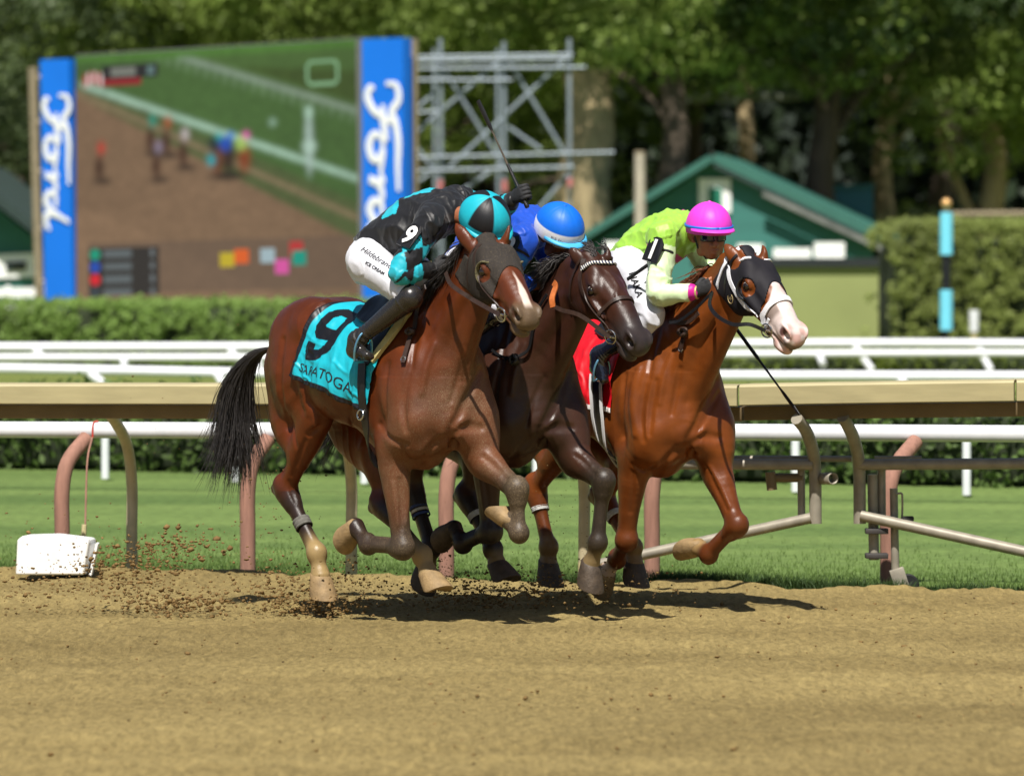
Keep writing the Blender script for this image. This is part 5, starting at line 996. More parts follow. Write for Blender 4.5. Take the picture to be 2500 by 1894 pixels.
LINES2 = shift_lines(CH, 219, 0)+[('g', [(1404,1112),(1428,1130),(1452,1160)], .010), ('g', [(1180,1150),(1188,1210),(1192,1260)], .009), ('r', [(1172,1160),(1180,1220),(1186,1262)], .009),
   ('r', [(1500,680),(1510,700),(1506,722),(1518,740)], .007), ('r', [(1468,652),(1490,668),(1502,690)], .006), ('g', [(1460,735),(1475,760),(1480,785)], .008), ('g', [(1330,920),(1300,980),(1285,1040)], .010), ('g', [(1380,935),(1362,985),(1340,1030)], .011)]
H2 = make_horse('racehorse', f2, J2, .005, hf2, 1.03, ears2, (0, 0, .01), col2, 'dark brown racehorse with bare face and blue-and-white browband, running between the two others', LINES2, (HOOF_DK, HOOF_DK))

# ---- the chestnut on the rail
f1 = Frame(TH, 1680, 1090, -.2, (.78, 0, 0))
J1 = joints(f1, dict(
    rsh=(1592, 1058, -.17), rel=(1548, 1130, -.17), rkn=(1528, 1318, -.15), rft=(1506, 1366, -.02), rco=(1482, 1393, .0), rto=(1460, 1418, .01),
    lsh=(1745, 1042, .17), lel=(1742, 1130, .16), lkn=(1798, 1284, .15), lft=(1730, 1354, .14), lco=(1704, 1336, .14), lto=(1666, 1312, .14),
    rst=('L', -.06, -.15, .94), rhk=(1308, 1195, -.12), rhf=(1340, 1335, -.12), rhc=(1338, 1372, -.12), rht=(1332, 1428, -.12),
    lst=('L', .18, .15, .92), lhk=(1472, 1212, .12), lhf=(1546, 1335, .12), lhc=(1547, 1372, .12), lht=(1540, 1430, .12)))
hf1 = hframe(f1.P(1826, 614, 0), f1.P(1948, 804, 0))
ears1 = [ear(f1, f1.P(1803, 640, -.065), f1.P(1770, 594, -.09), (0, -.015, .01), (.8, .5, 0)), ear(f1, f1.P(1864, 628, .065), f1.P(1862, 598, .075), (0, .012, 0), (.8, -.6, 0))]
CHN = np.array(lin((116, 60, 21))); CHD = np.array(lin((64, 29, 12)))
def col1(V):
    col = np.repeat(CHN[None], len(V), 0)
    col = mixc(col, sstep(1.4, 1.65, V[:, 2])*sstep(.6, .2, V[:, 0])*.4, CHD); col = mixc(col, sstep(-.2, .7, octave_noise(V, 5, 3, 5))*.35, CHD)
    col, bl = leg_points(V, J1, col, .45, CHD)
    a, b, c, hd, no, ey = face_bits(V, hf1)
    col = mixc(col, ey*.5, np.array(lin((60, 32, 20))))
    nz = vnoise(V, 22)*.008
    w = np.where(a < .30, .03, .03+(a-.30)*.55)
    bl_ = hd*sstep(w+.008, w-.004, np.abs(c+nz))*sstep(.10, .14, a)*sstep(-.13, -.10, b+nz); bl2 = hd*sstep(.40, .44, a+nz)*np.maximum(sstep(-.125, -.105, b+nz), sstep(.48, .52, a+nz))
    wh = np.maximum(bl_*(b > -.08), bl2); col = mixc(col, wh, np.array(lin((214, 196, 190))))
    pk = hd*sstep(.50, .57, a+vnoise(V, 35)*.03)*sstep(.2, .7, vnoise(V, 28, 4)+.5); col = mixc(col, pk*.6, np.array(lin((196, 140, 128))))
    gr = hd*sstep(.575, .59, a)*sstep(-.05, -.07, b)*sstep(.0, .15, vnoise(V, 26, 2)+.18); col = mixc(col, gr*.85, np.array(lin((84, 72, 66))))
    gc = hd*sstep(.36, .40, a)*sstep(.47, .44, a)*sstep(.045, .055, np.abs(c)); col = mixc(col, gc*.7, np.array(lin((96, 78, 62))))
    col = mixc(col, no*.9, np.array(lin((70, 24, 24)))); ml = hd*sstep(.011, .004, np.abs(b+.106))*sstep(.44, .48, a); col = mixc(col, ml*.85, np.array(lin((60, 34, 30))))
    d, arc = poly_dist(V, [J1['rft'], J1['rco'], J1['rto']]); col = mixc(col, sstep(.10, .07, d)*sstep(.0, .35, arc), np.array(lin((205, 180, 160))))
    for k in ('rhf', 'lhf'):
        d, arc = poly_dist(V, [J1[k]*.7+J1[k[0]+'hk']*.3, J1[k], J1[k[0]+'hc'], J1[k[0]+'ht']]); col = mixc(col, sstep(.10, .05, d)*sstep(.0, .8, arc)*.7, TAN*.6)
    d, arc = poly_dist(V, [J1['lft'], J1['lco'], J1['lto']]); col = mixc(col, sstep(.08, .05, d)*sstep(.1, .8, arc)*.7, TAN)
    return col, np.clip(.04+bl*.08+hd*.02, 0, 1)
LINES1 = shift_lines(CH, 580, 24)+[('g', [(1725,1140),(1748,1190),(1775,1245)], .009), ('r', [(1735,1140),(1762,1190),(1782,1235)], .009), ('g', [(1545,1150),(1545,1200),(1540,1250)], .009), ('g', [(1548,1135),(1580,1150),(1600,1135)], .009),
   ('g', [(1602,930),(1590,1000),(1585,1060)], .012), ('r', [(1560,900),(1545,980),(1550,1060)], .016), ('g', [(1756,960),(1728,1010),(1700,1062)], .012), ('g', [(1660,900),(1650,960),(1640,1010)], .012)]
H1 = make_horse('racehorse', f1, J1, -.075, hf1, 1.03, ears1, (0, 0, .01), col1, 'chestnut racehorse with broad white muzzle in a black hood with white trim', LINES1, (HOOF_TAN, HOOF_DK))
# ------------------------------------------------------------------ tack helpers
def near(T, p, off=0.0):
    h = T.find_nearest(Vector(p)); n = h[1]
    d = Vector(p)-h[0]
    if d.length > 1e-4 and n.dot(d) < 0 and d.length < .25: pass
    return np.array(h[0]+n*off), np.array(n)
def cast(hz, u, v, off=0.0):
    """point on a horse's surface seen at a picture position, in its own frame"""
    fr = hz['fr']; o = CAMP-fr.O; o = Vector((o@fr.h, o@fr.l, o[2])); d = ray(u, v); d = Vector((d@fr.h, d@fr.l, d[2])).normalized()
    h = hz['bvh'].ray_cast(o, d)
    if h[0] is None: return None
    return np.array(h[0]+h[1]*off)
def ribbon(name, pts, w, th, m, parent, bvh=None, off=.004, n=None, normal=None, closed=False):
    """flat leather strap; hugging a surface when bvh is given"""
    P = spline(pts, n or max(len(pts)*6, 8)); N = []
    for i in range(len(P)):
        if bvh is not None:
            p, nn = near(bvh, P[i], off+th/2); P[i] = p; N.append(nn)
        else: N.append(np.asarray(normal if normal is not None else (0, -1, 0), float))
    if bvh is not None:
        for _ in range(2):
            Q = P.copy(); Q[1:-1] = (P[:-2]+2*P[1:-1]+P[2:])/4; P = Q
            M = np.array(N); M[1:-1] = M[:-2]+2*M[1:-1]+M[2:]; N = [unit(x) for x in M]
    V = []; F = []; k = len(P)
    for i in range(k):
        t = unit(P[min(i+1, k-1)]-P[max(i-1, 0)]+1e-9); s = np.cross(t, N[i]); s = s/(np.linalg.norm(s)+1e-9); nn = np.cross(s, t)
        ww = w[i] if not np.isscalar(w) else w
        for a, b in ((-1, -1), (1, -1), (1, 1), (-1, 1)): V.append(P[i]+s*a*ww/2+nn*b*th/2)
    for i in range(k-1):
        for j in range(4): F.append((i*4+j, i*4+(j+1) % 4, (i+1)*4+(j+1) % 4, (i+1)*4+j))
    F.append((0, 3, 2, 1)); F.append(tuple((k-1)*4+j for j in range(4)))
    o = mesh_obj(name, V, F, m, parent); smooth_angle(o.data, 40)
    return o
def ring(name, c, axis, r, rt, m, parent, n=24):
    a = unit(axis); u = unit(np.cross(a, (0.31, .7, .2))); v = np.cross(a, u)
    mb = MB(); P = [np.asarray(c)+r*(u*math.cos(2*math.pi*i/n)+v*math.sin(2*math.pi*i/n)) for i in range(n+1)]
    mb.tube(P, rt, 8, cap=False); return mb.build(name, m, parent)
LEATHER = mat('brown leather', lin((52, 36, 28)), rough=.45, var=.3, scale=40, bump=.2, bscale=200)
LEATHER_BK = mat('black leather', lin((22, 21, 22)), rough=.38, var=.3, scale=40, bump=.15, bscale=200)
LEATHER_TAN = mat('orange tan leather', lin((176, 96, 44)), rough=.5, var=.25, scale=40)
STEEL = mat('polished steel', (.55, .55, .53), rough=.22, metal=1.0, var=.1)
WHITE_TAPE = mat('white fleece', lin((228, 228, 232)), rough=.9, var=.06, scale=60, bump=.4, bscale=300)

def cloth(hz, name, label, xf, xr, ph1, base, hem, paint=None, group='numbered saddle cloths', seed=1, m=None, wr=.006):
    """saddle cloth wrapped over the back: xf/xr = front and rear edge as functions of the angle from the spine, ph1 = lowest angle as function of x"""
    T = hz['bvh']; dz = hz['dz']; NS, NT = 130, 230
    V = np.zeros((NT, NS, 3)); UV = np.zeros((NT, NS, 2))
    for i in range(NT):
        v = -1+2*i/(NT-1)
        for j in range(NS):
            s = j/(NS-1)
            x0 = xf(abs(v)); x1 = xr(abs(v)); x = x0+(x1-x0)*s
            ph = v*ph1(s); d = np.array([0, math.sin(ph), math.cos(ph)]); c = np.array([x, 0, 1.25+dz])
            h = T.ray_cast(Vector(c+d*1.0), Vector(-d), 1.0)
            p = np.array(h[0]) if h[0] is not None else c+d*.3
            V[i, j] = p; UV[i, j] = (s, v)
    for _ in range(6):
        W = V.copy(); W[1:-1, 1:-1] = (V[:-2, 1:-1]+V[2:, 1:-1]+V[1:-1, :-2]+V[1:-1, 2:]+2*V[1:-1, 1:-1])/6; V = W
    du = np.gradient(V, axis=1); dv = np.gradient(V, axis=0); N = np.cross(du, dv); N /= np.linalg.norm(N, axis=2, keepdims=True)+1e-9
    flip = np.sign((N*(V-np.array([0, 0, 1.25+dz]))*np.array([0, 1, 1])).sum(2, keepdims=True)); N = N*np.where(flip == 0, 1, flip)
    P2 = np.stack([UV[..., 0]*3.2+.7*np.abs(UV[..., 1]), UV[..., 1]*2.2-.8*UV[..., 0], np.zeros_like(UV[..., 0])], 2).reshape(-1, 3)
    n1 = (1-np.abs(vnoise(P2*np.array([1.5, .6, 1]), 1.7, seed)))**2*2-1; n2 = (1-np.abs(vnoise(P2*np.array([.6, 2.0, 1]), 2.6, seed+3)))**3*1.6-.8; n3 = vnoise(P2, 9, seed+5)
    wv = (np.clip(n1+.6, 0, 2)*.9+np.clip(n2+.6, 0, 2)*.6+n3*.15).reshape(NT, NS)
    down = np.abs(UV[..., 1]); rip = np.sin(UV[..., 0]*60+n3.reshape(NT, NS)*2)*sstep(.93, 1., down)*.004
    V = V+N*(.010+(wv*wr*(0.35+.9*down)+rip)[..., None])
    col = np.repeat(np.asarray(base)[None], NT*NS, 0).reshape(NT, NS, 3)
    hm = ((down > .955) | (UV[..., 0] > .965))
    st = (np.sin(np.where(down > .955, UV[..., 0]*170, UV[..., 1]*230)) > .55)
    col[hm] = np.asarray(hem); col[hm & st] = np.asarray(hem)*2.2
    if paint is not None: paint(UV, col)
    idx = np.arange(NT*NS).reshape(NT, NS); F = np.stack([idx[:-1, :-1], idx[:-1, 1:], idx[1:, 1:], idx[1:, :-1]], 2).reshape(-1, 4)
    o = mesh_obj(name, V.reshape(-1, 3), F, m or attr_mat('saddle cloth nylon', rough=.42, spec=.35, bump=.15, bscale=40, var=.06, vscale=20), None, True, col.reshape(-1, 3))
    md = o.modifiers.new('thickness', 'SOLIDIFY'); md.thickness = .003; md.offset = -1
    o.matrix_world = hz['root'].matrix_basis.copy()
    tag(o, label, 'saddle cloth', group)
    def at_uv(s, v, lift=.004):
        a = (v+1)/2*(NT-1); b = s*(NS-1); i = int(min(max(a, 0), NT-2)); j = int(min(max(b, 0), NS-2)); fa, fb = a-i, b-j
        L = lambda A: (A[i, j]*(1-fa)*(1-fb)+A[i+1, j]*fa*(1-fb)+A[i, j+1]*(1-fa)*fb+A[i+1, j+1]*fa*fb)
        q = L(V); r = np.array([0, q[1], q[2]-1.25-dz]); return q+unit(r)*lift
    return o, at_uv
def text_mesh(txt, size=1.0, shear=0.0, bold=0.0, fine=.05, align='LEFT'):
    """flat lettering from the built-in font as points and faces (x right, y up), cut fine enough to be bent"""
    cu = bpy.data.curves.new('lettering', 'FONT'); cu.body = txt; cu.size = size; cu.shear = shear; cu.offset = bold; cu.resolution_u = 3; cu.align_x = align
    o = bpy.data.objects.new('lettering', cu); COL.objects.link(o); dg = bpy.context.evaluated_depsgraph_get(); me = bpy.data.meshes.new_from_object(o.evaluated_get(dg))
    bpy.data.objects.remove(o); bpy.data.curves.remove(cu)
    bm = bmesh.new(); bm.from_mesh(me); bpy.data.meshes.remove(me)
    if fine:
        xs = [v.co.x for v in bm.verts]; ys = [v.co.y for v in bm.verts]
        if xs:
            for ax_, lo, hi in ((0, min(xs), max(xs)), (1, min(ys), max(ys))):
                k = lo+fine
                while k < hi:
                    co = Vector((k, 0, 0)) if ax_ == 0 else Vector((0, k, 0)); no = Vector((1, 0, 0)) if ax_ == 0 else Vector((0, 1, 0))
                    bmesh.ops.bisect_plane(bm, geom=bm.verts[:]+bm.edges[:]+bm.faces[:], plane_co=co, plane_no=no); k += fine
    bm.verts.index_update()
    v = np.array([(q.co.x, q.co.y) for q in bm.verts]); f = [[q.index for q in p.verts] for p in bm.faces]; bm.free()
    return v, f
def lettering(name, txt, fn, m, parent, size=1.0, **k):
    v, f = text_mesh(txt, size, **k)
    return mesh_obj(name, [fn(x, y) for x, y in v], f, m, parent, smooth=False)
def in_poly(x, y, poly):
    r = np.zeros(np.shape(x), bool); n = len(poly)
    for i in range(n):
        (x1, y1), (x2, y2) = poly[i], poly[(i+1) % n]
        c = ((y1 > y) != (y2 > y)) & (x < (x2-x1)*(y-y1)/((y2-y1) if y2 != y1 else 1e-9)+x1); r ^= c
    return r
NINE_OUT = [(.18,0),(.62,0),(.9,.22),(.9,.80),(.66,1.0),(.26,1.0),(.02,.80),(.02,.55),(.22,.38),(.62,.38),(.62,.28),(.50,.20),(.30,.20),(.30,.30),(.02,.30),(.02,.14)]
NINE_IN = [(.30,.60),(.30,.74),(.38,.82),(.56,.82),(.62,.76),(.62,.58),(.36,.58)]

# ------------------------------------------------------------------ riders
def sculpt_hand(S, w, d, g, sc=1.0, open_=0.0):
    """closed hand: w wrist, d towards the knuckles, g along the thing gripped (from little finger to thumb)"""
    d = unit(d); g = unit(np.asarray(g, float)-d*(np.asarray(g, float)@d)); n = np.cross(g, d)
    w = np.asarray(w, float)
    P = lambda a, b, c: w+(d*a+g*b+n*c)*sc
    S.chain([P(-.03, 0, 0), P(.02, 0, 0), P(.055, .002, -.002), P(.085, .002, 0)], np.array([(.027,.022),(.032,.022),(.040,.018),(.040,.016)])*sc, side=g, k=.015)
    for i, (b, L) in enumerate(((-.030, .80), (-.010, .95), (.011, 1.0), (.031, .92))):
        S.chain([P(.080, b, -.004), P(.080+.026*L, b, .004), P(.084+.030*L, b, .026), P(.074+.012*L, b, .046), P(.058, b, .048)], np.array([.0105,.0105,.0100,.0095,.0085])*sc*(.94 if i == 0 else 1), k=.004, n=13)
    S.chain([P(.022, .034, .010), P(.050, .048, .026), P(.072, .036, .044), P(.084, .016, .052)], np.array([.0145,.0125,.0110,.0090])*sc, k=.010, n=12)
    return P
def head_sculpt(S, c, f, u, s=1.0):
    """a face: c centre of the skull, f where the face looks, u up"""
    f = unit(f); u = unit(np.asarray(u, float)-f*(np.asarray(u, float)@f)); l = np.cross(u, f)
    P = lambda a, b, h: np.asarray(c)+(f*a+l*b+u*h)*s
    ax = [f, l, u]; E = lambda p, r, k=.012, sub=False: S.ell(P(*p), np.array(r)*s, k=k, ax=ax, sub=sub)
    E((-.01,0,.02), (.098,.076,.095), .0); E((.035,0,-.045), (.060,.058,.075), .03); E((.055,0,-.098), (.028,.030,.024), .02)
    for q in (1, -1):
        E((.045,q*.042,-.035), (.035,.026,.030), .02); E((.025,q*.052,-.078), (.035,.018,.030), .02)
        E((.082,q*.032,-.003), (.016,.019,.013), .010, True)
        E((.072,q*.032,-.004), (.014,.014,.013), .004)
        S.chain([P(.082,q*.012,.014), P(.086,q*.034,.019), P(.070,q*.056,.012)], np.array([.007,.007,.005])*s, k=.008)
        S.chain([P(-.012,q*.076,.006), P(-.022,q*.084,-.008), P(-.012,q*.080,-.034), P(.0,q*.075,-.036)], np.array([.009,.010,.008,.005])*s, k=.006)
        E((.094,q*.014,-.045), (.012,.011,.010), .008)
    S.chain([P(.088,0,.004), P(.100,0,-.018), P(.113,0,-.040), P(.100,0,-.050)], np.array([.009,.010,.013,.009])*s, k=.010)
    S.chain([P(.082,-.026,-.074), P(.097,0,-.070), P(.082,.026,-.074)], np.array([.005,.008,.005])*s, k=.006)
    S.chain([P(.080,-.022,-.084), P(.094,0,-.086), P(.080,.022,-.084)], np.array([.005,.008,.005])*s, k=.006)
    S.chain([P(.088,-.028,-.079), P(.104,0,-.078), P(.088,.028,-.079)], np.array([.003,.0045,.003])*s, k=.003, sub=True)
    return P
def wrinkle(S, V, amp, sc, seed, stretch=(1, 1, 1)):
    e = .006; n = np.stack([S.sample(V+np.eye(3)[i]*e)-S.sample(V-np.eye(3)[i]*e) for i in range(3)], 1); n /= np.linalg.norm(n, axis=1, keepdims=True)+1e-9
    st = np.asarray(stretch)
    warp = np.stack([vnoise(V, sc*.5, seed+9), vnoise(V, sc*.5, seed+11), vnoise(V, sc*.5, seed+13)], 1)*.05
    r1 = (1-np.abs(vnoise((V+warp)*st, sc, seed)))**3; r2 = (1-np.abs(vnoise((V+warp)*st[::-1], sc*1.7, seed+2)))**3
    w = .35+r1*.9+r2*.5*(vnoise(V, sc*.6, seed+5) > 0)+vnoise(V, sc*.5, seed+6)*.25+((1-np.abs(vnoise((V+warp*.6)*st, sc*3.2, seed+21)))**3)*.34*sstep(-.3, .3, vnoise(V, sc*.8, seed+22))+vnoise(V, sc*6, seed+4)*.04
    return V+n*(amp*(w-.6))[:, None]
def helmet(root, c, f, u, paint, name='helmet', r=(.148, .122, .135), band=None, peak=.030, lab=None, peak_col=None):
    """capped racing helmet: dome, band, short peak and button"""
    f = unit(f); u = unit(np.asarray(u, float)-f*(np.asarray(u, float)@f)); l = np.cross(u, f); c = np.asarray(c, float)
    NA, NB = 72, 40; V = []; col = []
    for i in range(NB):
        th = (i/(NB-1))*R(104)
        for j in range(NA):
            ph = 2*math.pi*j/NA; d = f*math.sin(th)*math.cos(ph)*r[0]+l*math.sin(th)*math.sin(ph)*r[1]+u*math.cos(th)*r[2]
            seam = 1-.010*math.exp(-((((ph/(math.pi/4)+.5) % 1)-.5)/.05)**2)*(1 if i > 2 else 0)
            V.append(c+d*seam); col.append(paint(th, ph))
    F = [(i*NA+j, (i+1)*NA+j, (i+1)*NA+(j+1) % NA, i*NA+(j+1) % NA) for i in range(NB-1) for j in range(NA)]
    m = attr_mat('cap silk', rough=.48, spec=.35, bump=.10, bscale=60, var=.05, vscale=18)
    h = mesh_obj(name, V, np.array(F), m, root, True, np.array(col)); md = h.modifiers.new('t', 'SOLIDIFY'); md.thickness = .006; md.offset = -1
    # peak
    V = []; K = 25; RR = 5
    for i in range(RR):
        t = i/(RR-1)
        for j in range(K):
            ph = R(-72)+R(144)*j/(K-1); th = R(92); w = math.cos(ph/R(72)*math.pi/2)**.6 if abs(ph) < R(71.9) else 0
            d = f*math.cos(ph)*(r[0]+.002+t*peak*w)*math.sin(th)+l*math.sin(ph)*(r[1]+.002+t*peak*w*.5)*math.sin(th)+u*(math.cos(th)*r[2]-.012*t*t); V.append(c+d)
    F = [(i*K+j, i*K+j+1, (i+1)*K+j+1, (i+1)*K+j) for i in range(RR-1) for j in range(K-1)]
    p = mesh_obj('peak', V, np.array(F), m, h, True, np.repeat(np.asarray(peak_col if peak_col is not None else paint(R(92), 0))[None], len(V), 0)); md = p.modifiers.new('t', 'SOLIDIFY'); md.thickness = .005
    mb = MB(); mb.lathe([(.001, .006), (.008, .004), (.011, 0), (.011, -.004)], 14, c=(0, 0, 0)); 
    M = np.stack([f, l, u], 1); mb.v = [tuple(M@np.asarray(q)+c+u*r[2]) for q in mb.v]; b = mb.build('button', mat('button_'+name+str(round(float(paint(.02, 0)[0]), 3)), tuple(map(float, paint(.02, 0))), rough=.5, var=.05), h)
    if band is not None:
        wv, bc, lo = band; mb = MB(); P = []
        for j in range(49):
            ph = 2*math.pi*j/48; th = R(lo); P.append(c+f*math.sin(th)*math.cos(ph)*(r[0]+.003)+l*math.sin(th)*math.sin(ph)*(r[1]+.003)+u*math.cos(th)*r[2])
        V = []; K = len(P)
        for q in (-1, 1):
            for p_ in P: V.append(p_+u*q*wv/2)
        F = [(j, j+1, K+j+1, K+j) for j in range(K-1)]
        o = mesh_obj('goggle_band', V, F, bc, h); md = o.modifiers.new('t', 'SOLIDIFY'); md.thickness = .003; md.offset = 1
    return h
def goggles(root, P, lens_m, frame_m):
    V = []; F = []; K = 17
    for i in range(5):
        h = .020-.040*i/4
        for j in range(K):
            b = -1+2*j/(K-1); hh = h*(1-.25*abs(b)**3)-.004*b*b; V.append(P(.106-.036*abs(b)**2.2, b*.068, hh+.0))
    for i in range(4):
        for j in range(K-1): F.append((i*K+j, i*K+j+1, (i+1)*K+j+1, (i+1)*K+j))
    g = mesh_obj('goggles', V, F, lens_m, root); md = g.modifiers.new('t', 'SOLIDIFY'); md.thickness = .004
    mb = MB(); top = V[:K]; bot = V[4*K:]; loop = list(top)+list(bot)[::-1]+[top[0]]; mb.tube(loop, .0045, 6, cap=False); mb.build('goggle_frame', frame_m, g)
    return g
def boot(root, kn, an, he, to, m, side, sc=1.0, name='boot'):
    pts = np.array([kn, an, he, to]); S = Sdf(pts.min(0)-.13, pts.max(0)+.13, .0065)
    kn, an, he, to = pts; d = an-kn
    S.chain([kn-d*.02, kn+d*.16, kn+d*.40, kn+d*.75, an], [(.066,.068),(.057,.060),(.050,.055),(.041,.045),(.039,.044)], side=side, k=.0)
    ft = to-he; L = np.linalg.norm(ft); fd = ft/L
    S.chain([he+fd*.045, he+fd*.10, he+fd*(L-.09), he+fd*(L-.03)], [(.036,.038),(.037,.038),(.042,.032),(.034,.024)], side=side, k=.03)
    S.chain([an, he+fd*.05+(an-he)*.2], [(.043,.047),(.040,.044)], side=side, k=.04)
    sole = unit(np.cross(fd, side)); sole = sole if sole@(an-he) < 0 else -sole
    V, Q = S.mesh(iso=0.0); V = relax(V, Q, 1); 
    t, dd = seg_t(V, kn, an); ank = sstep(.62, .95, t)*sstep(1.0, .98, t)
    e = V-(kn+np.outer(t, d)); n = e/(np.linalg.norm(e, axis=1, keepdims=True)+1e-9)
    V = V+n*(ank*np.sin(t*95+vnoise(V, 22)*2.2)*.0035)[:, None]+n*(.004*(np.abs(t-.10) < .012))[:, None]
    return mesh_obj(name, V, Q, m, root, dust=.27 if 'dust' in m.name else 0.0, col=np.repeat(np.array([[.012, .012, .014]]), len(V), 0))
def make_jockey(fr, J, look, up, label, silk, pants, skin, boot_m, bt=0.0, name='person', grp='jockeys riding the racehorses'):
    root = empty(name, fr.O, -fr.th, label, 'person', grp)
    A = np.array([J[k] for k in J]); lo, hi = A.min(0)-.22, A.max(0)+.22
    side = unit(np.asarray(J['lsh'])-J['rsh']); hs = unit(np.asarray(J['lhp'])-J['rhp'])
    arms = lambda S, e, end=1.0: [S.chain([J[q+'sh'], J[q+'sh']*.5+J[q+'el']*.5, J[q+'el'], J[q+'el']*.5+J[q+'wr']*.5, J[q+'el']*.12+J[q+'wr']*.88], np.array([.060,.054,.047,.041,.027])+e, side=(0, 1, 0), k=.05) for q in 'rl']
    def torso(S, e, belly=False):
        pel, wa, ch, nk = J['pel'], J['wai'], J['che'], J['nek']
        S.chain([pel, wa, ch, ch*.35+nk*.65, nk], np.array([(.135,.105),(.128,.100),(.150,.112),(.135,.095),(.075,.07)])+e, side=side, k=.0, n=17)
        if belly:
            md_ = wa*.5+ch*.5; S.ell(md_+np.array([.02, -.02, -.055]), (.17, .135, .105), k=.06); S.ell(wa*.6+pel*.4+np.array([.03, 0, -.03]), (.13, .135, .11), k=.06)
        S.chain([J['rsh'], ch*.3+nk*.7, J['lsh']], np.array([.062,.075,.062])+e, k=.06)
    # body under the clothes, one continuous skin
    S = Sdf(lo, hi, .0055); torso(S, -.02); arms(S, -.016)
    for q in 'rl': S.chain([J[q+'hp'], J[q+'kn'], J[q+'an']], [.062, .036, .022], k=.04)
    S.chain([J['nek'], J['hd']], [.052, .050], k=.03); P = head_sculpt(S, J['hd'], look, up, 1.02)
    V, Q = S.mesh()
    mesh_obj('body', V, Q, skin, root)
    # silks
    S = Sdf(lo, hi, .0065); torso(S, .006, True); arms(S, .008)
    V, Q = S.mesh(); V = relax(V, Q, 1, .4); col = silk(V); V = wrinkle(S, V, .016, 8, 1, (1, 1.4, .6))
    mesh_obj('jersey', V, Q, attr_mat('racing silk', rough=.48, spec=.35, sheen=.15, bump=.12, bscale=60, var=.08, vscale=22), root, True, col)
    # breeches
    S = Sdf(lo, hi, .0065)
    S.chain([J['rhp'], J['pel']*.5+(J['rhp']+J['lhp'])*.25, J['lhp']], [.105, .115, .105], k=.0)
    S.chain([J['pel'], J['wai']], np.array([(.140,.112),(.126,.098)]), side=side, k=.06)
    for q in 'rl': S.chain([J[q+'hp'], J[q+'hp']*.6+J[q+'kn']*.4, J[q+'hp']*.18+J[q+'kn']*.82, J[q+'kn']]+([J[q+'kn']*(1-bt-.08)+J[q+'an']*(bt+.08)] if bt else []), [.106, .092, .070, .060 if bt else .044]+([.052] if bt else []), k=.06)
    V, Q = S.mesh(); V = relax(V, Q, 1, .4); V = wrinkle(S, V, .012, 8, 5, (1.2, 1, .7))
    pc = pants(V) if callable(pants) else np.repeat(np.asarray(pants)[None], len(V), 0)
    pm = attr_mat('breeches nylon', rough=.55, spec=.3, sheen=.1, bump=.08, bscale=60, var=.05, vscale=18)
    br = mesh_obj('breeches', V, Q, pm, root, True, pc)
    for q in 'rl': boot(root, J[q+'kn']*(1-bt)+J[q+'an']*bt, J[q+'an'], J[q+'he'], J[q+'to'], boot_m, unit(np.cross(J[q+'to']-J[q+'he'], J[q+'an']-J[q+'kn'])))
    return dict(root=root, J=J, P=P, br=(V, Q), fr=fr, bvh_br=bvh_of(V, Q))
def glove(root, w, d, g, m, sc=1.0, fingers=None, name='glove', skin=None):
    w = np.asarray(w, float); S = Sdf(w-.19, w+.19, .0042); P = sculpt_hand(S, w, d, g, sc); V, Q = S.mesh(); V = relax(V, Q, 1, .3)
    o = mesh_obj(name, V, Q, m, root)
    if skin is not None:
        o.data.materials.append(skin); c = np.array([V[q].mean(0) for q in Q]); a = (c-w)@unit(d)/sc; gg = unit(np.asarray(g, float)-unit(d)*(np.asarray(g, float)@unit(d))); nn_ = np.cross(gg, unit(d)); tip = (a > .098) | ((c-w)@nn_/sc > .030)
        o.data.polygons.foreach_set('material_index', tip.astype(np.int32))
    return o, P
def stretch_joints(fr, px):
    return {k: np.asarray(fr.P(*t)) for k, t in px.items()}
# ------------------------------------------------------------------ dressing the horses
def root_like(hz, name, label, cat, group=None): return empty(name, hz['fr'].O, -hz['fr'].th, label, cat, group)
def hood(hz, m, arch=(.27, .34), eye_r=.050, col=None, dust=0.0):
    S = hz['S']; hf = hz['hf']; hs = hz['hs']; c0 = HP(hf, .15, -.08, 0, hs); w = S.win(c0-.36, c0+.36)
    G = Sdf.__new__(Sdf); G.h = S.h; G.g = S.g[w].copy(); G.lo = np.array([S.ax[i][w[i]][0] for i in range(3)], float); G.n = np.array(G.g.shape); G.ax = [S.ax[i][w[i]] for i in range(3)]
    X, Y, Z = G.xyz(tuple(slice(0, n) for n in G.n)); q = [X-hf['o'][0], Y-hf['o'][1], Z-hf['o'][2]]
    dot = lambda v: (q[0]*v[0]+q[1]*v[1]+q[2]*v[2])/hs
    a, b, c = dot(hf['a']), dot(hf['b']), dot(hf['c'])
    t = np.clip(np.abs(c)/.085, 0, 1.2); front = a-(arch[0]+(arch[1]-arch[0])*t*t+np.clip(-.10-b, 0, .2)*.25)
    rear = (-.035+np.clip(-b, 0, .3)*.05)-a
    clip = np.maximum(front, rear)
    clip = np.maximum(clip, -.245-b)
    for s in (1, -1):
        e = np.sqrt((a-.212)**2+((b+.050)*1.05)**2+(c-s*.10)**2); clip = np.maximum(clip, eye_r-e)
    for base, mid, tip, _ in hz['ears']:
        for p, r in ((base, .052), (base*.4+mid*.6, .056), (mid, .055), (mid*.5+tip*.5, .05), (tip, .04)):
            e = np.sqrt((X-p[0])**2+(Y-p[1])**2+(Z-p[2])**2); clip = np.maximum(clip, r-e)
    V, Q = G.mesh(iso=.007, clip=clip.astype(np.float32)); V = relax(V, Q, 2, .4)
    o = mesh_obj('hood', V, Q, m, hz['root'], True, np.repeat(np.asarray(col)[None], len(V), 0), dust)
    hz['hood'] = bvh_of(V, Q)
    return o
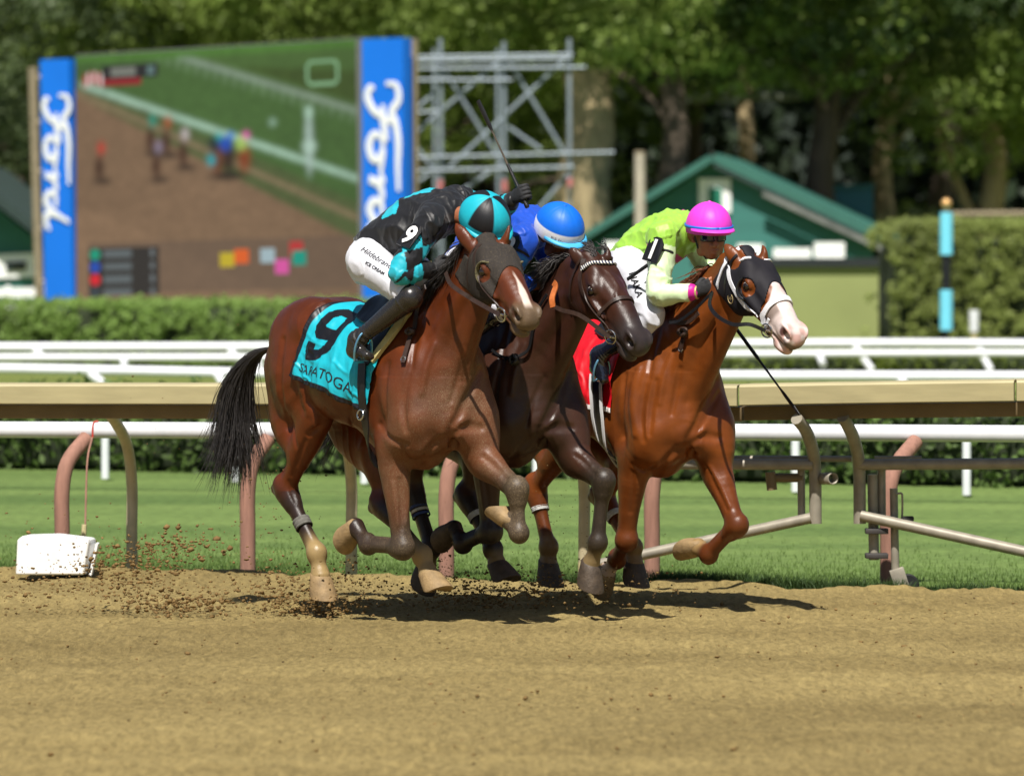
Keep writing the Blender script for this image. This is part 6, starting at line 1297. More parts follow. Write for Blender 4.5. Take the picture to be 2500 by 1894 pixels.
def eye_cup(hz, m, par, q, a0=95, a1=275, depth=.030, r=.056):
    """half-round blinker cup standing behind the eye"""
    hf, hs = hz['hf'], hz['hs']; V = []; K = 21; W = 5
    for i in range(W):
        t = i/(W-1)
        for j in range(K):
            w = R(a0+(a1-a0)*j/(K-1)); e = math.sin(math.pi*j/(K-1))**.5
            V.append(HP(hf, .212+math.cos(w)*r*(1+.12*t)+.012*t*e, -.050+math.sin(w)*r*(1+.12*t), q*(.082+depth*t*e+.006), hs))
    F = [(i*K+j, i*K+j+1, (i+1)*K+j+1, (i+1)*K+j) for i in range(W-1) for j in range(K-1)]
    o = mesh_obj('blinker_cup', V, F, m, par); md = o.modifiers.new('t', 'SOLIDIFY'); md.thickness = .005
    mb = MB(); mb.tube(V[(W-1)*K:], .005, 6); mb.build('rim', m, o)
    return o
def hair_line(rnd, P0, dirs, length, turb, n=5):
    p = np.asarray(P0, float); out = [p.copy()]; d = unit(dirs[0]); L = length/n
    for i in range(n):
        tgt = unit(dirs[min(i+1, len(dirs)-1)]); d = unit(d*.45+tgt*.55+rnd.normal(0, turb, 3)); p = p+d*L; out.append(p.copy())
    return out
def mane(hz, m, count, seed, ln=(.12, .30), flow=((-.25, -.55, .55), (-.7, -.55, -.05), (-.75, -.25, -.65)), spread=1.0, t0=0.0, t1=1.0, width=.0042, turb=.22):
    rnd = random.Random(seed); nr = np.random.RandomState(seed); hf, hs = hz['hf'], hz['hs']; dz = hz['dz']; T = hz['bvh']
    a = HP(hf, -.01, -.005, 0, hs); b = np.array([.42, 0, 1.64+dz]); L = []
    for i in range(count):
        t = t0+(t1-t0)*rnd.random(); p = a+(b-a)*t; p, n = near(T, p+np.array([-.02, rnd.gauss(0, .012), .06]), -.004)
        class G:
            pass
        g = hair_line(nr, p, [np.array(flow[0])+(0, rnd.gauss(0, .25), 0), np.array(flow[1])+(0, rnd.gauss(0, .3), rnd.gauss(0, .25)), np.array(flow[2])+(0, rnd.gauss(0, .3), 0)], rnd.uniform(*ln)*(1 if t < .8 else .75), turb*spread)
        gg = [g[0]]
        for q in g[1:]:
            h, nn = near(T, q); dd = (q-h)@nn
            gg.append(q if dd > .008 else h+nn*(.008+rnd.random()*.02))
        L.append(gg)
    return strands('mane', L, m, hz['root'], rnd, width=width, seg=8)
def tail(hz, m, guides, count, seed, width=.006, sprd=.05, tip=.10):
    rnd = random.Random(seed); nr = np.random.RandomState(seed); L = []
    G = np.array(guides)
    for i in range(count):
        k = len(G); off = nr.normal(0, 1, 3)*np.array([sprd, sprd*.8, sprd*.6]); off2 = nr.normal(0, 1, 3)*tip; cut = rnd.uniform(.72, 1.0); P = []
        S_ = spline(G, 9)
        for j in range(9):
            t = j/8*cut; p = S_[0]*0
            x = t*8; a = int(min(x, 7)); p = S_[a]*(1-(x-a))+S_[a+1]*(x-a)
            P.append(p+off*min(t*2.2, 1)*(.35+.65*t)+off2*t**2.2+np.array([0, 0, .012*math.sin(t*9+i)])*t)
        L.append(P)
    return strands('tail', L, m, hz['root'], rnd, width=width, seg=12, taper=.35)
HAIR_BK = mat('black hair', lin((46, 42, 40)), rough=.5, spec=.5, var=.35, scale=30)
HAIR_CH = mat('chestnut hair', lin((96, 50, 24)), rough=.42, spec=.5, var=.35, scale=30)
for hz, e in ((H9, ears9), (H2, ears2), (H1, ears1)): hz['ears'] = e
CYAN = np.array(lin((28, 168, 186))); INK = np.array(lin((20, 20, 24)))

# ---- number nine, bay
HOOD9 = attr_mat('dusty mesh hood', rough=.85, spec=.2, bump=.5, bscale=260, dust=True, var=.25, vscale=60)
h9 = hood(H9, HOOD9, col=lin((36, 35, 37)), dust=.40)
CUP9 = attr_mat('dirt-caked cup', rough=.8, dust=True, bump=.4)
for q in (1, -1):
    o = eye_cup(H9, mat('dirt-caked blinker', lin((104, 98, 70)), rough=.9, var=.4, scale=50, bump=.6, bscale=150), h9, q)
mane(H9, HAIR_BK, 1300, 3, t0=.14, ln=(.12, .25), flow=((-.15, -.40, .10), (-.30, -.12, -.75), (-.5, -.0, -.8)), turb=.15)
tail(H9, HAIR_BK, [H9['fr'].P(672, 848, 0), H9['fr'].P(622, 866, .0), H9['fr'].P(584, 930, .0), H9['fr'].P(572, 1020, .0), H9['fr'].P(572, 1100, .0), H9['fr'].P(560, 1165, 0)], 2000, 4, width=.0034, sprd=.062, tip=.075)
def paint9(UV, col):
    s, v = UV[..., 0], UV[..., 1]
    for sg in (-1, 1):
        x = (.93-s)/.40 if sg < 0 else (s-.53)/.40; y = 1-(np.abs(v)-.14)/.60
        on = (np.sign(v) == sg) & in_poly(x, y, NINE_OUT) & ~in_poly(x, y, NINE_IN); col[on] = INK
c9, uv9 = cloth(H9, 'saddle_cloth', 'turquoise saddle cloth with a big black number nine and black hem', lambda v: .57-.15*v, lambda v: -.10-.13*v, lambda s: R(121-36*s+2.5*math.sin(s*9)), CYAN, INK, paint9, seed=1, wr=.009)
INK_M = mat('printing ink', tuple(INK), rough=.7, var=.05)
lettering('lettering', 'SARATOGA', lambda x, y: uv9(.925-x*.152, -(.89-y*.152), .005), INK_M, c9, size=.9, fine=.12)
def saddle(hz, label, seat_col, pad_m, xo=0.0, flap=(.40, .12)):
    dz = hz['dz']; T = hz['bvh']; root = root_like(hz, 'saddle', label, 'saddle', 'racing saddles')
    V = []; NS, NT = 25, 21
    for i in range(NT):
        v = -1+2*i/(NT-1)
        for j in range(NS):
            s = j/(NS-1); x = .48+xo-.32*s; wd = R(24+8*math.sin(s*math.pi)); ph = v*wd; d = np.array([0, math.sin(ph), math.cos(ph)]); c = np.array([x, 0, 1.25+dz])
            h = T.ray_cast(Vector(c+d), Vector(-d), 1.0); p = np.array(h[0]) if h[0] is not None else c+d*.35
            dish = .018+.022*(2*abs(s-.5))**3*(1-abs(v)**2)+.006*(1-abs(v))
            V.append(p+d*dish)
    F = [(i*NS+j, i*NS+j+1, (i+1)*NS+j+1, (i+1)*NS+j) for i in range(NT-1) for j in range(NS-1)]
    o = mesh_obj('seat', V, F, seat_col, root); md = o.modifiers.new('t', 'SOLIDIFY'); md.thickness = .022; md.offset = -1; md2 = o.modifiers.new('b', 'BEVEL'); md2.width = .006; md2.segments = 2
    return root
PAD = mat('cream foam pad', lin((188, 176, 118)), rough=.75, var=.12, scale=30, bump=.2, bscale=120)
s9 = saddle(H9, 'small navy racing saddle with cream pad edge on the bay horse', LEATHER_BK, PAD)
def surf_px(hz, px, off): return [p for p in (cast(hz, u, v, off) for u, v in px) if p is not None]
def thick_strip(name, pts, w, th, m, par, bvh, off): return ribbon(name, pts, w, th, m, par, bvh=bvh, off=off)
for q in (-1, 1):
    P = [np.array([x, y*-q, z]) if q > 0 else np.array([x, y, z]) for x, y, z in surf_px(H9, [(1010,760),(985,790),(955,832),(918,884)], .0)]
    P = [np.array([p[0]+.0, p[1], p[2]]) for p in P]
    thick_strip('pad_edge', P, [.030]*2+[.036]*8+[.040]*12+[.030]*2, .022, PAD, s9, H9['bvh'], .012)
    P2 = [np.array([p[0]-.075, p[1], p[2]]) for p in P]
    thick_strip('flap', P2, .085, .010, mat('navy flap', lin((24, 26, 40)), rough=.5, var=.2), s9, H9['bvh'], .018)
def girth(hz, par, m, x0=.40, w=.075, name='girth', edge=None):
    T = hz['bvh']; dz = hz['dz']; P = []
    for k in range(40):
        ph = R(60+240*k/39); d = np.array([0, -math.sin(ph), math.cos(ph)]); c = np.array([x0+.05*(1-math.cos(ph))*.5, 0, 1.2+dz]); h = T.ray_cast(Vector(c), Vector(d), 1.0)
        P.append(np.array(h[0]) if h[0] is not None else c+d*.3)
    o = ribbon(name, P, w, .008, m, par, bvh=T, off=.030, n=60)
    if edge:
        for s in (-1, 1): ribbon('piping', [p+np.array([s*w*.45, 0, 0]) for p in P], .018, .006, edge, o, bvh=T, off=.039, n=60)
    return o
girth(H9, s9, LEATHER_BK, .37, .055)
ring('girth_buckle', cast(H9, 896, 1010, .045), (0, -1, .1), .026, .005, STEEL, s9)

def make_bridle(hz, label, m, brow=None, nose=True, bvh=None, rein_px=(), rein_m=None, cheek=True):
    hf, hs = hz['hf'], hz['hs']; B = bvh or hz['bvh']; root = root_like(hz, 'bridle', label, 'bridle', 'racing bridles')
    H = lambda a, b, c: HP(hf, a, b, c, hs)
    for q in (1, -1):
        if cheek: ribbon('cheek_strap', [H(.03, .01, q*.085), H(.10, -.07, q*.12), H(.22, -.115, q*.115), H(.34, -.118, q*.10), H(.445, -.114, q*.085)], .024, .006, m, root, bvh=B, off=.004)
        c = H(.462, -.112, q*.082); ring('bit_ring', c, hf['c']*q+hf['a']*.25, .036, .0045, STEEL, root)
        ribbon('throat_strap', [H(.02, .0, q*.085), H(.04, -.10, q*.12), H(.10, -.20, q*.09), H(.13, -.26, 0)], .013, .005, m, root, bvh=B, off=.004)
    mb = MB(); mb.tube([H(.455, -.115, .085), H(.475, -.112, .03), H(.475, -.112, -.03), H(.455, -.115, -.085)], .008, 8); mb.build('bit', STEEL, root)
    if nose: ribbon('noseband', [H(.34, -.11, -.10), H(.325, -.05, -.10), H(.33, .02, -.05), H(.335, .03, 0), H(.33, .02, .05), H(.325, -.05, .10), H(.34, -.11, .10)], .020, .006, m, root, bvh=B, off=.004, n=40)
    if brow is not None: ribbon('browband', [H(.06, -.03, -.11), H(.075, .01, -.09), H(.085, .04, -.04), H(.085, .045, 0), H(.085, .04, .04), H(.075, .01, .09), H(.06, -.03, .11)], .026, .008, brow, root, bvh=B, off=.005, n=40)
    ribbon('chin_strap', [H(.44, -.12, -.09), H(.45, -.17, -.05), H(.45, -.18, 0), H(.45, -.17, .05), H(.44, -.12, .09)], .014, .005, m, root, bvh=B, off=.004, n=30)
    for pts, w in rein_px: ribbon('rein', pts, w, .005, rein_m or m, root, normal=(.35, -.9, .2), n=30)
    return root
P9 = H9['fr'].P
b9 = make_bridle(H9, 'brown leather racing bridle with steel rings on the bay horse', LEATHER, nose=False, rein_px=[([HP(hf9, .462, -.112, -.09, 1.03), P9(1160, 735, -.155), P9(1140, 722, -.175), P9(1118, 708, -.19), P9(1098, 690, -.19), P9(1088, 665, -.14)], .022), ([HP(hf9, .462, -.112, .09, 1.03), P9(1180, 700, .16), P9(1110, 668, .14), P9(1092, 658, .02)], .020)])
# rein ends knotted on the neck
def on_h(hz, u, v, y, off=.018):
    p = cast(hz, u, v, off); return p if p is not None else hz['fr'].P(u, v, y)
kn = root_like(H9, 'neck_strap', 'brown leather neck strap with a knot and hanging buckle end on the bay horse', 'strap')
ribbon('strap', [on_h(H9, 1038, 700, -.20), on_h(H9, 1026, 760, -.235), on_h(H9, 1016, 808, -.262)], .026, .006, LEATHER, kn, normal=(.3, -.9, .2), n=14)
ribbon('strap_end', [on_h(H9, 1008, 820, -.272), on_h(H9, 998, 850, -.285), on_h(H9, 988, 888, -.292)], .026, .006, LEATHER, kn, normal=(.3, -.9, .2), n=14)
mb = MB(); c = on_h(H9, 1010, 815, -.27); t = np.linspace(0, 4*math.pi, 40)
mb.tube([c+np.array([.022*math.cos(x), -.010+.010*math.sin(x*1.5), .014*math.sin(x)+.003*x/6]) for x in t], .010, 8); mb.build('knot', LEATHER, kn)
ring('buckle', on_h(H9, 989, 880, -.295), (.3, -.9, .2), .014, .003, STEEL, kn, 12)

# ---- dark bay in the middle
tail(H2, HAIR_BK, [np.array([-.62, 0, 1.42]), np.array([-.74, 0, 1.38]), np.array([-.92, .0, 1.15]), np.array([-1.08, -.02, .98]), np.array([-1.2, -.03, .90])], 700, 8, width=.0042, sprd=.05, tip=.09)
mane(H2, HAIR_BK, 1400, 5, t0=.20, ln=(.12, .26), flow=((-.2, -.5, .5), (-.7, -.4, -.2), (-.55, -.15, -.75)), turb=.2)
rnd = random.Random(21); nr = np.random.RandomState(21)
fl = []
for i in range(160):   # the forelock and poll hair blown upright
    p, n = near(H2['bvh'], HP(hf2, rnd.uniform(-.05, .03), .06, rnd.uniform(-.05, .03), 1.03), -.004); fl.append(hair_line(nr, p, [np.array([-.1, rnd.gauss(0, .25), .9]), np.array([-.3, rnd.gauss(0, .3), .75]), np.array([-.9, rnd.gauss(0, .3), .1])], rnd.uniform(.04, .11), .22))
strands('forelock', fl, HAIR_BK, H2['root'], rnd, width=.004, seg=7)
def brow_mat():
    m, n, l, b = new_mat('plaited browband'); tc = n.new('ShaderNodeTexCoord'); w = n.new('ShaderNodeTexWave'); w.wave_type = 'BANDS'; w.bands_direction = 'DIAGONAL'; w.inputs['Scale'].default_value = 30
    l.new(tc.outputs['Object'], w.inputs['Vector']); r = n.new('ShaderNodeValToRGB'); r.color_ramp.interpolation = 'CONSTANT'; r.color_ramp.elements[0].color = (*lin((24, 34, 74)), 1); r.color_ramp.elements[1].position = .5; r.color_ramp.elements[1].color = (*lin((214, 212, 200)), 1)
    l.new(w.outputs['Fac'], r.inputs[0]); l.new(r.outputs[0], b.inputs['Base Color']); b.inputs['Roughness'].default_value = .5; return m
P2_ = H2['fr'].P
b2 = make_bridle(H2, 'dark leather bridle with a blue and white plaited browband on the dark horse', LEATHER, brow=brow_mat(), rein_px=[([HP(hf2, .462, -.112, -.088, 1.03), P2_(1420, 772, -.17), P2_(1375, 758, -.19), P2_(1352, 748, -.19)], .022), ([HP(hf2, .462, -.112, .088, 1.03), P2_(1420, 730, .16), P2_(1360, 700, .1)], .02)])
ribbon('rein_grip', [P2_(1350, 750, -.195), P2_(1348, 728, -.19), P2_(1356, 700, -.15), P2_(1352, 690, -.10)], .030, .008, LEATHER_TAN, b2, normal=(.35, -.9, .2), n=16)
ns2 = root_like(H2, 'neck_strap', 'black leather strap looped down the shoulder of the dark horse', 'strap')
ribbon('strap', [on_h(H2, 1342, 720, -.16), on_h(H2, 1318, 760, -.20), on_h(H2, 1308, 800, -.235), on_h(H2, 1296, 850, -.265), on_h(H2, 1268, 872, -.275)], .016, .006, LEATHER_BK, ns2, normal=(.3, -.9, .2), n=26)
mb = MB(); c = on_h(H2, 1262, 880, -.28); mb.tube([c+np.array([.02*math.cos(x), -.008+.012*math.sin(x*1.5), .022*math.sin(x)]) for x in np.linspace(0, 4*math.pi, 40)], .011, 8); mb.build('knot', LEATHER_BK, ns2)
ribbon('strap', [on_h(H2, 1262, 880, -.28), on_h(H2, 1230, 872, -.27), on_h(H2, 1205, 858, -.25)], .014, .006, LEATHER_BK, ns2, normal=(.3, -.9, .2), n=16)
c2, uv2 = cloth(H2, 'saddle_cloth', 'royal blue saddle cloth on the dark horse, mostly hidden by its neighbour', lambda v: .50-.12*v, lambda v: -.10-.13*v, lambda s: R(116-30*s), np.array(lin((20, 92, 190))), np.array(lin((220, 220, 220))), seed=4)
s2 = saddle(H2, 'small black racing saddle on the dark horse', LEATHER_BK, PAD); girth(H2, s2, LEATHER_BK, .37, .06)

# ---- number one, chestnut
HOOD1 = attr_mat('black stretch hood', rough=.7, spec=.25, bump=.12, bscale=300, dust=True, var=.1, vscale=40)
h1 = hood(H1, HOOD1, arch=(.26, .36), col=lin((30, 28, 33)), dust=.02)
CUPM = mat('black plastic cup', (.012, .012, .013), rough=.2, spec=.6, var=.05)
for q in (1, -1): eye_cup(H1, CUPM, h1, q, 150, 300, .040)
mane(H1, HAIR_CH, 1000, 6, t0=.30, ln=(.10, .24), flow=((-.15, -.55, .2), (-.5, -.2, -.6), (-.7, -.05, -.6)), turb=.15)
tail(H1, HAIR_CH, [np.array([-.62, 0, 1.36]), np.array([-.74, 0, 1.3]), np.array([-.9, .0, 1.1]), np.array([-1.0, -.02, .9]), np.array([-1.1, -.03, .8])], 260, 9, width=.0065, sprd=.05, tip=.09)
c1, uv1 = cloth(H1, 'saddle_cloth', 'red saddle cloth with a white hem on the chestnut horse', lambda v: .50-.06*v, lambda v: -.08-.13*v, lambda s: R(112-24*s), np.array(lin((196, 16, 30))), np.array(lin((214, 208, 206))), seed=7, wr=.013)
s1 = saddle(H1, 'small black racing saddle on the chestnut horse', LEATHER_BK, PAD); girth(H1, s1, LEATHER_BK, .33, .085, edge=mat('white webbing', lin((205, 205, 205)), rough=.8, var=.1))
P1 = H1['fr'].P
b1 = make_bridle(H1, 'white taped bridle with black reins on the hooded chestnut horse', LEATHER_BK, nose=False, cheek=False, rein_px=[([HP(hf1, .462, -.112, -.09, 1.03), P1(1830, 792, -.16), P1(1790, 792, -.20), P1(1752, 772, -.22), P1(1733, 745, -.21), P1(1738, 715, -.15)], .020), ([P1(1740, 712, -.14), P1(1700, 752, -.17), P1(1660, 782, -.19), P1(1635, 788, -.2)], .016), ([HP(hf1, .462, -.112, .09, 1.03), P1(1830, 750, .17), P1(1770, 705, .1)], .02)])
HH = lambda a, b, c: HP(hf1, a, b, c, 1.03)
for q in (-1, 1):
    for L, w in (([(-.025,.0,.10),(-.015,-.07,.12),(-.005,-.14,.12),(.02,-.20,.10),(.06,-.25,.06)], .022), ([(.015,-.07,.13),(.10,-.115,.125),(.20,-.135,.12),(.30,-.14,.11),(.385,-.135,.10)], .024), ([(.03,-.01,.11),(.06,.02,.085),(.085,.035,.05)], .022)):
        ribbon('white_tape', [HH(x, y, q*z) for x, y, z in L], w, .006, WHITE_TAPE, b1, bvh=H1['hood'], off=.003, n=26)
H = lambda a, b, c: HP(hf1, a, b, c, 1.03)
ribbon('white_noseband', [H(.41, -.12, -.10), H(.385, -.06, -.10), H(.375, .0, -.07), H(.375, .04, 0), H(.375, .0, .07), H(.385, -.06, .10), H(.41, -.12, .10)], .030, .008, WHITE_TAPE, b1, bvh=H1['bvh'], off=.004, n=40)
ribbon('white_chin_tape', [H(.43, -.06, -.09), H(.44, -.11, -.09), H(.45, -.16, -.05), H(.45, -.18, 0), H(.45, -.16, .05)], .016, .006, WHITE_TAPE, b1, bvh=H1['bvh'], off=.010, n=30)
# maker's mark on the hood
emb = mat('gold thread', lin((170, 150, 104)), rough=.6, var=.1)
hc = near(H1['hood'], HP(hf1, .155, -.19, -.12, 1.03), .004)[0]
if hc is not None:
    n_ = near(H1['hood'], hc)[1]; upv = unit(np.array([-.15, 0, 1])-n_*(np.array([-.15, 0, 1])@n_)); rv = np.cross(upv, n_)
    fnE = lambda x, y: hc+rv*x+upv*y
    mb = MB(); mb.tube([fnE(.022*math.cos(R(w)), .026*math.sin(R(w))-.002) for w in range(140, 405, 12)], .002, 5); mb.build('emblem_horseshoe', emb, h1)
    lettering('emblem_letters', 'AJG', lambda x, y: fnE(x*.022-.0165, y*.022-.006), emb, h1, size=1.0, fine=0)
ns1 = root_like(H1, 'neck_strap', 'brown leather neck strap with rolled knot and buckle on the chestnut horse', 'strap')
ribbon('strap', [on_h(H1, 1712, 765, -.19), on_h(H1, 1692, 785, -.215), on_h(H1, 1668, 790, -.22), on_h(H1, 1640, 788, -.22)], .022, .006, LEATHER, ns1, normal=(.3, -.9, .2), n=20)
mb = MB(); c = on_h(H1, 1677, 812, -.235); mb.tube([c+np.array([.024*math.cos(x), -.010+.010*math.sin(x*1.5), .018*math.sin(x)]) for x in np.linspace(0, 4*math.pi, 40)], .011, 8); mb.build('knot', LEATHER, ns1)
ribbon('strap_end', [on_h(H1, 1674, 825, -.245), on_h(H1, 1670, 842, -.25), on_h(H1, 1666, 860, -.255)], .024, .006, LEATHER, ns1, normal=(.3, -.9, .2), n=10)
ring('buckle', on_h(H1, 1667, 852, -.26), (.3, -.9, .2), .013, .003, STEEL, ns1, 12)
# ---- leg wraps
def wrap(hz, A, B, t0, t1, r, m, name='leg_wrap'):
    A, B = np.asarray(A), np.asarray(B); mb = MB(); mb.tube([A+(B-A)*t for t in np.linspace(t0, t1, 8)], [r*(1+.04*math.sin(i*2.3)) for i in range(8)], 20, cap=False); o = mb.build(name, m, hz['root']); md = o.modifiers.new('t', 'SOLIDIFY'); md.thickness = .004; return o
WR_G = mat('grey leg wrap', lin((96, 94, 88)), rough=.9, var=.25, scale=60); WR_B = mat('blue leg wrap', lin((52, 74, 130)), rough=.8, var=.2, scale=50); WR_W = mat('white leg wrap', lin((188, 188, 184)), rough=.85, var=.2, scale=50)
wrap(H9, J9['rhk'], J9['rhf'], .47, .60, .0480, WR_G)
for t in (.28, .35, .42): wrap(H2, J2['rhk'], J2['rhf'], t, t+.045, .0500, WR_B if t != .35 else WR_W)
wrap(H2, J2['lhk'], J2['lhf'], .32, .42, .050, WR_W); wrap(H1, J1['rhk'], J1['rhf'], .30, .38, .050, WR_W); wrap(H1, J1['lhk'], J1['lhf'], .34, .44, .050, WR_W)
# ------------------------------------------------------------------ the riders
SKIN_A = mat('skin tanned', lin((150, 92, 62)), rough=.5, spec=.4, var=.12, scale=30); SKIN_B = mat('skin brown', lin((112, 66, 44)), rough=.5, spec=.4, var=.12, scale=30); SKIN_C = mat('skin olive', lin((158, 104, 74)), rough=.5, spec=.4, var=.12, scale=30)
GLOVE = mat('black glove', lin((34, 34, 36)), rough=.75, var=.3, scale=60, bump=.3, bscale=150)
BOOT_D = attr_mat('dusty boot leather', rough=.25, spec=.6, bump=.1, dust=True); BOOT_C = mat('patent black boot', (.008, .009, .014), rough=.10, spec=.7, var=.1, coat=.6)
WHITEC = np.array(lin((206, 207, 214))); JP = {}
def limb_arc(V, J, q):
    d, arc = poly_dist(V, [J[q+'sh'], J[q+'el'], J[q+'wr']]); return d, arc
# ---- rider of number nine
p = f9.P
K9 = {k: np.asarray(p(*t)) for k, t in dict(pel=(905, 628, -.10), wai=(955, 568, -.06), che=(1035, 525, .03), nek=(1104, 520, .08), hd=(1180, 548, .10),
    rsh=(1052, 545, -.09), rel=(975, 668, -.28), rwr=(1058, 655, -.09), lsh=(1120, 492, .22), lel=(1215, 518, .43), lwr=(1252, 488, .40),
    rhp=(902, 640, -.20), rkn=(1000, 728, -.225), ran=(872, 830, -.325), rhe=(852, 852, -.325), rto=(908, 872, -.325),
    lhp=(955, 625, .04), lkn=(1068, 690, .215), lan=(980, 790, .32), lhe=(962, 806, .32), lto=(1012, 828, .32)).items()}
def silk9(V):
    col = np.repeat(np.array(lin((18, 18, 21)))[None], len(V), 0)
    for q in 'rl':
        d, arc = limb_arc(V, K9, q); arm = (d < .085) & (arc > .22)
        ax_ = unit(K9[q+'el']-K9[q+'sh']); s1 = unit(np.cross(ax_, (1, 0, .2))); s2 = np.cross(ax_, s1); base = K9[q+'sh']
        ang = np.arctan2((V-K9[q+'el'])@s1, (V-K9[q+'el'])@s2)/(2*math.pi)*6
        u = arc*4.2; dia = (np.abs(((u+.5*0) % 2)-1)+np.abs((ang % 2)-1)) < .95
        if q == 'l': dia = (np.abs(arc-1.62) < .07) | (np.abs(arc-.9) < .10)
        c = np.where(dia[:, None], np.array(lin((18, 18, 21))), CYAN); col[arm] = c[arm]
        cuff = (d < .09) & (arc > (1.55 if q == 'r' else 1.80)); col[cuff] = np.array(lin((16, 16, 18)))
    sp = [K9['pel']*.15+K9['wai']*.85, K9['che'], K9['nek']]; side = unit(K9['lsh']-K9['rsh']); d, arc = poly_dist(V, sp); bx = (V-K9['che'])@side; up_ = V[:, 2]
    back = (d > .075) & (up_ > (K9['wai'][2]*.5+K9['che'][2]*.5)+.02)
    # turquoise blocks on the back
    t_, _ = seg_t(V, K9['wai'], K9['nek'])
    blk = back & (((np.abs(bx+.07) < .055) & (t_ > .10) & (t_ < .34)) | ((np.abs(bx-.03) < .05) & (t_ > .34) & (t_ < .78)) | ((np.abs(bx-.11) < .04) & (t_ > .1) & (t_ < .3)))
    arm_any = np.zeros(len(V), bool)
    for q in 'rl': dd, aa = limb_arc(V, K9, q); arm_any |= (dd < .08) & (aa > .2)
    col[blk & ~arm_any] = CYAN
    return col
LOOK9 = unit(np.array([.80, -.10, -.62])); UP9 = np.array([.62, -.18, .78])
R9 = make_jockey(f9, K9, LOOK9, UP9, 'jockey in black and turquoise silks with raised whip hand, crouched on the bay horse', silk9, WHITEC, SKIN_A, BOOT_D)
def cap9(th, ph):
    k = int(((ph+R(74)) % (2*math.pi))/(math.pi/3)) % 2
    if th > R(84): return CYAN*.85
    return np.array(lin((24, 24, 27))) if k == 0 else CYAN
hc9 = K9['hd']+UP9/np.linalg.norm(UP9)*.035
hm9 = helmet(R9['root'], hc9, LOOK9, UP9, cap9, peak=.035, peak_col=CYAN, r=(.158, .131, .144))
goggles(R9['root'], R9['P'], mat('goggle lens', (.02, .03, .05), rough=.08, spec=.8, var=0), GLOVE)
glove(R9['root'], K9['rwr'], p(1100, 650, -.02)-K9['rwr'], (.3, 0, 1), GLOVE)
g9, gp9 = glove(R9['root'], K9['lwr'], p(1282, 466, .40)-K9['lwr'], p(1262, 450, .385)-p(1285, 505, .40), GLOVE)
# whip in the raised hand
wh = root_like(H9, 'whip', 'black riding whip raised in the hand of the rider in turquoise', 'whip', 'riding whips')
A, B = p(1287, 505, .415), p(1167, 246, .30); W = lambda t: A+(B-A)*t
mb = MB(); mb.tube([W(-.01), W(.0), W(.02)], [.010, .013, .012], 10); mb.tube([W(.02), W(.2), W(.40)], [.0115, .010, .0085], 10); mb.build('grip', LEATHER_BK, wh)
mb = MB(); mb.tube([W(.40), W(.55), W(.72)], [.0055, .005, .0045], 8); mb.build('shaft', mat('dusty whip shaft', lin((74, 64, 48)), rough=.6, var=.3), wh)
mb = MB(); mb.tube([W(.70), W(.76), W(.90), W(1.0)], [.006, .012, .014, .012], 10, flat=.45); mb.build('popper', LEATHER_BK, wh)
# arm number plate and breeches lettering
def plate(par, c, n, up, w, h, txt, name='arm_number', sz=.1):
    n = unit(n); up = unit(np.asarray(up, float)-n*(np.asarray(up, float)@n)); r = np.cross(up, n)
    V = []; pts = [(-w/2, -h/2), (w/2, -h/2), (w/2, h/2-.03), (w/2-.025, h/2), (-w/2+.025, h/2), (-w/2, h/2-.03)]
    bend = lambda x: -n*(x*x*4.0)
    for dz_ in (0, .006):
        for x, y in pts: V.append(c+r*x+up*y+n*dz_+bend(x)*.6)
    k = len(pts); F = [tuple(range(k-1, -1, -1)), tuple(range(k, 2*k))]+[(i, (i+1) % k, k+(i+1) % k, k+i) for i in range(k)]
    o = mesh_obj(name, V, F, LEATHER_BK, par, smooth=False)
    return o, lambda x, y, l=.0085: c+r*x+up*y+n*l+bend(x)*.6
WPAINT = mat('white print', (.75, .75, .75), rough=.6, var=.03)
def arm_plate(rid, q, t, out, up, txt, w=.10, h=.14):
    J = rid['J']; ce = J[q+'sh']*(1-t)+J[q+'el']*t; n = unit(out); n = unit(n-unit(J[q+'el']-J[q+'sh'])*(n@unit(J[q+'el']-J[q+'sh'])))
    o, fn = plate(rid['root'], ce+n*.082, n, up, w, h, txt)
    v, f = text_mesh(txt, 1.0, bold=.035 if txt != '1' else .012, fine=.12); v = np.array(v); lo, hi = v.min(0), v.max(0); sc = h*.80/(hi[1]-lo[1]); sx = min(sc, w*.72/(hi[0]-lo[0]))
    mesh_obj('number', [fn((x-(lo[0]+hi[0])/2)*sx, (y-(lo[1]+hi[1])/2)*sc) for x, y in v], f, WPAINT, o, smooth=False)
    mb = MB(); a = unit(J[q+'el']-J[q+'sh']); e1 = n; e2 = np.cross(a, n); mb.tube([ce+(e1*math.cos(x)+e2*math.sin(x))*.070 for x in np.linspace(0, 2*math.pi, 25)], .007, 6, cap=False, flat=.35); mb.build('arm_band', GLOVE, o)
arm_plate(R9, 'r', .42, np.array([.25, -1, .25]), K9['rsh']-K9['rel']+np.array([.05, 0, .05]), '9')
def on_breeches(rid, u0, v0, u1, v1, off=.003):
    fr = rid['fr']; o = CAMP-fr.O; o = Vector((o@fr.h, o@fr.l, o[2])); T = rid['bvh_br']
    du, dv = u1-u0, v1-v0; L = math.hypot(du, dv); ex = (du/L, dv/L); ey = (ex[1], -ex[0])
    def hit(u, v):
        d = ray(u, v); d = Vector((d@fr.h, d@fr.l, d[2])).normalized(); return T.ray_cast(o, d)
    def fn(x, y, span):
        u = u0+ex[0]*x*L/span+ey[0]*y*L/span; v = v0+ex[1]*x*L/span+ey[1]*y*L/span; h = hit(u, v)
        if h[0] is None: h = hit(u0+du/2, v0+dv/2)
        return np.array(h[0]+h[1]*off)
    return fn
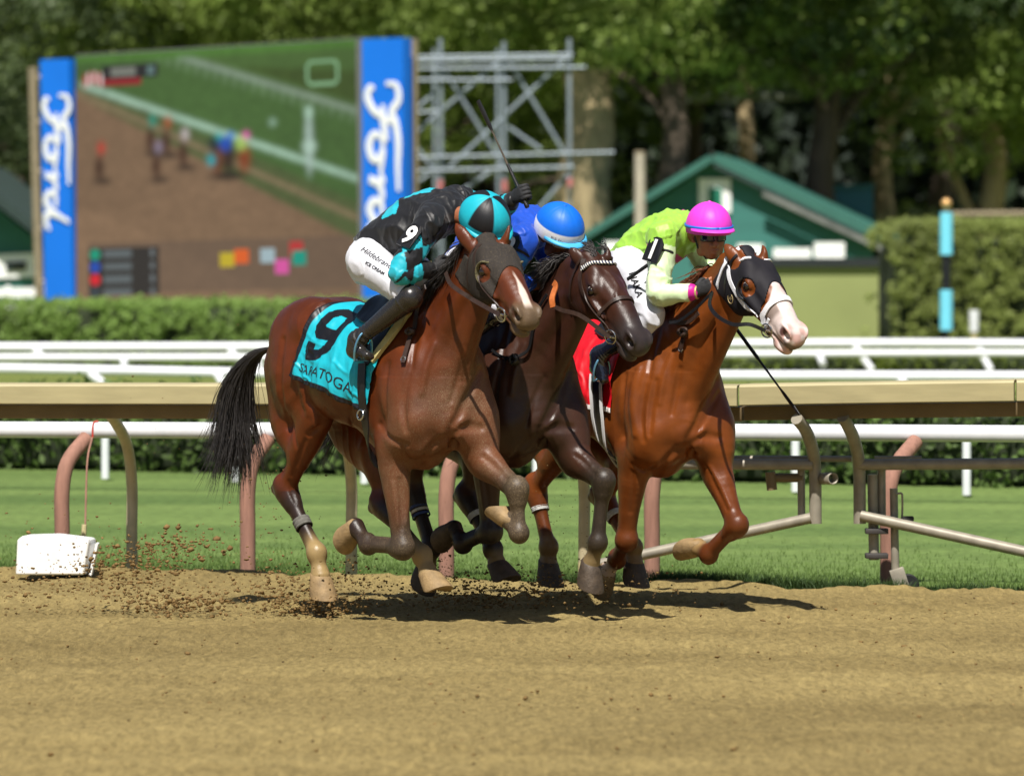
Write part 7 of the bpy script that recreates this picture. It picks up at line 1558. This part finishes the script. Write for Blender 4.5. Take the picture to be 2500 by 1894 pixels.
def print_on(rid, txt, box, m, shear=0.0, bold=0.0, size=1.0):
    v, f = text_mesh(txt, size, shear=shear, bold=bold, fine=.3); v = np.array(v); lo, hi = v.min(0), v.max(0); fn = on_breeches(rid, *box)
    mesh_obj('lettering', [fn(x-lo[0], y, hi[0]-lo[0]) for x, y in v], f, m, rid['root'], smooth=False)
print_on(R9, "Hildebrandt's", (880, 612, 968, 668), INK_M, shear=.35); print_on(R9, 'ICE CREAM', (892, 644, 936, 672), INK_M, bold=.02)
GOLD = mat('pale gold', lin((206, 186, 120)), rough=.4, metal=.3, var=.1)
ring('wrist_band', K9['rwr']*.92+K9['rel']*.08, K9['rwr']-K9['rel'], .034, .007, GOLD, R9['root'])
# ---- rider of number two
p = f2.P
K2 = {k: np.asarray(p(*t)) for k, t in dict(pel=(1140, 640, -.06), wai=(1185, 592, -.03), che=(1255, 560, .03), nek=(1308, 556, .05), hd=(1362, 572, .04),
    rsh=(1278, 590, -.13), rel=(1232, 690, -.25), rwr=(1300, 696, -.08), lsh=(1310, 558, .20), lel=(1340, 640, .28), lwr=(1370, 690, .10),
    rhp=(1140, 655, -.18), rkn=(1230, 745, -.22), ran=(1110, 845, -.32), rhe=(1090, 865, -.32), rto=(1140, 885, -.32),
    lhp=(1185, 645, .06), lkn=(1290, 730, .215), lan=(1200, 800, .32), lhe=(1180, 815, .32), lto=(1230, 840, .32)).items()}
BLUE = np.array(lin((14, 70, 178)))
def silk2(V):
    col = np.repeat(BLUE[None], len(V), 0); d, arc = limb_arc(V, K2, 'r'); col[(d < .08) & (arc > .35) & (arc < .62)] = np.array(lin((40, 120, 190))); return col
LOOK2 = unit(np.array([.86, .0, -.5])); UP2 = np.array([.5, -.12, .86])
R2 = make_jockey(f2, K2, LOOK2, UP2, 'jockey in royal blue silks and blue cap bent low on the dark horse', silk2, WHITEC, SKIN_B, BOOT_C, bt=.2)
CAPB = np.array(lin((16, 104, 214)))
def cap2(th, ph): return np.array(lin((225, 226, 230))) if th > R(75) else CAPB
hc2 = K2['hd']+UP2/np.linalg.norm(UP2)*.035
hm2 = helmet(R2['root'], hc2, LOOK2, UP2, cap2, peak=.032, peak_col=np.array(lin((70, 170, 220))), r=(.152, .126, .140))
goggles(R2['root'], R2['P'], mat('clear goggle lens', (.10, .12, .14), rough=.08, spec=.8, var=.0), WHITE_TAPE)
glove(R2['root'], K2['rwr'], p(1338, 690, -.02)-K2['rwr'], (.3, 0, 1), SKIN_B, name='hand'); glove(R2['root'], K2['lwr'], np.array([.6, -.5, 0]), (.3, 0, 1), SKIN_B, name='hand')
ux = unit(UP2); lx = unit(LOOK2-ux*(LOOK2@ux)); ll = np.cross(ux, lx)
def bandtxt(x, y, deg0=-58, rr=(.155, .129)):
    ph = R(deg0)+x*.22; th = R(90); return hc2+lx*math.sin(th)*math.cos(ph)*rr[0]+ll*math.sin(th)*math.sin(ph)*rr[1]+ux*(math.cos(th)*.135+y*.022)
lettering('lettering', 'RS Jr.', bandtxt, INK_M, hm2, size=1.0, fine=.3)
arm_plate(R2, 'r', .30, np.array([.25, -1, .25]), K2['rsh']-K2['rel'], '2')
# ---- rider of number one
p = f1.P
K1 = {k: np.asarray(p(*t)) for k, t in dict(pel=(1540, 640, -.05), wai=(1568, 606, -.03), che=(1625, 572, .02), nek=(1678, 566, .03), hd=(1730, 574, .01),
    rsh=(1618, 578, -.15), rel=(1608, 718, -.23), rwr=(1700, 714, -.12), lsh=(1672, 560, .20), lel=(1730, 660, .30), lwr=(1760, 705, .14),
    rhp=(1540, 655, -.17), rkn=(1592, 778, -.22), ran=(1462, 868, -.32), rhe=(1450, 884, -.32), rto=(1480, 938, -.32),
    lhp=(1575, 645, .06), lkn=(1628, 748, .215), lan=(1520, 800, .32), lhe=(1500, 815, .32), lto=(1550, 850, .32)).items()}
LIME = np.array(lin((150, 200, 70))); LIMEP = np.array(lin((212, 234, 184))); MAG = np.array(lin((196, 20, 140)))  # pale sleeve lime, with overexposed sunlight put into LIMEP
def silk1(V):
    col = np.repeat(LIME[None], len(V), 0)
    side = unit(K1['lsh']-K1['rsh']); t, d = seg_t(V, K1['wai'], K1['nek']); bx = (V-K1['che'])@side; axz = K1['wai'][2]+(K1['nek'][2]-K1['wai'][2])*t; belly = V[:, 2] < axz-.015
    wv = np.sin(np.abs(bx)*30)*.05; col[belly & (np.abs(t-.50+wv) < .07)] = MAG; col[belly & (np.abs(t-.72+wv) < .055)] = MAG
    for q in 'rl':
        d, arc = limb_arc(V, K1, q); arm = (d < .085) & (arc > .2); col[arm] = LIMEP; col[(d < .085) & (arc > 1.84)] = MAG
    up_ = (V[:, 2] > K1['che'][2]+.06) & (np.abs(bx-.12) < .06); col[up_] = MAG
    return col
LOOK1 = unit(np.array([.93, -.32, -.12])); UP1 = np.array([.10, -.05, .99])
R1 = make_jockey(f1, K1, LOOK1, UP1, 'jockey in lime green silks and pink cap looking ahead from the chestnut horse', silk1, WHITEC, SKIN_C, BOOT_C, bt=.35)
PINK = np.array(lin((226, 66, 200)))
def cap1(th, ph): return PINK
hc1 = K1['hd']+UP1/np.linalg.norm(UP1)*.045
hm1 = helmet(R1['root'], hc1, LOOK1, UP1, cap1, peak=.040, band=(.016, mat('blue elastic', lin((30, 110, 200)), rough=.5, var=.05), 88))
goggles(R1['root'], R1['P'], mat('dark goggle lens', (.012, .016, .05), rough=.05, spec=.9, var=0), GLOVE)
glove(R1['root'], K1['rwr'], p(1748, 690, -.06)-K1['rwr'], (.2, 0, 1), GLOVE, skin=SKIN_C); glove(R1['root'], K1['lwr'], np.array([.6, -.4, -.2]), (.3, 0, 1), GLOVE)
ring('wrist_watch', K1['rwr']*1.02-K1['rel']*.02, K1['rwr']-K1['rel'], .032, .006, GOLD, R1['root'])
P_ = R1['P']; mb = MB(); mb.tube([P_(.02, -.086, .0), P_(.035, -.072, -.06), P_(.05, -.03, -.118), P_(.05, .03, -.118), P_(.035, .072, -.06), P_(.02, .086, .0)], .008, 6, flat=.4); mb.build('chin_strap', GLOVE, R1['root'])
arm_plate(R1, 'r', .30, np.array([.35, -1, .25]), K1['rsh']-K1['rel']+np.array([.12, 0, 0]), '1', w=.10, h=.14)
print_on(R1, 'NAKA', (1536, 668, 1556, 728), INK_M, bold=.02)
wh1 = root_like(H1, 'whip', 'black riding whip hanging below the neck of the chestnut horse', 'whip', 'riding whips')
A, B = p(1770, 765, .16), p(1951, 1012, .10); W = lambda t: A+(B-A)*t
mb = MB(); mb.tube([W(0), W(.2), W(.45)], [.011, .010, .010], 10); mb.build('grip', LEATHER_BK, wh1)
mb = MB(); mb.tube([W(.44), W(.6), W(.75)], [.007, .006, .005], 8); mb.build('shaft', LEATHER_BK, wh1)
mb = MB(); mb.tube([W(.74), W(.80), W(.93), W(1.0)], [.006, .011, .012, .007], 10, flat=.45); mb.build('popper', LEATHER_BK, wh1)
# second whip tucked at the hip of the rider in lime
wk = root_like(H1, 'whip', 'short black whip tucked at the hip of the rider in lime green', 'whip', 'riding whips')
A, B = p(1532, 682, -.30), p(1580, 648, -.30); mb = MB(); mb.tube([A, (A+B)/2, B], .011, 8, flat=.5); mb.build('shaft', LEATHER_BK, wk)
# stirrups
for hz, kn_, an_, to_, nm in ((H9, K9, 'ran', 'rto', 'bay'), (H9, K9, 'lan', 'lto', 'bay'), (H1, K1, 'ran', 'rto', 'chestnut'), (H2, K2, 'ran', 'rto', 'dark')):
    side_ = 'near-hand' if an_[0] == 'l' else 'off-hand'
    st = root_like(hz, 'stirrup', 'light steel stirrup under the %s boot of the rider on the %s horse' % ('left' if an_[0] == 'l' else 'right', nm), 'stirrup', 'stirrups')
    c = kn_[to_]*.62+kn_[an_[0]+'he']*.38; q = -1 if an_[0] == 'r' else 1; d = unit(kn_[to_]-kn_[an_[0]+'he']); u_ = np.array([0, 0, 1.0]); s_ = np.array([0, q, 0])
    mb = MB(); mb.tube([c+s_*.055*math.cos(w)+u_*(.012+.105*max(math.sin(w), -.45))+d*.02*math.sin(w) for w in np.linspace(0, 2*math.pi, 29)], .006, 8, cap=False); mb.build('iron', mat('blue alloy', lin((120, 176, 205)), rough=.3, metal=.8, var=.1), st)
    top = kn_[an_[0]+'kn']*.75+kn_[an_]*.25; top = top+np.array([.03, -q*.06, -.02]); mb = MB()
    ribbon('stirrup_leather', [c+u_*.115, (c+u_*.115+top)/2+s_*.01, top], .016, .005, mat('tan strap', lin((150, 116, 66)), rough=.6, var=.2), st, normal=(0, q, 0), n=12)
